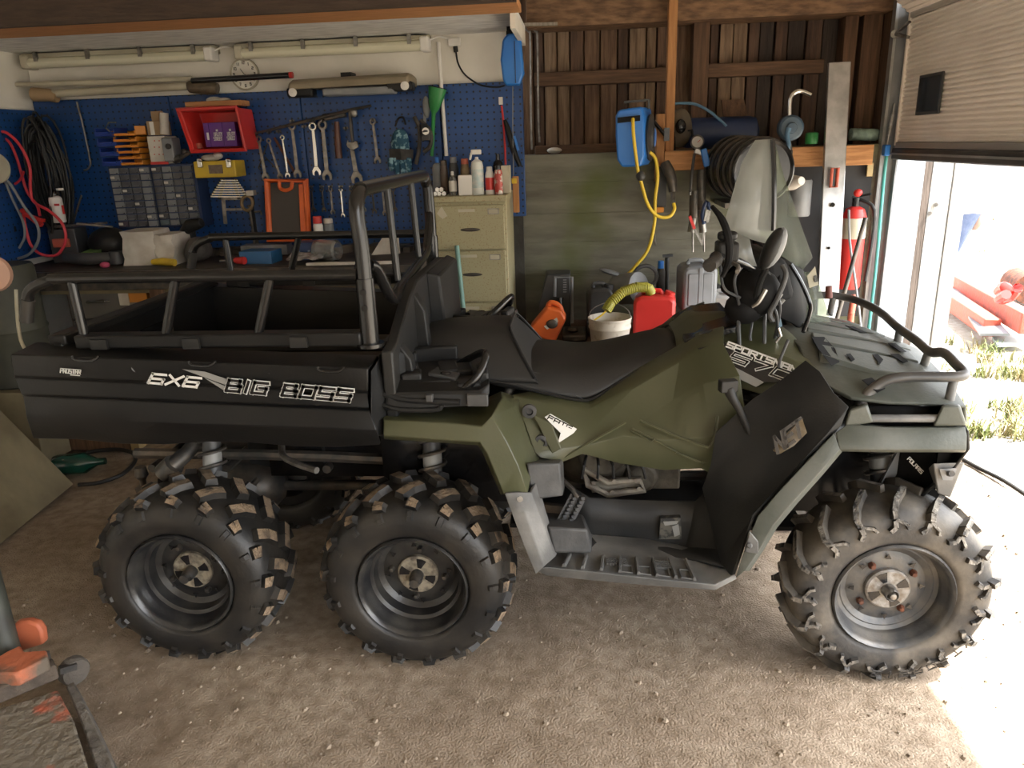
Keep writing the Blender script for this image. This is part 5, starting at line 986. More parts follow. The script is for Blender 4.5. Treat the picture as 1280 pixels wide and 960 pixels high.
# ------------------------------------------------------------------ spanners on the wall
def spanner(name, lab, p0, p1, w, mt='steel', kind=0, group=None, Y=4.55):
    a, b = Q(*p0, Y), Q(*p1, Y); d = (b-a).normalized(); s_ = V(d.z, 0, -d.x)
    t = thing(name, lab, 'spanner', b, group)
    child('shank', M().loft([[a+d*w*.8-s_*w*.35+V(0, -.004, 0), a+d*w*.8+s_*w*.35+V(0, -.004, 0), a+d*w*.8+s_*w*.35+V(0, .004, 0), a+d*w*.8-s_*w*.35+V(0, .004, 0)], [b-d*w-s_*w*.42+V(0, -.004, 0), b-d*w+s_*w*.42+V(0, -.004, 0), b-d*w+s_*w*.42+V(0, .004, 0), b-d*w-s_*w*.42+V(0, .004, 0)]]), mt, t, bevel=.002)
    if kind != 2:
        jaw = [(-.45, -1.0), (-1.0, -.1), (-.95, .8), (-.5, 1.0), (-.42, .2), (0, -.15), (.42, .2), (.5, 1.0), (.95, .8), (1.0, -.1), (.45, -1.0)]
        child('open_jaw', M().prism([b+s_*(u*w)+d*(v*w)+V(0, -.007, 0) for u, v in jaw], (0, .014, 0)), mt, t, bevel=.0015)
    if kind == 0: child('ring_end', M().tube([a+(s_*cos(q)+d*sin(q))*w*.72 for q in [2*pi*k/14 for k in range(14)]], w*.3, 6, closed=True), mt, t)
    else: child('jaw_end', M().prism([a+s_*(u*w*.8)-d*(v*w*.8)+V(0, -.006, 0) for u, v in [(-.45, -1.0), (-1.0, -.1), (-.6, .9), (-.4, .2), (.4, .2), (.6, .9), (1.0, -.1), (.45, -1.0)]], (0, .012, 0)), mt, t)
    return t
UP = 'spanners on the upper hooks'; LO = 'small spanners in the lower row'
spanner('spanner', 'grey spanner, leftmost of the upper row', (323, 174), (332, 221), .022, 'steel', 0, UP)
spanner('spanner', 'thin spanner second from the left in the upper row', (336, 176), (350, 220), .016, 'steel', 0, UP, 4.53)
spanner('spanner', 'bright slim spanner above the orange case handle', (353, 172), (360, 219), .016, 'chrome', 0, UP, 4.54)
spanner('spanner', 'long combination spanner right above the orange case edge', (365, 158), (372, 217), .024, 'steel', 0, UP)
spanner('spanner', 'shiny chrome spanner, brightest of the upper row', (391, 158), (396, 214), .026, 'chrome', 0, UP, 4.53)
spanner('spanner', 'broad open-jaw spanner right of the shiny chrome one', (403, 156), (409, 219), .03, 'steel', 0, UP)
spanner('spanner', 'big double open spanner hanging below the hammer head', (439, 180), (446, 222), .034, 'steel', 1, UP)
spanner('spanner', 'lone spanner left of the patterned gloves', (466, 152), (472, 200), .02, 'steel', 0, UP)
for i, (qx, y1, mt) in enumerate(((389, 262, 'dksteel'), (402, 262, 'dksteel'), (413, 265, 'steel'), (426, 269, 'chrome'), (439, 263, 'dksteel'), (452, 262, 'steel'), (465, 264, 'dksteel'), (478, 266, 'steel'), (491, 262, 'dksteel'))):
    spanner('small_spanner', ['first dark small spanner in the lower row, beside the orange case', 'second small spanner of the lower row, dark and thin', 'third small spanner of the lower row, dull grey', 'chrome small spanner, brightest of the lower row', 'fifth small spanner of the lower row, just right of the chrome one', 'sixth small spanner of the lower row, grey', 'seventh small spanner of the lower row, dark', 'eighth small spanner of the lower row, grey', 'last small spanner of the lower row, at its right end'][i], (qx, 237), (qx+3, y1), .014, mt, 0, LO)
for qx, qy, y_ in ((320, 167, 'leftmost hook of the upper row, over the leftmost grey spanner'), (336, 165, 'second hook from the left in the upper row, over a thin spanner'), (348, 164, 'hook over the bright slim spanner above the orange case'), (365, 151, 'hook over the long combination spanner at the case edge'), (380, 158, 'empty bright hook left of the shiny chrome spanner'), (391, 152, 'hook over the shiny chrome spanner'), (403, 150, 'hook over the broad open-jaw spanner'), (432, 160, 'empty hook between hammer and adjustable wrench'), (466, 150, 'hook over the lone spanner left of the gloves')):
    S('peg_hook', y_, 'hook', M().tube([Q(qx, qy, 4.588), Q(qx, qy+2, 4.53), Q(qx, qy-1, 4.515)], .005, 6).box(Q(qx, qy, 4.582), (.03, .006, .012)), 'steel', 'hooks over the upper spanners')
for k, qx in enumerate((389, 402, 413, 426, 439, 452, 465, 478, 491)):
    S('peg_hook', 'lower-row hook over the ' + ['first small spanner, beside the orange case', 'second, thin dark small spanner', 'third, dull grey small spanner', 'chrome small spanner', 'fifth small spanner, right of the chrome one', 'sixth small spanner', 'seventh small spanner', 'eighth small spanner', 'last small spanner at the right end'][k], 'hook', M().tube([Q(qx, 233, 4.588), Q(qx, 235, 4.54), Q(qx, 232, 4.53)], .004, 6).box(Q(qx, 233, 4.582), (.028, .006, .01)), 'steel', 'hooks over the lower spanners')
S('slim_lever', 'brown slim lever crossing behind the upper left spanners', 'lever', M().bar(Q(343, 172, 4.56), Q(368, 215, 4.56), .014, .008, (0, 1, 0)), 'rust')
S('thin_key', 'thin wire key slanting left behind the upper left spanners', 'key', M().tube([Q(334, 180, 4.57), Q(323, 210, 4.57), Q(327, 214, 4.57)], .004, 6).tube([Q(331, 196, 4.56), Q(350, 215, 4.56)], .004, 6), 'dksteel')
t = thing('hammer', 'hammer with a brown wooden handle hanging head up', 'hammer', Q(424, 200, 4.5)); child('hammer_handle', M().tube([Q(421, 152, 4.54), Q(422, 175, 4.54), Q(424, 198, 4.54)], [.014, .018, .021], 10), mat('dark_red_handle', (.10, .04, .025), .4), t); child('hammer_head', M().bar(Q(406, 147, 4.54), Q(432, 142, 4.54), .035, .035).cyl(Q(404, 147, 4.54), Q(409, 146, 4.54), .02, n=10), 'dksteel', t, bevel=.004)
S('breaker_bar', 'long dark bar slanting above the upper spanners', 'bar', M().tube([Q(322, 166, 4.52), Q(380, 152, 4.52), Q(440, 137, 4.52), Q(464, 132, 4.52)], [.007, .009, .009, .007], 8), 'dksteel')
t = thing('adjustable_wrench', 'long adjustable wrench hanging under the dark bar end', 'wrench', Q(443, 182, 4.5)); child('handle', M().bar(Q(437, 136, 4.53), Q(441, 178, 4.53), .014, .03, (0, 1, 0)), 'dksteel', t, bevel=.003); child('jaw', M().prism([Q(*p, 4.525) for p in ((436, 178), (446, 176), (448, 184), (440, 188), (434, 184))], (0, .016, 0)), 'steel', t, bevel=.002); child('head', M().ell(Q(442, 141, 4.525), (.022, .012, .026), 10), 'steel', t)
# gloves, torch, funnel
t = thing('work_gloves', 'pair of blue patterned work gloves hanging on a hook', 'gloves', Q(500, 215, 4.5))
gm = mat('patterned_glove', (.02, .09, .15), .8, c2=(.25, .42, .5), ns=42, lo=.5, hi=.6); X['glove'] = gm
child('palm', M().loft([[Q(x, y, Y) for x, y, Y in r] for r in ([(485, 160, 4.53), (500, 155, 4.49), (515, 160, 4.53), (500, 160, 4.57)], [(482, 185, 4.53), (500, 184, 4.47), (518, 186, 4.53), (500, 185, 4.57)], [(486, 203, 4.53), (502, 203, 4.48), (517, 203, 4.53), (500, 203, 4.57)])]), 'glove', t, sub=2)
for k, (qx, l) in enumerate(((489, 213), (496, 217), (503, 219), (510, 216))): child('finger', M().tube([Q(qx, 198, 4.51), Q(qx+.5, 208, 4.50), Q(qx+1, l, 4.51)], [.022, .02, .012], 10), 'glove', t)
child('cuff', M().loft([[Q(x, y, Y) for x, y, Y in r] for r in ([(486, 186, 4.52), (500, 186, 4.462), (517, 187, 4.52), (500, 187, 4.575)], [(487, 199, 4.52), (502, 200, 4.462), (516, 199, 4.52), (500, 199, 4.575)])]), 'dirtycloth', t, label='dark cuff band')
child('hang_loop', M().tube([Q(494, 158, 4.52), Q(498, 148, 4.52), Q(504, 147, 4.52), Q(507, 156, 4.52)], .006, 6, sm=3), 'black', t)
t = thing('headlamp', 'black head torch with straps hanging right of the gloves', 'torch', Q(532, 188, 4.5)); child('strap', M().tube([Q(518, 146, 4.53), Q(524, 160, 4.52), Q(524, 185, 4.52), Q(520, 205, 4.53)], .012, 8, sm=3).tube([Q(526, 150, 4.52), Q(538, 165, 4.51), Q(538, 182, 4.51), Q(530, 190, 4.52)], .012, 8, sm=3), 'dirtycloth', t); child('lamp_body', M().cyl(Q(530, 158, 4.52), Q(532, 168, 4.47), .026, n=14).box(Q(533, 170, 4.5), (.05, .06, .05)), 'dkgrey', t, bevel=.005); child('lens', M().cyl(Q(532, 164, 4.465), Q(532, 164, 4.46), .02, n=14), 'white', t)
S('pale_brush', 'pale bristle brush hanging above the head torch', 'brush', M().ell(Q(533, 134, 4.52), (.022, .02, .06), 12).bar(Q(531, 142, 4.52), Q(531, 158, 4.52), .015, .015, (0, 1, 0)), 'midgrey')
t = thing('green_funnel', 'green plastic funnel on its spout beside the white conduit', 'funnel', Q(545, 140, 4.5)); a, b = Q(547, 110, 4.5), Q(542, 142, 4.5); d = (b-a)
child('cone', M().tube([a, a+d*.3, a+d*.8, b, Q(540, 195, 4.54)], [.052, .046, .028, .012, .010], 18), 'green', t); child('mouth', M().lathe([(.052, 0), (.055, -.004), (.047, -.002), (.04, .02)], a, d, 18), 'gloss', t)
# red/blue lance right of the conduit
t = thing('snake_light', 'black flexible tool with a red lead on the right panel', 'tool', Q(645, 205, 4.5)); child('tube', M().tube([Q(631, 150, 4.55), Q(636, 165, 4.54), Q(641, 185, 4.54), Q(650, 208, 4.54)], [.01, .017, .017, .013], 10, sm=3), 'black', t); child('red_lead', M().tube([Q(627, 132, 4.56), Q(629, 150, 4.56), Q(631, 180, 4.56), Q(632, 206, 4.56)], .006, 7, sm=3), 'red', t); child('clip', M().box(Q(626, 126, 4.57), (.022, .02, .04)), 'white', t); child('blue_band', M().bar(Q(643, 170, 4.525), Q(648, 188, 4.525), .012, .01, (0, 1, 0)), 'blue', t)
S('hanging_string', 'grey pull cord hanging straight from the blue cable box', 'cord', M().tube([Q(641, 103, 4.5), Q(641, 160, 4.52), Q(642, 230, 4.54)], .003, 6), 'midgrey')
for k, (x0, y1, lab) in enumerate(((655, 187, 'left thin steel rod with a bent top on the plank wall'), (664, 178, 'right thin steel rod with a bent top on the plank wall'))):
    S('bent_rod', lab, 'rod', M().tube([Q(648+4*k, 35, 4.85), Q(x0-1, 35.5, 4.85), Q(x0+6, 40, 4.85), Q(x0+8, 50, 4.85), Q(x0+9, y1-30, 4.85), Q(x0+10+.5*k, y1, 4.85)], .006, 8, sm=4), 'steel', 'bent rods on the plank wall')
S('loose_batten', 'pale batten end sticking out above the bent rods', 'batten', M().bar(Q(650, 31, 4.7), Q(697, 30, 4.7), .03, .016), 'greywood')
S('white_rag', 'pale grey lump lying on the wall ledge', 'rag', M().ell(Q(693, 188, 4.78), (.045, .04, .018)), 'paper')
# ------------------------------------------------------------------ things on the bench
def can(name, lab, cat, px, pyb, pyt, Y, r, mt, cap=None, capmat='white', group=None, neck=.5, band=None):
    b = Q(px, pyb, Y); h = Q(px, pyt, Y).z-b.z; t = thing(name, lab, cat, b, group); cap = .16 if cap is None else cap; hb = h*(1-cap)
    child('body', M().lathe([(r*.92, 0), (r, .004), (r, hb*.86), (r*.9, hb*.94), (r*neck, hb)], b, n=20), mt, t)
    if cap: child('cap', M().lathe([(r*neck*.98, hb), (r*neck, hb+.003), (r*neck*.94, h-.003), (r*neck*.8, h)], b, n=16), capmat, t)
    if band: child('label', M().lathe([(r*1.015, hb*.22), (r*1.02, hb*.25), (r*1.02, hb*.72), (r*1.015, hb*.75)], b, n=20), band, t)
    return t
t = can('spray_can', 'white spray can with red stripes on the bench at far left', 'spray can', 75, 278, 238, 4.3, .036, 'white', .16, 'gloss')
child('stripe', M().box(Q(71, 256, 4.262), (.03, .004, .012)).box(Q(79, 262, 4.262), (.012, .004, .05)), 'red', t); child('nozzle', M().lathe([(.02, 0), (.02, .012), (.001, .014)], Q(75, 238, 4.3), n=12), 'white', t)
can('small_spray_can', 'red-capped small spray can on the bench right of the orange case', 'spray can', 399, 296, 270, 4.38, .028, 'white', .35, 'red', neck=.95)
can('small_jar', 'small grey jar beside the red-capped can', 'jar', 412, 296, 273, 4.42, .03, 'midgrey', .25, 'paper', neck=.95)
for i, (a, b, c, d, rz, lab) in enumerate(((159, 194, 289, 326, .1, 'crumpled white paper bag on the bench, the left of two'), (200, 218, 293, 322, -.2, 'crumpled grey paper bag on the bench, the right of two'))):
    m = M(); p = V(Q(a, d, 4.15).x, 4.12, BZ+.001); q = V(Q(b, c, 4.15).x, 4.32, Q(a, c, 4.15).z); rows = []
    for k in range(6):
        z = p.z+(q.z-p.z)*k/5; j = lambda: random.uniform(-.012, .012)
        rows.append([V(p.x+j(), p.y+j(), z), V((p.x+q.x)/2+j(), p.y-.008+j(), z+j()*.3), V(q.x+j(), p.y+j(), z), V(q.x+j(), q.y+j(), z), V((p.x+q.x)/2+j(), q.y+j(), z), V(p.x+j(), q.y+j(), z)])
    S('paper_bag', lab, 'bag', m.loft(rows), 'paper', 'paper bags on the bench')
S('yellow_tool', 'yellow-handled tool lying in front of the grey paper bag', 'tool', M().tube([V(Q(190, 322, 4.08).x, 4.08, BZ+.025), V(Q(204, 322, 4.08).x, 4.07, BZ+.028), V(Q(220, 322, 4.08).x, 4.06, BZ+.022)], [.016, .022, .02], 10), 'yellow')
S('green_packet', 'crumpled bright green packet lying on the bench', 'packet', M().loft([[V(Q(x, 300, 4.25).x, y, BZ+z) for x, y, z in r] for r in ([(98, 4.2, .01), (112, 4.14, .02), (125, 4.2, .012), (112, 4.34, .02)], [(96, 4.22, .06), (112, 4.16, .08), (128, 4.22, .07), (112, 4.36, .10)])]), mat('green_foil', (.12, .26, .05), .4, c2=(.2, .35, .1), ns=20), bevel=.004)
S('grinder', 'dark angle grinder lying at the left of the bench', 'grinder', M().tube([V(Q(88, 312, 4.2).x, 4.15, BZ+.05), V(Q(120, 316, 4.2).x, 4.12, BZ+.045), V(Q(150, 310, 4.2).x, 4.15, BZ+.05)], [.03, .036, .028], 12, sm=2).cyl(V(Q(150, 310, 4.2).x, 4.15, BZ+.01), V(Q(150, 310, 4.2).x, 4.15, BZ+.08), .04, n=14), 'dkgrey')
S('pink_lump', 'small pink scrap lying in front of the green packet', 'scrap', M().ell(V(Q(133, 312, 4.1).x, 4.06, BZ+.018), (.03, .02, .018)), mat('pink', (.4, .06, .12), .5))
S('dark_toolbox', 'dark brownish box behind the red lead loop on the bench', 'box', M().box(V(Q(92, 300, 4.4).x, 4.36, BZ+.10), (.16, .14, .20), rz=.1).box(V(Q(92, 300, 4.4).x, 4.285, BZ+.12), (.10, .02, .05), rz=.1, mi=1), ['dkgrey', 'redmetal'], bevel=.006)
S('machine_cover', 'dark rounded machine cover left of the small-parts cabinets', 'cover', M().ell(V(Q(140, 290, 4.4).x, 4.36, BZ+.10), (.13, .10, .10), 18), 'black')
S('wire_rods', 'thin steel rod leaning up over the machine cover', 'rod', M().cyl(V(Q(84, 268, 4.42).x, 4.44, BZ+.2), V(Q(102, 245, 4.45).x, 4.45, Q(102, 245, 4.35).z), .006, n=8), 'dksteel')
S('flat_bars', 'dull flat bars lying crosswise over the dark toolbox', 'bars', M().bar(V(Q(70, 290, 4.3).x, 4.30, BZ+.215), V(Q(128, 280, 4.3).x, 4.34, BZ+.225), .03, .012).bar(V(Q(100, 285, 4.3).x, 4.28, BZ+.232), V(Q(135, 292, 4.3).x, 4.36, BZ+.20), .025, .01), 'dksteel')
r_ = random.Random(11)
m = M()
for k in range(90):
    x = r_.uniform(-3.15, -.95); y = r_.uniform(4.475, 4.55); s_ = r_.uniform(.02, .06)
    m.box((x, y, BZ+s_*.4), (s_*r_.uniform(.8, 3), s_, s_*.8), rz=r_.random()*3)
g = S('bench_clutter', 'dark jumble of small metal bits along the back of the bench', 'clutter', m, mat('clutter', (.05, .045, .04), .6, .3, c2=(.15, .12, .09), ns=5)); g['kind'] = 'stuff'
S('black_bag', 'black soft bag and straps heaped beside the paper bags', 'bag', M().loft([[V(Q(x, 300, 4.2).x, y, BZ+z) for x, y, z in r] for r in ([(222, 4.2, 0), (244, 4.08, 0), (262, 4.2, 0), (244, 4.42, 0)], [(220, 4.2, .08), (242, 4.06, .07), (266, 4.2, .07), (244, 4.44, .09)], [(232, 4.22, .15), (244, 4.16, .16), (254, 4.22, .14), (244, 4.34, .15)])]), 'dirtycloth', sub=2)
S('black_drill', 'black cordless tool propped above the black bag', 'drill', M().tube([V(Q(222, 300, 4.3).x, 4.36, BZ+.15), V(Q(240, 285, 4.3).x, 4.28, BZ+.2), V(Q(256, 280, 4.3).x, 4.27, BZ+.22)], [.022, .04, .028], 10).box(V(Q(231, 300, 4.3).x, 4.37, BZ+.10), (.05, .06, .14)), 'black', bevel=.006)
S('blue_box', 'blue flat box lying on the bench behind the far rail', 'box', M().box(V(Q(330, 320, 4.2).x, 4.16, BZ+.035), (.19, .14, .07), rz=-.06), mat('sky_blue_box', (.03, .13, .30), .4), bevel=.003)
S('blue_carton', 'dark blue carton with white marks right of the far rail post', 'carton', M().box(V(Q(388, 312, 4.25).x, 4.26, BZ+.05), (.15, .12, .10), rz=.05), mat('blue_print', (.02, .05, .15), .5, c2=(.25, .3, .4), ns=30, lo=.62, hi=.68), bevel=.003)
S('screw_tub', 'clear tub of screws on its side beside the blue carton', 'tub', M().lathe([(.055, 0), (.06, .02), (.06, .13), (.05, .14), (.045, .12), (.045, .02), (.001, .015)], V(Q(413, 312, 4.2).x-.06, 4.14, BZ+.062), (1, -.25, 0), 20), 'glassy')
m = M()
for k in range(40): m.box((Q(413, 312, 4.2).x+r_.uniform(-.03, .05), 4.13+r_.uniform(-.03, .03), BZ+.03+r_.uniform(0, .03)), (.02, .006, .006), rz=r_.random()*3)
g = S('loose_screws', 'bright screws spilling inside the clear tub', 'screws', m, 'chrome'); g['kind'] = 'stuff'
m = M(); rows = []
for i in range(9): rows.append([V(Q(360+5*j, 325, 4.05).x, 4.0+.03*i+.01*r_.uniform(-1, 1), BZ+.015+.05*abs(sin(i*1.3+j*.9))*(1-abs(i-4)/6)+r_.uniform(0, .012)) for j in range(10)])
S('plastic_sheet', 'crumpled clear plastic sheet on the bench edge by the rail post', 'sheet', m.grid(rows), mat('crumpled_film', (.42, .43, .44), .2, c2=(.2, .2, .2), ns=30), thick=.002, sub=1)
S('red_screwdriver', 'red-handled screwdriver lying on the bench', 'screwdriver', M().tube([V(Q(296, 322, 4.1).x, 4.08, BZ+.025), V(Q(309, 322, 4.1).x, 4.06, BZ+.025)], [.018, .022], 10).cyl(V(Q(274, 320, 4.1).x, 4.1, BZ+.02), V(Q(296, 322, 4.1).x, 4.08, BZ+.025), .006, n=8, mi=1), ['red', 'steel'])
S('grey_bracket_bar', 'grey flat bar lying at the back of the bench behind the far rail', 'bar', M().box(V(Q(335, 302, 4.45).x, 4.42, BZ+.04), (.28, .10, .06), rz=.05), 'midgrey', bevel=.003)
S('paper_sheet', 'creased white paper sheet standing behind the head rack', 'paper', M().prism([V(Q(466, 313, 4.4).x, 4.36, BZ), V(Q(500, 313, 4.4).x, 4.40, BZ), V(Q(497, 300, 4.4).x, 4.43, BZ+.09), V(Q(482, 290, 4.4).x, 4.42, BZ+.13)], (0, .004, 0)), 'paper')
S('orange_block', 'orange block lying on the bench behind the head rack', 'block', M().box(V(Q(455, 320, 4.1).x, 4.08, BZ+.02), (.06, .05, .04), rz=.2), 'orange', bevel=.004)
S('white_edge_strip', 'long pale strip lying along the front of the bench', 'strip', M().box(V(Q(440, 330, 4.0).x, 3.999, BZ+.008), (.5, .03, .015)), 'paper', bevel=.002)
# ------------------------------------------------------------------ filing cabinet and what stands on it
CY = 4.15; cx0, cx1 = -.795, -.395; CT = 1.315
t = thing('filing_cabinet', 'cream steel filing cabinet spotted with rust', 'filing cabinet', ((cx0+cx1)/2, 4.35, 0))
child('carcass', M().b2((cx0, CY+.012, .02), (cx1, 4.58, CT)), 'cabinet', t, bevel=.006); child('top_rim', M().b2((cx0-.006, CY-.004, CT-.03), (cx1+.006, 4.585, CT+.004)), 'cabinet', t, bevel=.006)
zs = [CT-.045, 1.025, .735, .45, .10]
for k in range(4):
    d = child('drawer_front', M().b2((cx0+.012, CY-.008, zs[k+1]+.008), (cx1-.012, CY+.012, zs[k])), 'cabinet', t, bevel=.004); zc = zs[k]
    child('label_holder', M().b2((cx1-.10, CY-.014, zc-.05), (cx1-.04, CY-.008, zc-.02)), 'steel', d); child('label_card', M().b2((cx1-.095, CY-.0155, zc-.046), (cx1-.045, CY-.013, zc-.024)), 'cream', d)
    child('label_strip', M().b2((cx0+.14, CY-.011, zc-.035), (cx0+.23, CY-.007, zc-.02)), 'cream', d)
    child('finger_pull', M().ell((cx0+.20, CY-.008, zc-.13), (.055, .006, .010), 12), 'dksteel', d)
tg = S('price_tag', 'small cream tag stuck to the top drawer of the filing cabinet', 'tag', M().prism([Q(546, 267, 4.138), Q(552, 258, 4.138), Q(559, 270, 4.138), Q(553, 274, 4.138)], (0, .003, 0)), 'cream')
S('teal_pole', 'teal painted pole leaning on the filing cabinet', 'pole', M().cyl(Q(579, 385, 4.06), Q(571, 307, 4.12), .013, n=10), mat('pale_teal', (.16, .30, .27), .5))
S('dark_box', 'dark boxes wedged between bench end and filing cabinet', 'box', M().b2((-.835, 4.2, .98), (-.802, 4.5, 1.30)), 'dkgrey', bevel=.004)
bt = V(0, 0, CT+.005)
def cb_(px, Y): return Q(px, 248, Y).x
def ctop(name, lab, cat, px, pyt, Y, r, mt, **k):
    b = V(cb_(px, Y), Y, CT+.0045); h = Q(px, pyt, Y).z-b.z; t = thing(name, lab, cat, b, 'bottles and cans on the filing cabinet')
    cap = k.get('cap', .16); neck = k.get('neck', .5); hb = h*(1-cap)
    child('body', M().lathe([(r*.92, 0), (r, .004), (r, hb*.8), (r*.85, hb*.93), (r*neck, hb)], b, n=20), mt, t); child('cap', M().lathe([(r*neck*.98, hb-.002), (r*neck, hb+.003), (r*neck*.94, h-.003), (r*neck*.7, h)], b, n=14), k.get('capmat', 'white'), t)
    if 'band' in k: child('label', M().lathe([(r*1.01, hb*.2), (r*1.02, hb*.22), (r*1.02, hb*.7), (r*1.01, hb*.72)], b, n=20), k['band'], t)
    return t
sbt = ctop('spray_bottle', 'tall translucent white trigger spray bottle on the filing cabinet', 'bottle', 598, 196, 4.22, .034, 'bottle' if 'bottle' in X else X.setdefault('bottle', mat('milky_bottle', (.66, .68, .64), .35)), cap=.06, neck=.3, band=mat('faded_label', (.42, .55, .55), .5, c2=(.66, .66, .62), ns=30))
c = Q(595, 190, 4.22); child('trigger_head', M().box(c+V(.0, 0, .0), (.055, .025, .026)).bar(c+V(-.025, 0, 0), c+V(-.035, 0, -.04), .012, .012, (0, 1, 0)), 'white', sbt, bevel=.005)
ctop('aerosol_can', 'white aerosol can with a red band, right of the trigger bottle', 'can', 613, 208, 4.22, .024, 'white', neck=.7, band='red')
ctop('aerosol_can', 'red and white printed aerosol can at the cabinet front', 'can', 624, 206, 4.2, .023, mat('red_print', (.40, .05, .04), .35, c2=(.6, .55, .5), ns=30, lo=.5, hi=.55), neck=.7, capmat='gloss')
ctop('aerosol_can', 'brass-coloured can standing behind the white carton', 'can', 583, 198, 4.36, .027, mat('brass_can', (.20, .15, .09), .35, .6, c2=(.1, .07, .05), ns=12), neck=.8, capmat='redmetal')
ctop('aerosol_can', 'dark can with a grey cap behind the clear bottle', 'can', 569, 196, 4.38, .028, 'dkgrey', neck=.7, capmat='midgrey')
ctop('aerosol_can', 'small brown can left of the dark can at the back', 'can', 557, 200, 4.40, .024, mat('brown_can', (.12, .09, .07), .4), neck=.8, capmat='dksteel')
ctop('dark_bottle', 'black bottle at the back right of the cabinet', 'bottle', 624, 192, 4.42, .03, 'gloss', neck=.4, capmat='gloss')
ctop('clear_bottle', 'small clear bottle in front at the left', 'bottle', 567, 214, 4.22, .022, 'glassy', neck=.4, band='paper')
ctop('grey_oil_bottle', 'grey plastic bottle at the left back corner', 'bottle', 549, 196, 4.42, .03, 'midgrey', neck=.4, capmat='blue')
S('white_carton_box', 'plain white carton at the front of the cabinet top', 'carton', M().b2((cb_(574, 4.2), 4.19, CT+.0045), (cb_(591, 4.2), 4.26, Q(582, 219, 4.2).z)), 'white', bevel=.002)
S('cream_card_box', 'cream card box at the right end of the cabinet top', 'carton', M().b2((cb_(627, 4.3), 4.27, CT+.0045), (cb_(634, 4.3)+.02, 4.36, Q(630, 207, 4.3).z)), 'cream', bevel=.002)
for k, (qx, qy) in enumerate(((545, 0), (550, 0), (556, 0), (548, 1), (553, 1))):
    x = cb_(qx, 4.2); z = CT+.017+.022*qy; c = S('socket', 'chrome socket in the pile on the filing cabinet, ' + ['leftmost of the bottom row', 'middle of the bottom row', 'rightmost of the bottom row', 'left one on top', 'right one on top'][k], 'socket', M().lathe([(.012, 0), (.013, .002), (.013, .045), (.008, .046), (.007, .02)], V(x, 4.18, z), (.15, 1, 0), 14), 'chrome', 'chrome sockets on the filing cabinet')
S('spirit_level', 'yellow and orange level standing between cabinet and pegboard end', 'level', M().box(Q(645, 243, 4.42), (.035, .03, .20)).box(Q(643, 226, 4.42), (.03, .032, .03), mi=1), ['pinez', 'yellow'], bevel=.003)
# ------------------------------------------------------------------ low bench behind the quad bike and its cans
LB = .52
t = thing('low_bench', 'low dark wooden bench against the concrete wall', 'bench', (.5, 4.25, 0)); child('top', M().b2((-.33, 3.82, LB-.04), (1.28, 4.635, LB)), 'wood', t)
for x in (-.28, .5, 1.2):
    for y in (3.87, 4.58): child('leg', M().b2((x-.04, y-.04, 0), (x+.04, y+.04, LB-.04)), 'wood', t)
t = thing('bucket', 'white mud-spattered plastic bucket with a wire handle', 'bucket', V(Q(762, 430, 4.0).x, 4.0, LB)); b = V(Q(762, 430, 4.0).x, 4.0, LB); zt = Q(762, 396, 4.0).z-LB; R = (Q(790, 396, 4.0).x-Q(735, 396, 4.0).x)/2
bm_ = mat('spattered_white_plastic', (.60, .56, .48), .5, c2=(.38, .31, .22), ns=26, lo=.55, hi=.75)
child('pail', M().lathe([(R*.82, 0), (R*.93, zt-.06), (R*.97, zt-.055), (R*.97, zt-.045), (R*.95, zt-.04), (R*.97, zt-.01), (R*1.0, zt-.008), (R*1.0, zt), (R*.94, zt), (R*.9, zt-.05), (R*.79, .01), (.001, .01)], b, n=36), bm_, t)
child('wire_handle', M().tube([b+V(-R, 0, zt-.03), b+V(-R*.8, .05, zt+.03), b+V(0, .09, zt+.06), b+V(R*.8, .05, zt+.03), b+V(R, 0, zt-.03)], .003, 6, sm=5), 'steel', t)
def jerry(name, lab, px, pyt, pyb, w, dpt, Y, mt, rz=0, base=None, capmat=None, grooves=True):
    p = Q(px, pyb, Y); zb = p.z if base is None else base; h = Q(px, pyt, Y).z-zb; o = V(p.x, Y+dpt/2, zb); t = thing(name, lab, 'canister', o); R_ = Matrix.Rotation(rz, 4, 'Z')
    T = Matrix.Translation(o) @ R_
    prof = [(-w/2, 0), (-w/2, h*.86), (-w*.36, h*.95), (w*.36, h*.95), (w/2, h*.86), (w/2, 0)]
    child('body', M().prism([V(a, -dpt/2, c) for a, c in prof], (0, dpt, 0)).xf(T), mt, t, bevel=.018)
    if grooves:
        for a0, a1 in ((-.36, -.06), (.06, .36)): child('face_panel', M().b2(V(a0*w, -dpt/2-.006, h*.12), V(a1*w, -dpt/2+.004, h*.80)).xf(T), mt, t, bevel=.005)
        child('seam', M().b2(V(-.012, -dpt/2-.008, .005), V(.012, -dpt/2, h*.92)).xf(T), mt, t, bevel=.003)
    child('handle', M().tube([V(-w*.26, 0, h*.93), V(-w*.24, 0, h*1.02), V(w*.12, 0, h*1.02), V(w*.16, 0, h*.93)], .013, 8, sm=2).xf(T), mt, t)
    child('cap', M().cyl(V(w*.33, 0, h*.90), V(w*.37, 0, h*1.0), .028, n=14).xf(T), capmat or mt, t)
    return t
jerry('red_jerrycan', 'red plastic jerrycan behind the seat, beside the white bucket', 819, 368, 428, .225, .16, 4.05, 'red', -.12, LB, grooves=False)
jerry('grey_jerrycan', 'tall grey ribbed canister right of the red jerrycan', 872, 330, 398, .19, .2, 4.2, 'midgrey', .08, .66)
jerry('grey_canister', 'pale grey canister lying under the tall grey one', 870, 392, 414, .18, .3, 4.12, mat('pale_grey', (.32, .33, .34), .45), .05, LB, grooves=False)
jerry('black_canister', 'dark grey canister behind the white bucket', 750, 358, 408, .14, .12, 4.18, 'dkgrey', .1, LB, grooves=False)
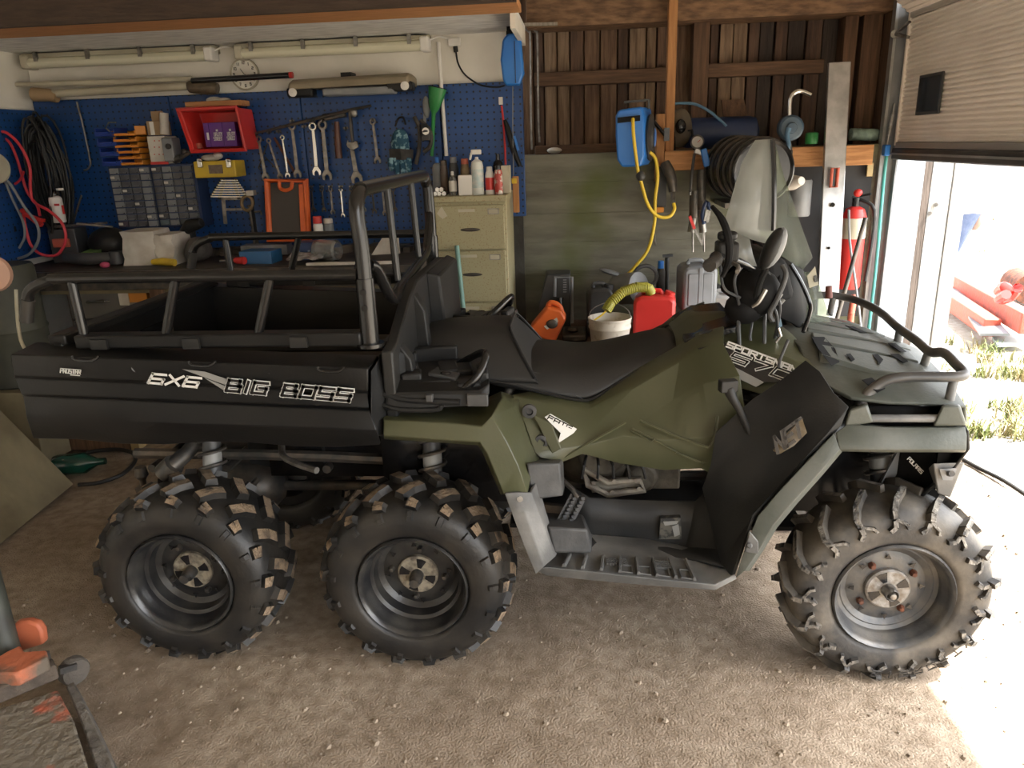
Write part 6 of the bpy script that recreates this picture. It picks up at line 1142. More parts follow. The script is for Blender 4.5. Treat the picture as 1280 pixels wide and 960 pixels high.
jerry('white_canister', 'pale canister half hidden behind the handlebar cables', 905, 368, 408, .13, .15, 4.2, mat('dusty_white', (.45, .44, .42), .5), -.3, LB, grooves=False)
S('dark_canister_side', 'dark canister squeezed behind the handlebar guard', 'canister', M().b2(V(Q(893, 400, 4.3).x, 4.3, LB), V(Q(903, 400, 4.3).x, 4.45, Q(895, 360, 4.3).z)), 'dkgrey', bevel=.01)
t = thing('faceted_container', 'dark faceted container standing alone by the concrete wall', 'container', V(Q(692, 395, 4.4).x, 4.4, LB)); x0, x1 = Q(674, 380, 4.38).x, Q(713, 380, 4.38).x; zb, zt_ = LB, Q(692, 343, 4.38).z
child('body', M().loft([[V(x0+.01, 4.36, zb), V(x1, 4.36, zb), V(x1, 4.56, zb), V(x0, 4.56, zb)], [V(x0, 4.34, zb+(zt_-zb)*.5), V(x1, 4.34, zb+(zt_-zb)*.5), V(x1, 4.57, zb+(zt_-zb)*.5), V(x0, 4.57, zb+(zt_-zb)*.5)], [V(x0+.05, 4.38, zt_), V(x1, 4.38, zt_), V(x1, 4.55, zt_), V(x0+.04, 4.55, zt_)]]), 'dkgrey', t, bevel=.006)
child('handle_frame', M().tube([V(x1-.09, 4.33, zt_-.12), V(x1-.085, 4.33, zt_-.01), V(x1+.01, 4.33, zt_-.01), V(x1+.01, 4.33, zb+.05)], .010, 8), 'midgrey', t)
m = M(); c = V(Q(700, 378, 4.33).x, 4.33, 0)
for k in range(6): m.box(V(Q(706, 350+3*k, 4.325).x, 4.325, Q(706, 350+3*k, 4.325).z), (.02, .004, .006))
child('grip_slots', m, 'midgrey', t)
child('filler_pipe', M().tube([V(Q(700, 372, 4.3).x, 4.3, Q(700, 372, 4.3).z), V(Q(700, 395, 4.3).x, 4.28, Q(700, 395, 4.3).z)], .02, 10), 'gloss', t)
t = thing('orange_chainsaw', 'orange chainsaw body lying tilted in front of the dark container', 'chainsaw', Q(690, 420, 4.1)); Y = 4.05
child('saw_body', M().prism([Q(*p, Y) for p in ((662, 410), (684, 384), (701, 388), (708, 399), (694, 428), (668, 421))], (0, .12, 0)), 'orange', t, bevel=.012); child('top_handle', M().tube([Q(684, 386, Y+.06), Q(688, 378, Y+.06), Q(699, 382, Y+.06), Q(703, 392, Y+.06)], .014, 10, sm=3), 'orange', t)
child('air_intake', M().ell(Q(690, 405, Y-.002), (.032, .012, .026), 12), 'dksteel', t); child('side_emblem', M().prism([Q(680, 408, Y-.004), Q(696, 397, Y-.004), Q(698, 402, Y-.004), Q(684, 412, Y-.004)], (0, .004, 0)), 'paper', t)
S('engine_part', 'dark engine part with a filler cap beside the orange saw', 'machine', M().b2(V(Q(703, 425, 4.1).x, 4.08, LB), V(Q(733, 425, 4.1).x, 4.3, Q(715, 418, 4.1).z)).cyl(V(Q(716, 418, 4.1).x, 4.16, Q(716, 418, 4.1).z), V(Q(716, 418, 4.1).x, 4.16, Q(716, 413, 4.1).z), .03, n=14), 'dksteel', bevel=.01)
sp_ = [Q(758, 388, 4.0), Q(764, 378, 4.02), Q(778, 365, 4.05), Q(795, 359, 4.08), Q(810, 359, 4.1), Q(815, 368, 4.1)]
hm = M(); hm.tube(sp_, .022, 10, sm=6); hv = M(); rings = []
P_ = []
for i in range(len(sp_)-1):
    for k in range(7): P_.append(sp_[i].lerp(sp_[i+1], k/7))
for i in range(0, len(P_)-1): d = (P_[i+1]-P_[i]).normalized(); hm.lathe([(.022, -.003), (.028, -.001), (.028, .004), (.022, .006)], P_[i], d, 10)
S('corrugated_spout', 'yellow-green corrugated spout hose between red can and bucket', 'hose', hm, mat('olive_yellow_hose', (.36, .34, .05), .45))
S('spout_wire', 'thin wire hook hanging from the spout over the bucket', 'wire', M().tube([Q(758, 388, 4.0), Q(752, 394, 3.98), Q(740, 402, 3.97)], .005, 6, sm=3), 'yhose')
t = thing('watering_can', 'grey round can with a loop handle behind the red jerrycan', 'can', Q(785, 360, 4.45)); child('body', M().lathe([(.085, 0), (.09, .02), (.09, .16), (.07, .17), (.001, .17)], Q(772, 362, 4.42), (.6, -.55, .15), 22), 'midgrey', t); child('loop_handle', M().tube([Q(807+14*cos(q), 345+13*sin(q), 4.36) for q in [2*pi*k/16 for k in range(16)]], .012, 8, closed=True), 'dkgrey', t); child('lid', M().ell(Q(765, 341, 4.42), (.075, .05, .014), 14, R=Matrix.Rotation(.3, 3, 'Y')), 'midgrey', t)
can('blue_capped_bottle', 'slim bottle with a blue cap beside the grey canister', 'bottle', 825, 372, 326, 4.45, .026, 'dkgrey', .2, 'blue', neck=.7)
S('upright_tube', 'dark upright tube with a tee top left of the grey canister', 'tube', M().cyl(Q(833, 372, 4.5), Q(834, 322, 4.5), .013, n=10).bar(Q(828, 320, 4.5), Q(841, 319, 4.5), .015, .015), 'dkgrey')
# ------------------------------------------------------------------ hose reel, hose, air tools
t = thing('hose_reel', 'blue wall hose reel with a slot, on the pine upright', 'hose reel', Q(800, 215, 4.35)); 
fr_ = [Q(*p, 4.30) for p in ((769, 145), (773, 137), (803, 133), (806, 150), (806, 195), (801, 208), (777, 209), (771, 200), (769, 170))]
bk = [p+V(.065, .24, .0) for p in fr_]
child('case', M().loft([fr_, bk]), 'blue', t, bevel=.012)
child('slot', M().prism([Q(772, 147, 4.297), Q(800, 144, 4.297), Q(800, 151, 4.297), Q(772, 154, 4.297)], (0, -.012, 0)), 'matte', t)
sc = (fr_[4]+bk[4])/2; sc.z = Q(812, 172, 4.4).z
child('side_disc', M().lathe([(.12, 0), (.125, .012), (.10, .02), (.06, .02), (.05, .03), (.001, .03)], sc+V(.0, .01, .0), (1, -.27, 0), 30), 'dkgrey', t); child('side_badge', M().ell(sc+V(.028, -.01, 0), (.01, .025, .05), 12), mat('blue_badge', (.10, .22, .6), .4), t)
child('top_bracket', M().bar(Q(780, 128, 4.5), Q(811, 125, 4.5), .03, .012).bar(Q(811, 124, 4.45), Q(811, 136, 4.45), .012, .02, (0, 1, 0)), 'gloss', t)
child('swivel_arm', M().bar(Q(814, 148, 4.45), Q(832, 170, 4.5), .02, .012).box(Q(833, 168, 4.5), (.03, .04, .07)), 'gloss', t)
S('air_hose', 'yellow air hose hanging in a loop from the blue reel', 'hose', M().tube([Q(791, 148, 4.29), Q(792, 170, 4.26), Q(797, 210, 4.27), Q(802, 230, 4.28), Q(810, 256, 4.29), Q(822, 270, 4.3), Q(836, 271, 4.31), Q(843, 262, 4.32), Q(842, 254, 4.33)], .0095, 10, sm=5), 'yhose')
S('supply_hose', 'yellow supply hose running from reel side down to the floor', 'hose', M().tube([Q(812, 190, 4.36), Q(819, 198, 4.38), Q(822, 220, 4.4), Q(819, 250, 4.42), Q(818, 280, 4.44), Q(810, 312, 4.45), Q(795, 332, 4.44), Q(782, 346, 4.42)], .0095, 10, sm=5), 'yhose')
S('hose_stop', 'dark round stop clamped on the yellow air hose', 'clamp', M().ell(Q(801, 220, 4.27), (.026, .026, .026), 12), 'dkgrey')
t = thing('impact_wrench', 'dark air wrench hanging on the pine upright', 'air tool', Q(838, 250, 4.5)); child('body', M().tube([Q(831, 204, 4.5), Q(836, 214, 4.48), Q(840, 226, 4.47), Q(841, 240, 4.46)], [.028, .032, .03, .022], 12, sm=2), 'dksteel', t); child('coupling', M().cyl(Q(841, 240, 4.46), Q(842, 254, 4.40), .012, n=10), 'steel', t)
S('tool_strip', 'dark holder strip with orange tools below the reel', 'holder', M().b2(Q(822, 208, 4.55), Q(831, 258, 4.62)).box(Q(824, 262, 4.55), (.05, .05, .03), mi=1), ['dkgrey', 'orangeamber'], bevel=.004)
S('grease_nozzle', 'thin steel nozzle hanging below the air hose', 'nozzle', M().cyl(Q(817, 286, 4.645), Q(819, 306, 4.60), .007, n=8), 'steel')
t = thing('tyre_inflator', 'blue tyre inflator gun with a round gauge on the pine ledger', 'inflator', Q(875, 215, 4.45)); c = Q(871, 178, 4.48)
child('gauge', M().lathe([(.036, 0), (.038, .02), (.032, .026), (.030, .02), (.001, .02)], c, (0, -1, .15), 22), 'steel', t); child('gauge_face', M().lathe([(.03, .022), (.001, .022)], c, (0, -1, .15), 20), 'white', t); child('needle', M().bar(c+V(0, -.026, .0), c+V(.015, -.026, .014), .003, .004, (0, -1, 0)), 'red', t)
child('body', M().bar(Q(868, 188, 4.47), Q(880, 192, 4.47), .03, .03).cyl(Q(872, 182, 4.48), Q(873, 190, 4.48), .012, n=8), 'steel', t, bevel=.004); child('blue_grip', M().bar(Q(879, 186, 4.46), Q(884, 208, 4.46), .035, .03, (0, 1, 0)), 'blue', t, bevel=.006); child('hose', M().tube([Q(868, 192, 4.46), Q(865, 215, 4.46), Q(863, 240, 4.47)], .008, 8, sm=3), 'dkgrey', t); child('hose_tip', M().cyl(Q(863, 238, 4.47), Q(863, 244, 4.47), .008, n=8), 'chrome', t)
for k, (x0, y0, x1, y1, lab) in enumerate(((877, 212, 876, 262, 'dark grease gun hanging below the inflator, the right one'), (868, 238, 867, 272, 'dark grease gun hanging below the inflator, the left one'))):
    t = thing('grease_gun', lab, 'grease gun', Q(x1, y1+55, 4.5), 'grease guns on the concrete wall'); child('barrel', M().cyl(Q(x0, y0, 4.5), Q(x1, y1, 4.5), .026, n=14), 'dksteel', t)
    child('head', M().cyl(Q(x1, y1, 4.5), Q(x1+(-3 if k else 3), 290, 4.5), .022, n=12), 'steel', t); child('rod', M().cyl(Q(x1+(-1 if k else 4), 290, 4.5), Q(x1+(-1 if k else 4), 315, 4.5), .006, n=8), 'steel', t)
S('red_pliers', 'red-handled pliers hanging open on the concrete wall', 'pliers', M().bar(Q(862, 270, 4.44), Q(868, 286, 4.44), .016, .016, (0, 1, 0)).bar(Q(868, 286, 4.44), Q(878, 306, 4.44), .012, .016, (0, 1, 0), mi=1).bar(Q(880, 290, 4.44), Q(877, 306, 4.44), .010, .012, (0, 1, 0), mi=1), ['red', 'steel'])
S('blue_snips', 'blue-handled snips hanging beside the grease guns', 'snips', M().tube([Q(880, 280, 4.43), Q(878, 268, 4.43), Q(883, 252, 4.43), Q(887, 262, 4.43)], .012, 8, sm=3).bar(Q(881, 276, 4.42), Q(884, 262, 4.42), .014, .012, (0, 1, 0), mi=1).bar(Q(884, 278, 4.42), Q(887, 264, 4.42), .014, .012, (0, 1, 0), mi=1), ['dkblue', 'steel'])
# ------------------------------------------------------------------ on the ledge: compressor, drum, hand pump
t = thing('air_compressor', 'dark blue compressor standing on the ledge behind the reel', 'compressor', Q(880, 190, 4.8)); child('tank', M().lathe([(.03, 0), (.08, .02), (.09, .06), (.09, .42), (.08, .46), (.03, .48)], Q(845, 168, 4.84), (1, 0, 0), 22), 'dkblue', t)
child('motor_shroud', M().ell(Q(850, 160, 4.72), (.07, .06, .11), 16), mat('tan_shroud', (.13, .11, .08), .5), t); child('shroud_hole', M().ell(Q(851, 158, 4.65), (.03, .02, .04), 12), 'gloss', t); child('frame', M().tube([Q(843, 188, 4.68), Q(843, 165, 4.68), Q(865, 163, 4.68), Q(868, 188, 4.68)], .008, 8), 'gloss', t)
S('blue_air_line', 'pale blue air line arching over the compressor', 'hose', M().tube([Q(838, 131, 4.8), Q(850, 129, 4.8), Q(868, 130, 4.8), Q(885, 138, 4.8), Q(900, 150, 4.78), Q(908, 158, 4.76)], .008, 8, sm=4), mat('pale_blue_hose', (.12, .25, .38), .45))
t = thing('oil_drum', 'black ribbed steel drum lying on its side on the ledge', 'drum', V(Q(925, 200, 4.75).x, 4.75, 1.3)); c0, c1 = Q(893, 218, 4.20), Q(905, 205, 4.6); ax = (c1-c0); L = ax.length
prof = [(.001, .01), (.145, .01), (.158, 0), (.167, .006), (.158, .02)]
for k in range(9): prof += [(.157, .04+.042*k), (.166, .052+.042*k), (.157, .064+.042*k)]
o0 = V(Q(953, 210, 4.18).x, 4.14, Q(940, 214, 4.18).z); child('wall_bracket', M().b2(o0+V(-.16, .15, -.195), o0+V(.06, .505, -.168)), 'dksteel', t); child('shell', M().lathe(prof, o0, (-.2, 1, .03), 40), 'gloss', t); child('bung', M().lathe([(.022, 0), (.022, -.008), (.001, -.01)], o0+V(-.06, -.004, .08), (0, 1, 0), 12), 'matte', t)
for k in range(5): child('hoop', M().lathe([(.166, .09*k+.03), (.171, .09*k+.036), (.171, .09*k+.044), (.166, .09*k+.05)], o0, (-.2, 1, .03), 40), 'dksteel', t)
t = thing('hand_pump', 'blue rotary hand pump with a bent steel spout', 'pump', Q(985, 180, 4.5)); c = Q(986, 160, 4.47)
child('pump_body', M().lathe([(.065, 0), (.068, .01), (.066, .05), (.055, .06), (.03, .062), (.025, .075), (.001, .076)], c, (0, -1, 0), 26), mat('pump_blue', (.028, .06, .10), .45, c2=(.05, .08, .11), ns=14), t)
child('spout', M().tube([Q(987, 145, 4.44), Q(988, 125, 4.44), Q(993, 116, 4.44), Q(1002, 114, 4.44), Q(1014, 119, 4.43)], .0125, 10, sm=4), 'chrome', t)
child('crank', M().tube([Q(986, 160, 4.39), Q(984, 170, 4.385), Q(986, 182, 4.38), Q(982, 190, 4.38)], [.014, .012, .012, .01], 8, sm=3), mat('crank_blue', (.07, .14, .22), .4), t); child('crank_knob', M().tube([Q(980, 191, 4.38), Q(990, 191, 4.36)], [.014, .016], 10), 'black', t); child('down_pipe', M().cyl(Q(985, 175, 4.45), Q(986, 230, 4.45), .012, n=10), 'steel', t); child('mount', M().ell(Q(980, 186, 4.48), (.045, .04, .05), 12), 'dksteel', t)
can('green_pipe_end', 'green pipe end lying on the ledger right of the pump', 'pipe', 1014, 180, 165, 4.6, .035, 'green', 0)
S('white_scoop', 'white jug spout poking out behind the windshield', 'jug', M().bar(Q(984, 228, 4.4), V(Q(984, 228, 4.4).x, 4.645, Q(984, 228, 4.4).z), .02, .02).tube([Q(984, 228, 4.4), Q(992, 228, 4.36), Q(1002, 226, 4.3)], [.045, .04, .022], 14), 'white')
S('grey_hanging_can', 'grey sheet-metal can hanging behind the windshield', 'can', M().bar(Q(998, 250, 4.5), V(Q(998, 250, 4.5).x, 4.645, Q(998, 250, 4.5).z+.05), .02, .01).lathe([(.055, 0), (.06, .01), (.06, .19), (.055, .2), (.05, .19), (.05, .02), (.001, .015)], Q(998, 270, 4.5), n=20), 'midgrey')
S('glass_bottle', 'clear bottle lying on the ledge right of the aluminium plank', 'bottle', M().lathe([(.001, 0), (.035, .005), (.035, .15), (.015, .2), (.014, .24)], Q(1062, 168, 4.7), (1, .1, -.05), 16), mat('pale_green_glass', (.3, .42, .36), .15, c2=(.16, .22, .2), ns=20))
S('brown_board', 'brown square board leaning on the planks behind the drum', 'board', M().prism([Q(902, 125, 4.9), Q(930, 124, 4.9), Q(938, 158, 4.84), Q(906, 160, 4.84)], (0, .02, 0)), 'wood')
t = thing('aluminium_plank', 'tall aluminium plank with red-edged hand slot leaning upright', 'plank', Q(1030, 420, 4.3))
pa, pb_ = Q(1049, 78, 4.52), Q(1033, 400, 4.36); dd = (pb_-pa); pb_ = pa+dd*((pa.z-.012)/-dd.z if dd.z < 0 else 1)
child('board', M().bar(pa, pb_, .115, .03, (0, -1, 0)), 'alu', t, bevel=.004)
ps_ = [Q(1043, 222, 4.40)+V(dx, -.0, dz) for dx, dz in ((-.016, .05), (.016, .05), (.016, -.05), (-.016, -.05))]
child('hand_slot', M().tube(ps_, .009, 8, closed=True), 'redmetal', t); child('slot_void', M().prism([p+V(0, .004, 0) for p in ps_], (0, .004, 0)), 'gloss', t); child('hole', M().cyl(Q(1041, 256, 4.42), Q(1041, 256, 4.40), .012, n=12), 'gloss', t)
child('hole', M().cyl(Q(1036, 310, 4.40), Q(1036, 310, 4.375), .008, n=10), 'gloss', t)
t = thing('fire_extinguisher', 'red fire extinguisher with a cream label by the door track', 'extinguisher', Q(1063, 370, 4.5)); b = V(Q(1062, 330, 4.55).x, 4.55, Q(1063, 360, 4.55).z); ht = Q(1064, 258, 4.55).z-b.z
child('cylinder', M().lathe([(.058, 0), (.066, .015), (.066, ht-.06), (.05, ht-.015), (.022, ht)], b, n=24), 'red', t); child('valve', M().cyl(b+V(0, 0, ht), b+V(0, 0, ht+.05), .02, n=10).bar(b+V(-.02, 0, ht+.05), b+V(.06, -.05, ht+.07), .02, .012), 'gloss', t); child('gauge', M().ell(b+V(-.0, -.02, ht+.075), (.025, .02, .022), 10), 'red', t)
child('label', M().lathe([(.0668, ht*.62), (.0675, ht*.625), (.0675, ht*.86), (.0668, ht*.865)], b, n=24), 'cream', t); child('side_board', M().b2(b+V(-.105, .0, .0), b+V(-.07, .03, ht)), 'red', t); child('hose', M().tube([b+V(.02, 0, ht+.04), b+V(.09, -.04, ht-.02), b+V(.09, -.05, ht-.25), b+V(.075, -.06, .05)], .01, 8, sm=4), 'black', t)
lt = M(); letters('2', b+V(-.098, -.003, ht*.72), b+V(-.078, -.003, ht*.72), b+V(-.098, -.003, ht*.72+.03), w=.18, m=lt); child('lettering', lt, 'decal', t)
S('steel_pipe', 'steel pipe leaning crosswise in front of the extinguisher', 'pipe', M().cyl(Q(1082, 272, 4.30), Q(1040, 420, 4.2), .012, n=10), 'dksteel')
S('hanging_rope', 'pale rope hanging down over the extinguisher', 'rope', M().tube([Q(1061, 262, 4.38), Q(1062, 300, 4.38), Q(1068, 345, 4.36), Q(1074, 390, 4.34), Q(1077, 420, 4.32)], .007, 8, sm=3), 'midgrey')
S('red_pole', 'rusty red pole standing left of the door track', 'pole', M().cyl(Q(1064, 392, 4.4), Q(1068, 368, 4.42), .018, n=10).cyl(Q(1064, 392, 4.4), V(Q(1062, 400, 4.4).x, 4.38, .0), .018, n=10), 'redmetal')
S('latch_plate', 'small brass plate screwed on the door post', 'plate', M().box(Q(1087, 212, 4.6), (.035, .02, .075)), mat('brass', (.35, .27, .14), .5, .5), bevel=.003)
# ================================================================== DOOR
DX = 1.745
def D(px, py): return at(px, py, X=DX)
yb = 4.545
d_ = struct('door_1', M().b2((DX+.015, .35, 1.515), (DX+.05, yb, 2.16)), mat('door_skin', (.33, .30, .27), .5))
panel = mat('beige_grey_door', (.86, .81, .74), .5, c2=(.78, .73, .66), ns=3); n_ = 26
rows = []
for i in range(n_*4+1):
    z = 1.515+(2.145-1.515)*i/(n_*4); dxx = -.004 if i % 4 in (1, 2) else .004; rows.append([V(DX+dxx, yb, z), V(DX+dxx, .35, z)])
obj('door_panel', M().grid(rows), panel, d_, flat=True)
def tilt(t, y): return V(DX-.02-.42*t, y, 2.165+.36*t)        # the next section already turns in along the curved track
rows = []
for i in range(17*4+1):
    p = tilt(i/68, yb); o = V(-.004 if i % 4 in (1, 2) else .004, 0, 0); rows.append([p+o, V(p.x, .35, p.z)+o])
obj('door_panel', M().grid(rows), panel, d_, flat=True, thick=.03)
obj('edge_stile', M().b2((DX-.014, yb-.006, 1.5), (DX+.03, yb+.012, 2.17)), panel, d_)
obj('panel_joint', M().b2((DX-.012, .35, 2.14), (DX+.03, yb, 2.172)), mat('joint_strip', (.42, .40, .36), .4), d_, bevel=.004)
obj('bottom_rail', M().b2((DX-.012, .35, 1.485), (DX+.05, yb, 1.518)), mat('rail_grey', (.30, .29, .28), .45, .3), d_, bevel=.003)
obj('bottom_seal', M().b2((DX-.02, .33, 1.425), (DX+.06, yb+.02, 1.487)), X['dkgrey'], d_, bevel=.008)
obj('bottom_seal', M().b2((DX-.03, .33, 1.452), (DX-.018, yb+.02, 1.462)), X['midgrey'], d_)
wq = [D(1152, 93), D(1182, 90), D(1176, 142), D(1147, 144)]; y0, y1 = sum(p.y for p in (wq[0], wq[3]))/2, sum(p.y for p in (wq[1], wq[2]))/2; z0, z1 = (wq[2].z+wq[3].z)/2, (wq[0].z+wq[1].z)/2
fr = obj('window_frame', M().b2((DX-.012, y1, z0), (DX-.003, y0, z1)), X['dkgrey'], d_, bevel=.004)
obj('window_pane', M().b2((DX-.0135, y1+.015, z0+.015), (DX-.0115, y0-.015, z1-.015)), mat('smoked_pane', (.035, .045, .055), .08), fr)
galv = mat('galvanised_steel', (.42, .43, .42), .42, .65, c2=(.30, .31, .31), ns=10)
TY = 4.66
struct('trim_track', M().b2((1.685, TY-.05, 0), (1.70, TY+.0, 2.4)).b2((1.70, TY-.012, 0), (1.80, TY+.0, 2.4)), galv)
struct('trim_angle', M().b2((1.70, TY-.05, 0), (1.76, TY-.044, 2.3)).b2((1.755, TY-.1, 0), (1.762, TY-.01, 2.3)), X['midgrey'])
hg = thing('track_roller', 'zinc hinge roller bracket on the track at the panel joint', 'bracket', D(1115, 48)); child('arm', M().bar(V(1.69, TY-.06, D(1108, 50).z), V(1.73, 4.53, D(1108, 50).z+.05), .02, .01).bar(V(1.69, TY-.06, D(1108, 50).z), V(1.72, 4.5, D(1108, 50).z-.03), .02, .014), 'steel', hg); child('roller', M().cyl(V(1.685, TY-.07, D(1108, 50).z), V(1.70, TY-.04, D(1108, 50).z), .022, n=12), 'steel', hg)
cb2 = thing('lift_cable_anchor', 'blue turnbuckle and lift cable at the door corner', 'turnbuckle', V(1.70, 4.56, 1.45)); child('cable', M().tube([V(1.715, 4.57, 1.72), V(1.712, 4.575, 1.6), V(1.705, 4.585, 1.5)], .006, 8), 'steel', cb2); child('turnbuckle', M().cyl(V(1.713, 4.573, 1.66), V(1.708, 4.58, 1.55), .012, n=8), 'steel', cb2); child('blue_anchor', M().box(V(1.70, 4.575, 1.475), (.03, .05, .06)), 'blue', cb2, bevel=.006)
S('teal_hose', 'teal hose running down the door track to the floor', 'hose', M().tube([at(1108, 195, Y=4.57), at(1104, 230, Y=4.57), at(1098, 300, Y=4.57), at(1092, 360, Y=4.57), at(1086, 410, Y=4.57), V(at(1084, 430, Y=4.57).x, 4.56, .02)], .010, 8, sm=3), 'teal')
struct('trim_jamb', M().b2((1.78, 4.60, 0), (1.93, 4.66, 2.35)), mat('pale_blue_paint', (.45, .50, .56), .6))
# weathered planks of the open outer leaf
pw = [wood('bleached_plank_%d' % i, c, d) for i, (c, d) in enumerate((((.24, .20, .16), (.13, .10, .075)), ((.36, .345, .32), (.24, .23, .21)), ((.10, .075, .06), (.06, .045, .035)), ((.40, .39, .37), (.28, .27, .25))))]
ol = thing('outer_door_leaf', 'bleached plank door leaf standing open outside the opening', 'door leaf', (2.1, 4.74, 0))
for k, (a, b, c) in enumerate(((1127, 1140, 0), (1140.6, 1152, 1), (1153, 1163, 2), (1163.6, 1190, 3), (1190.6, 1210, 3))):
    child('plank', M().b2((at(a, 230, Y=4.72).x, 4.715+.004*(k % 2), .03), (at(b, 230, Y=4.72).x-.003, 4.75, 2.2)), pw[c], ol, bevel=.003)
for q in ((1170, 256), (1162, 267)): child('bolt_head', M().cyl(at(*q, Y=4.70), at(*q, Y=4.72), .012, n=10), 'steel', ol)
for z in (.4, 1.4): child('ledge_board', M().b2((1.87, 4.75, z), (2.2, 4.78, z+.12)), pw[0], ol)
# ------------------------------------------------------------------ outside: scrap, post, grass
def G(px, py, z=0): return at(px, py, Z=z)
t = thing('red_drawbar', 'faded red steel drawbar lying across the grass outside', 'drawbar', G(1230, 380)); a, b = G(1180, 345, .15), G(1285, 405, .2)
child('beam', M().bar(a, b, .10, .16), 'redmetal', t, bevel=.01); child('lower_beam', M().bar(G(1178, 368, .1), G(1240, 410, .1), .12, .14), 'redmetal', t, bevel=.01); child('deck_plate', M().prism([G(1185, 360, .12), G(1215, 372, .12), G(1262, 420, .1), G(1225, 420, .08)], (0, 0, .02)), 'midgrey', t)
S('red_strap_heap', 'heap of red straps lying on the drawbar', 'straps', M().tube([G(1248, 364, .40), G(1255, 358, .5), G(1266, 366, .42), G(1272, 360, .48), G(1262, 372, .40), G(1249, 374, .40), G(1258, 368, .46)], .035, 8, sm=4), 'red')
S('rusty_drum', 'rust-brown cylinder lying at the right end of the drawbar', 'drum', M().cyl(G(1270, 352, .14), G(1288, 362, .14), .14, n=14), 'rust')
S('grey_sheet', 'flat grey-green metal sheet lying on the ground beside the drawbar', 'sheet', M().prism([G(1240, 424, .03), G(1264, 420, .03), G(1290, 432, .03), G(1246, 434, .03)], (0, 0, .02)), mat('grey_green_sheet', (.25, .30, .28), .5))
t = thing('wrapped_post', 'post wrapped in dark blue tarpaulin standing far outside', 'post', G(1192, 322)); p0 = G(1192, 322); yy = p0.y
child('wrap', M().tube([p0, at(1200, 290, Y=yy), at(1208, 265, Y=yy)], [.03, .11, .17], 12, sm=2), mat('blue_tarp', (.05, .08, .16), .5, c2=(.08, .11, .2), ns=9, bump=.3), t); child('top_cloth', M().ell(at(1208, 262, Y=yy), (.22, .18, .09), 14), 'paper', t); child('hood_end', M().ell(at(1220, 272, Y=yy), (.08, .1, .16), 12), mat('brown_cloth', (.25, .17, .14), .8), t)
r_ = random.Random(21); gm_ = [M() for _ in range(3)]
def tuft(x, y, h, n, m):
    for u_ in range(9):
        q_ = G(1178, 372).lerp(G(1290, 415), u_/8)
        if (q_.x-x)**2+(q_.y-y)**2 < .25: return
    if (x-3.6)**2+(y-6.2)**2 < .4: return
    z = floor_z(x*.6, y)*1.6-.012
    for k in range(n):
        a = r_.random()*6.28; d = r_.uniform(.02, .10); hh = h*r_.uniform(.5, 1.2); bx, by = x+r_.uniform(-.05, .05), y+r_.uniform(-.05, .05); w = .005; sx, sy = -sin(a)*w, cos(a)*w
        m.add([V(bx-sx, by-sy, z), V(bx+sx, by+sy, z), V(bx+cos(a)*d*.5-sx*.7, by+sin(a)*d*.5-sy*.7, z+hh*.65), V(bx+cos(a)*d*.5+sx*.7, by+sin(a)*d*.5+sy*.7, z+hh*.65), V(bx+cos(a)*d*1.3, by+sin(a)*d*1.3, z+hh)], [(0, 1, 3, 2), (2, 3, 4)])
spots = []
for k in range(120):
    px_, py_ = r_.uniform(1180, 1300), r_.uniform(395, 545)
    if py_ < 420 and px_ > 1230: continue
    p = G(px_, py_); dens = noise.noise(Vector((p.x*1.4, p.y*1.4, 2)))
    if dens > -.1 and p.x > 1.98: spots.append((p.x, p.y))
for i, (x, y) in enumerate(spots): tuft(x, y, .10, 18, gm_[i % 3])
for i in range(160):
    x, y = r_.uniform(2.6, 14), r_.uniform(5.5, 24)
    if noise.noise(Vector((x*.5, y*.5, 5))) > .05: tuft(x, y, .09, 8, gm_[i % 3])
gr = [mat('grass_%d' % i, c, .7) for i, c in enumerate(((.11, .14, .035), (.17, .17, .06), (.25, .21, .10)))]
gm2 = M()
for i in range(3): gm2.join(gm_[i], i)
g = solo('grass', 'thin green and straw-coloured grass tufts growing outside the door', 'grass', gm2, gr, flat=True); g['kind'] = 'stuff'
S('ground_cable', 'black cable lying on the ground right of the front bumper', 'cable', M().tube([G(1203, 574, .012), G(1225, 586, .010), G(1255, 601, .010), G(1290, 624, .010)], .010, 8, sm=3), 'black')
# ------------------------------------------------------------------ left foreground and floor things
a, b, c = at(92, 605, Z=.02), at(-2, 682, Z=.015), at(0, 512, Y=3.25); e1 = (b-a).normalized(); e2 = (c-a); e2 = (e2-e1*e2.dot(e1)); 
sheet = [a, a+e1*1.25, a+e1*1.25+(c-a)*2.6, a+(c-a)*2.6]
nn = (sheet[1]-sheet[0]).cross(sheet[3]-sheet[0]).normalized(); S_ = -1 if nn.dot(V(0, 0, CAMH)-a) > 0 else 1
t = thing('leaning_board', 'dirty tan board leaning at the left edge of the floor', 'board', a); child('board', M().prism(sheet, nn*S_*.02), 'ply', t, bevel=.003); child('back_rib', M().bar(a+e1*.3+nn*S_*.045+(c-a)*.1, a+e1*.3+nn*S_*.045+(c-a)*2.45, .05, .04), 'wood', t)
t = thing('wooden_beam', 'dark squared timber with a pale sawn end under the bench', 'timber', V(-2.7, 3.95, 0)); p0 = at(172, 556, Z=.03); child('timber', M().b2((-3.2, p0.y-.02, .005), (p0.x-.03, p0.y+.12, .12)), 'wood', t, bevel=.004); child('sawn_end', M().b2((p0.x-.03, p0.y-.02, .005), (p0.x+.02, p0.y+.12, .12)), mat('sawn_end', (.30, .22, .10), .8), t, bevel=.004)
S('green_bottle', 'green glassy bottle lying on the floor by the hose ring', 'bottle', M().lathe([(.001, 0), (.05, .01), (.055, .03), (.055, .16), (.02, .22), (.018, .26)], at(66, 582, Z=.055), (1, .25, 0), 18), mat('dark_green_glass', (.004, .03, .02), .2, c2=(.008, .06, .04), ns=6))
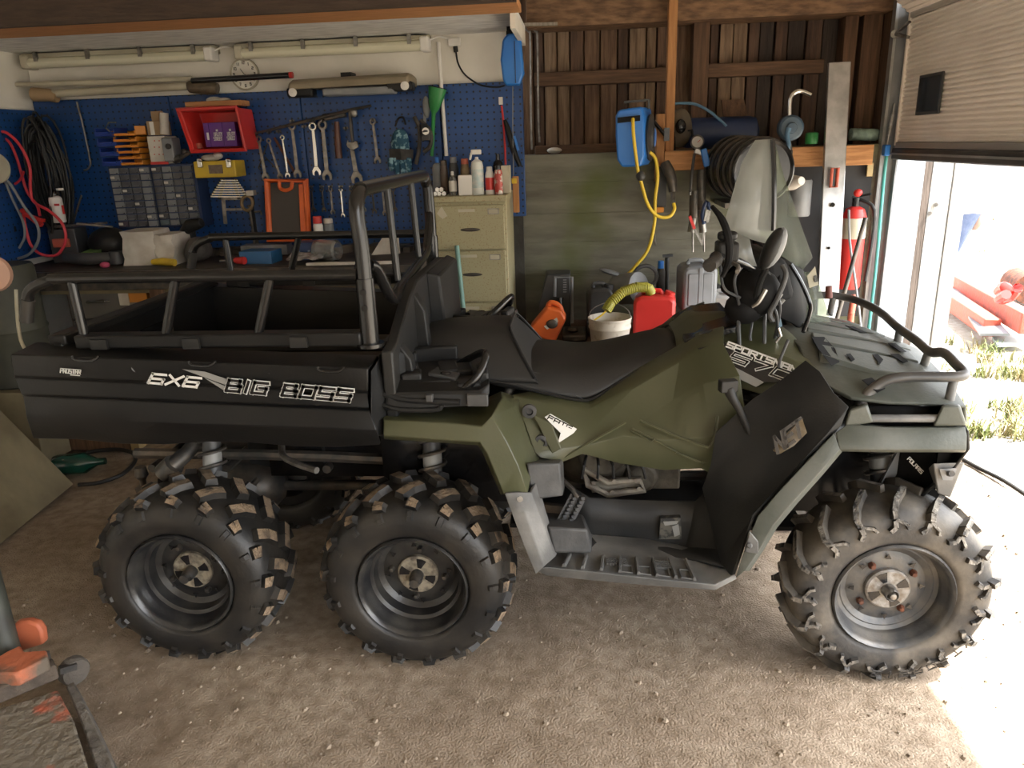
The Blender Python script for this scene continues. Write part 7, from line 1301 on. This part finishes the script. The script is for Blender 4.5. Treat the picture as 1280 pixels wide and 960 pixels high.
pp = at(128, 582, Z=.02); S('hose_ring', 'black hose lying in an open ring on the floor', 'hose', M().tube([at(*q, Z=.018) for q in ((98, 606), (125, 603), (152, 593), (168, 578), (167, 567), (150, 562), (125, 563), (108, 566))], .011, 8, sm=4), 'black')
S('green_tank', 'olive drum standing at the left edge behind the bed rail', 'drum', M().lathe([(.16, 0), (.17, .01), (.17, .28), (.178, .3), (.17, .32), (.17, .62), (.16, .64), (.001, .63)], V(-3.06, 3.74, .42), n=28), mat('olive_drum', (.06, .063, .045), .6, c2=(.035, .036, .028), ns=5))
S('crate_under_drum', 'wooden crate carrying the olive drum', 'crate', M().b2((-3.26, 3.53, .002), (-2.88, 3.95, .418)), 'ply', bevel=.004)
S('yellow_strap', 'pale yellow strap hanging beside the bed rail end', 'strap', M().tube([at(20, 362, Y=2.9), at(22, 400, Y=2.9), at(26, 425, Y=2.9), at(33, 440, Y=2.92)], .007, 6, sm=3), 'cream')
hl = thing('round_lid', 'round peach-coloured lid at the left edge above the bed rail', 'lid', at(-4, 360, Y=2.9)); child('disc', M().lathe([(.07, 0), (.075, .01), (.07, .03), (.05, .035), (.001, .036)], at(-8, 342, Y=2.9), (.35, -1, .1), 28), mat('peach_plastic', (.55, .33, .24), .5), hl); child('back', M().cyl(at(-14, 342, Y=2.93), at(-14, 342, Y=3.1), .06, n=16), 'dkgrey', hl)
# orange trolley jack
j = thing('trolley_jack', 'orange floor jack caked with dirt in the bottom left corner', 'jack', (-1.5, 1.5, 0))
om = mat('dirty_orange_paint', (.46, .13, .06), .7, c2=(.12, .095, .07), ns=7, lo=.50, hi=.62, bump=.3, bs=40)
dm = mat('dirt_caked_plate', (.17, .145, .11), .95, c2=(.42, .11, .06), ns=6, lo=.60, hi=.66, bump=1.0, bs=30)
zt = .10
top = [at(-30, 900, Z=zt), at(2, 884, Z=zt), at(72, 862, Z=zt), at(92, 900, Z=zt), at(112, 965, Z=zt), at(135, 1040, Z=zt), at(-30, 1040, Z=zt)]
child('deck_plate', M().prism(top, (0, 0, -.05)), dm, j, bevel=.006)
child('side_rail', M().loft([[at(x, y, Z=z) for x, y, z in r] for r in ([(82, 858, .09), (92, 852, .09), (96, 858, .0), (84, 862, .0)], [(100, 900, .085), (114, 894, .085), (120, 902, 0), (104, 905, 0)], [(125, 975, .08), (148, 968, .08), (156, 980, 0), (130, 985, 0)], [(140, 1030, .08), (170, 1020, .08), (176, 1030, 0), (146, 1040, 0)])]), mat('dirty_grey_rail', (.15, .135, .115), .85, c2=(.09, .08, .07), ns=12, bump=.6), j, bevel=.005)
child('hinge_bar', M().bar(at(-20, 872, Z=.13), at(70, 835, Z=.13), .05, .05), mat('rusty_hinge', (.085, .065, .048), .85, c2=(.05, .038, .03), ns=18, bump=.5), j, bevel=.006)
child('hinge_teeth', M().box(at(50, 829, Z=.15), (.02, .03, .05)).box(at(56, 826, Z=.15), (.02, .03, .05)).box(at(44, 832, Z=.15), (.02, .03, .05)), 'dksteel', j, kind='stuff')
child('orange_base', M().prism([at(x, y, Z=.19) for x, y in ((-12, 842), (-5, 822), (8, 814), (25, 806), (30, 814), (58, 812), (60, 822), (20, 842))], (0, 0, -.045)), om, j, bevel=.006)
child('orange_lug', M().prism([at(x, y, Y=1.86) for x, y in ((17, 818), (54, 806), (52, 790), (46, 781), (34, 777), (18, 779), (12, 792))], (0, .03, 0)), mat('bright_orange_paint', (.42, .11, .05), .6, c2=(.25, .09, .05), ns=8), j, bevel=.008)
child('handle_tube', M().cyl(at(12, 826, Y=1.82), at(-22, 700, Y=1.86), .037, n=18), mat('grey_green_tube', (.05, .054, .044), .5, c2=(.03, .03, .025), ns=9), j)
child('corner_bracket', M().lathe([(.012, -.02), (.04, -.02), (.045, -.012), (.045, .012), (.04, .02), (.012, .02)], at(92, 838, Z=.045), (.85, -.5, 0), 20), mat('dirty_bracket', (.10, .085, .07), .9, c2=(.08, .07, .06), ns=14, bump=.5), j)  # wheel-shaped stand-in for a rounded dirty corner bracket
child('bracket_arm', M().bar(at(74, 838, Z=.08), at(95, 832, Z=.07), .02, .02), 'dksteel', j)
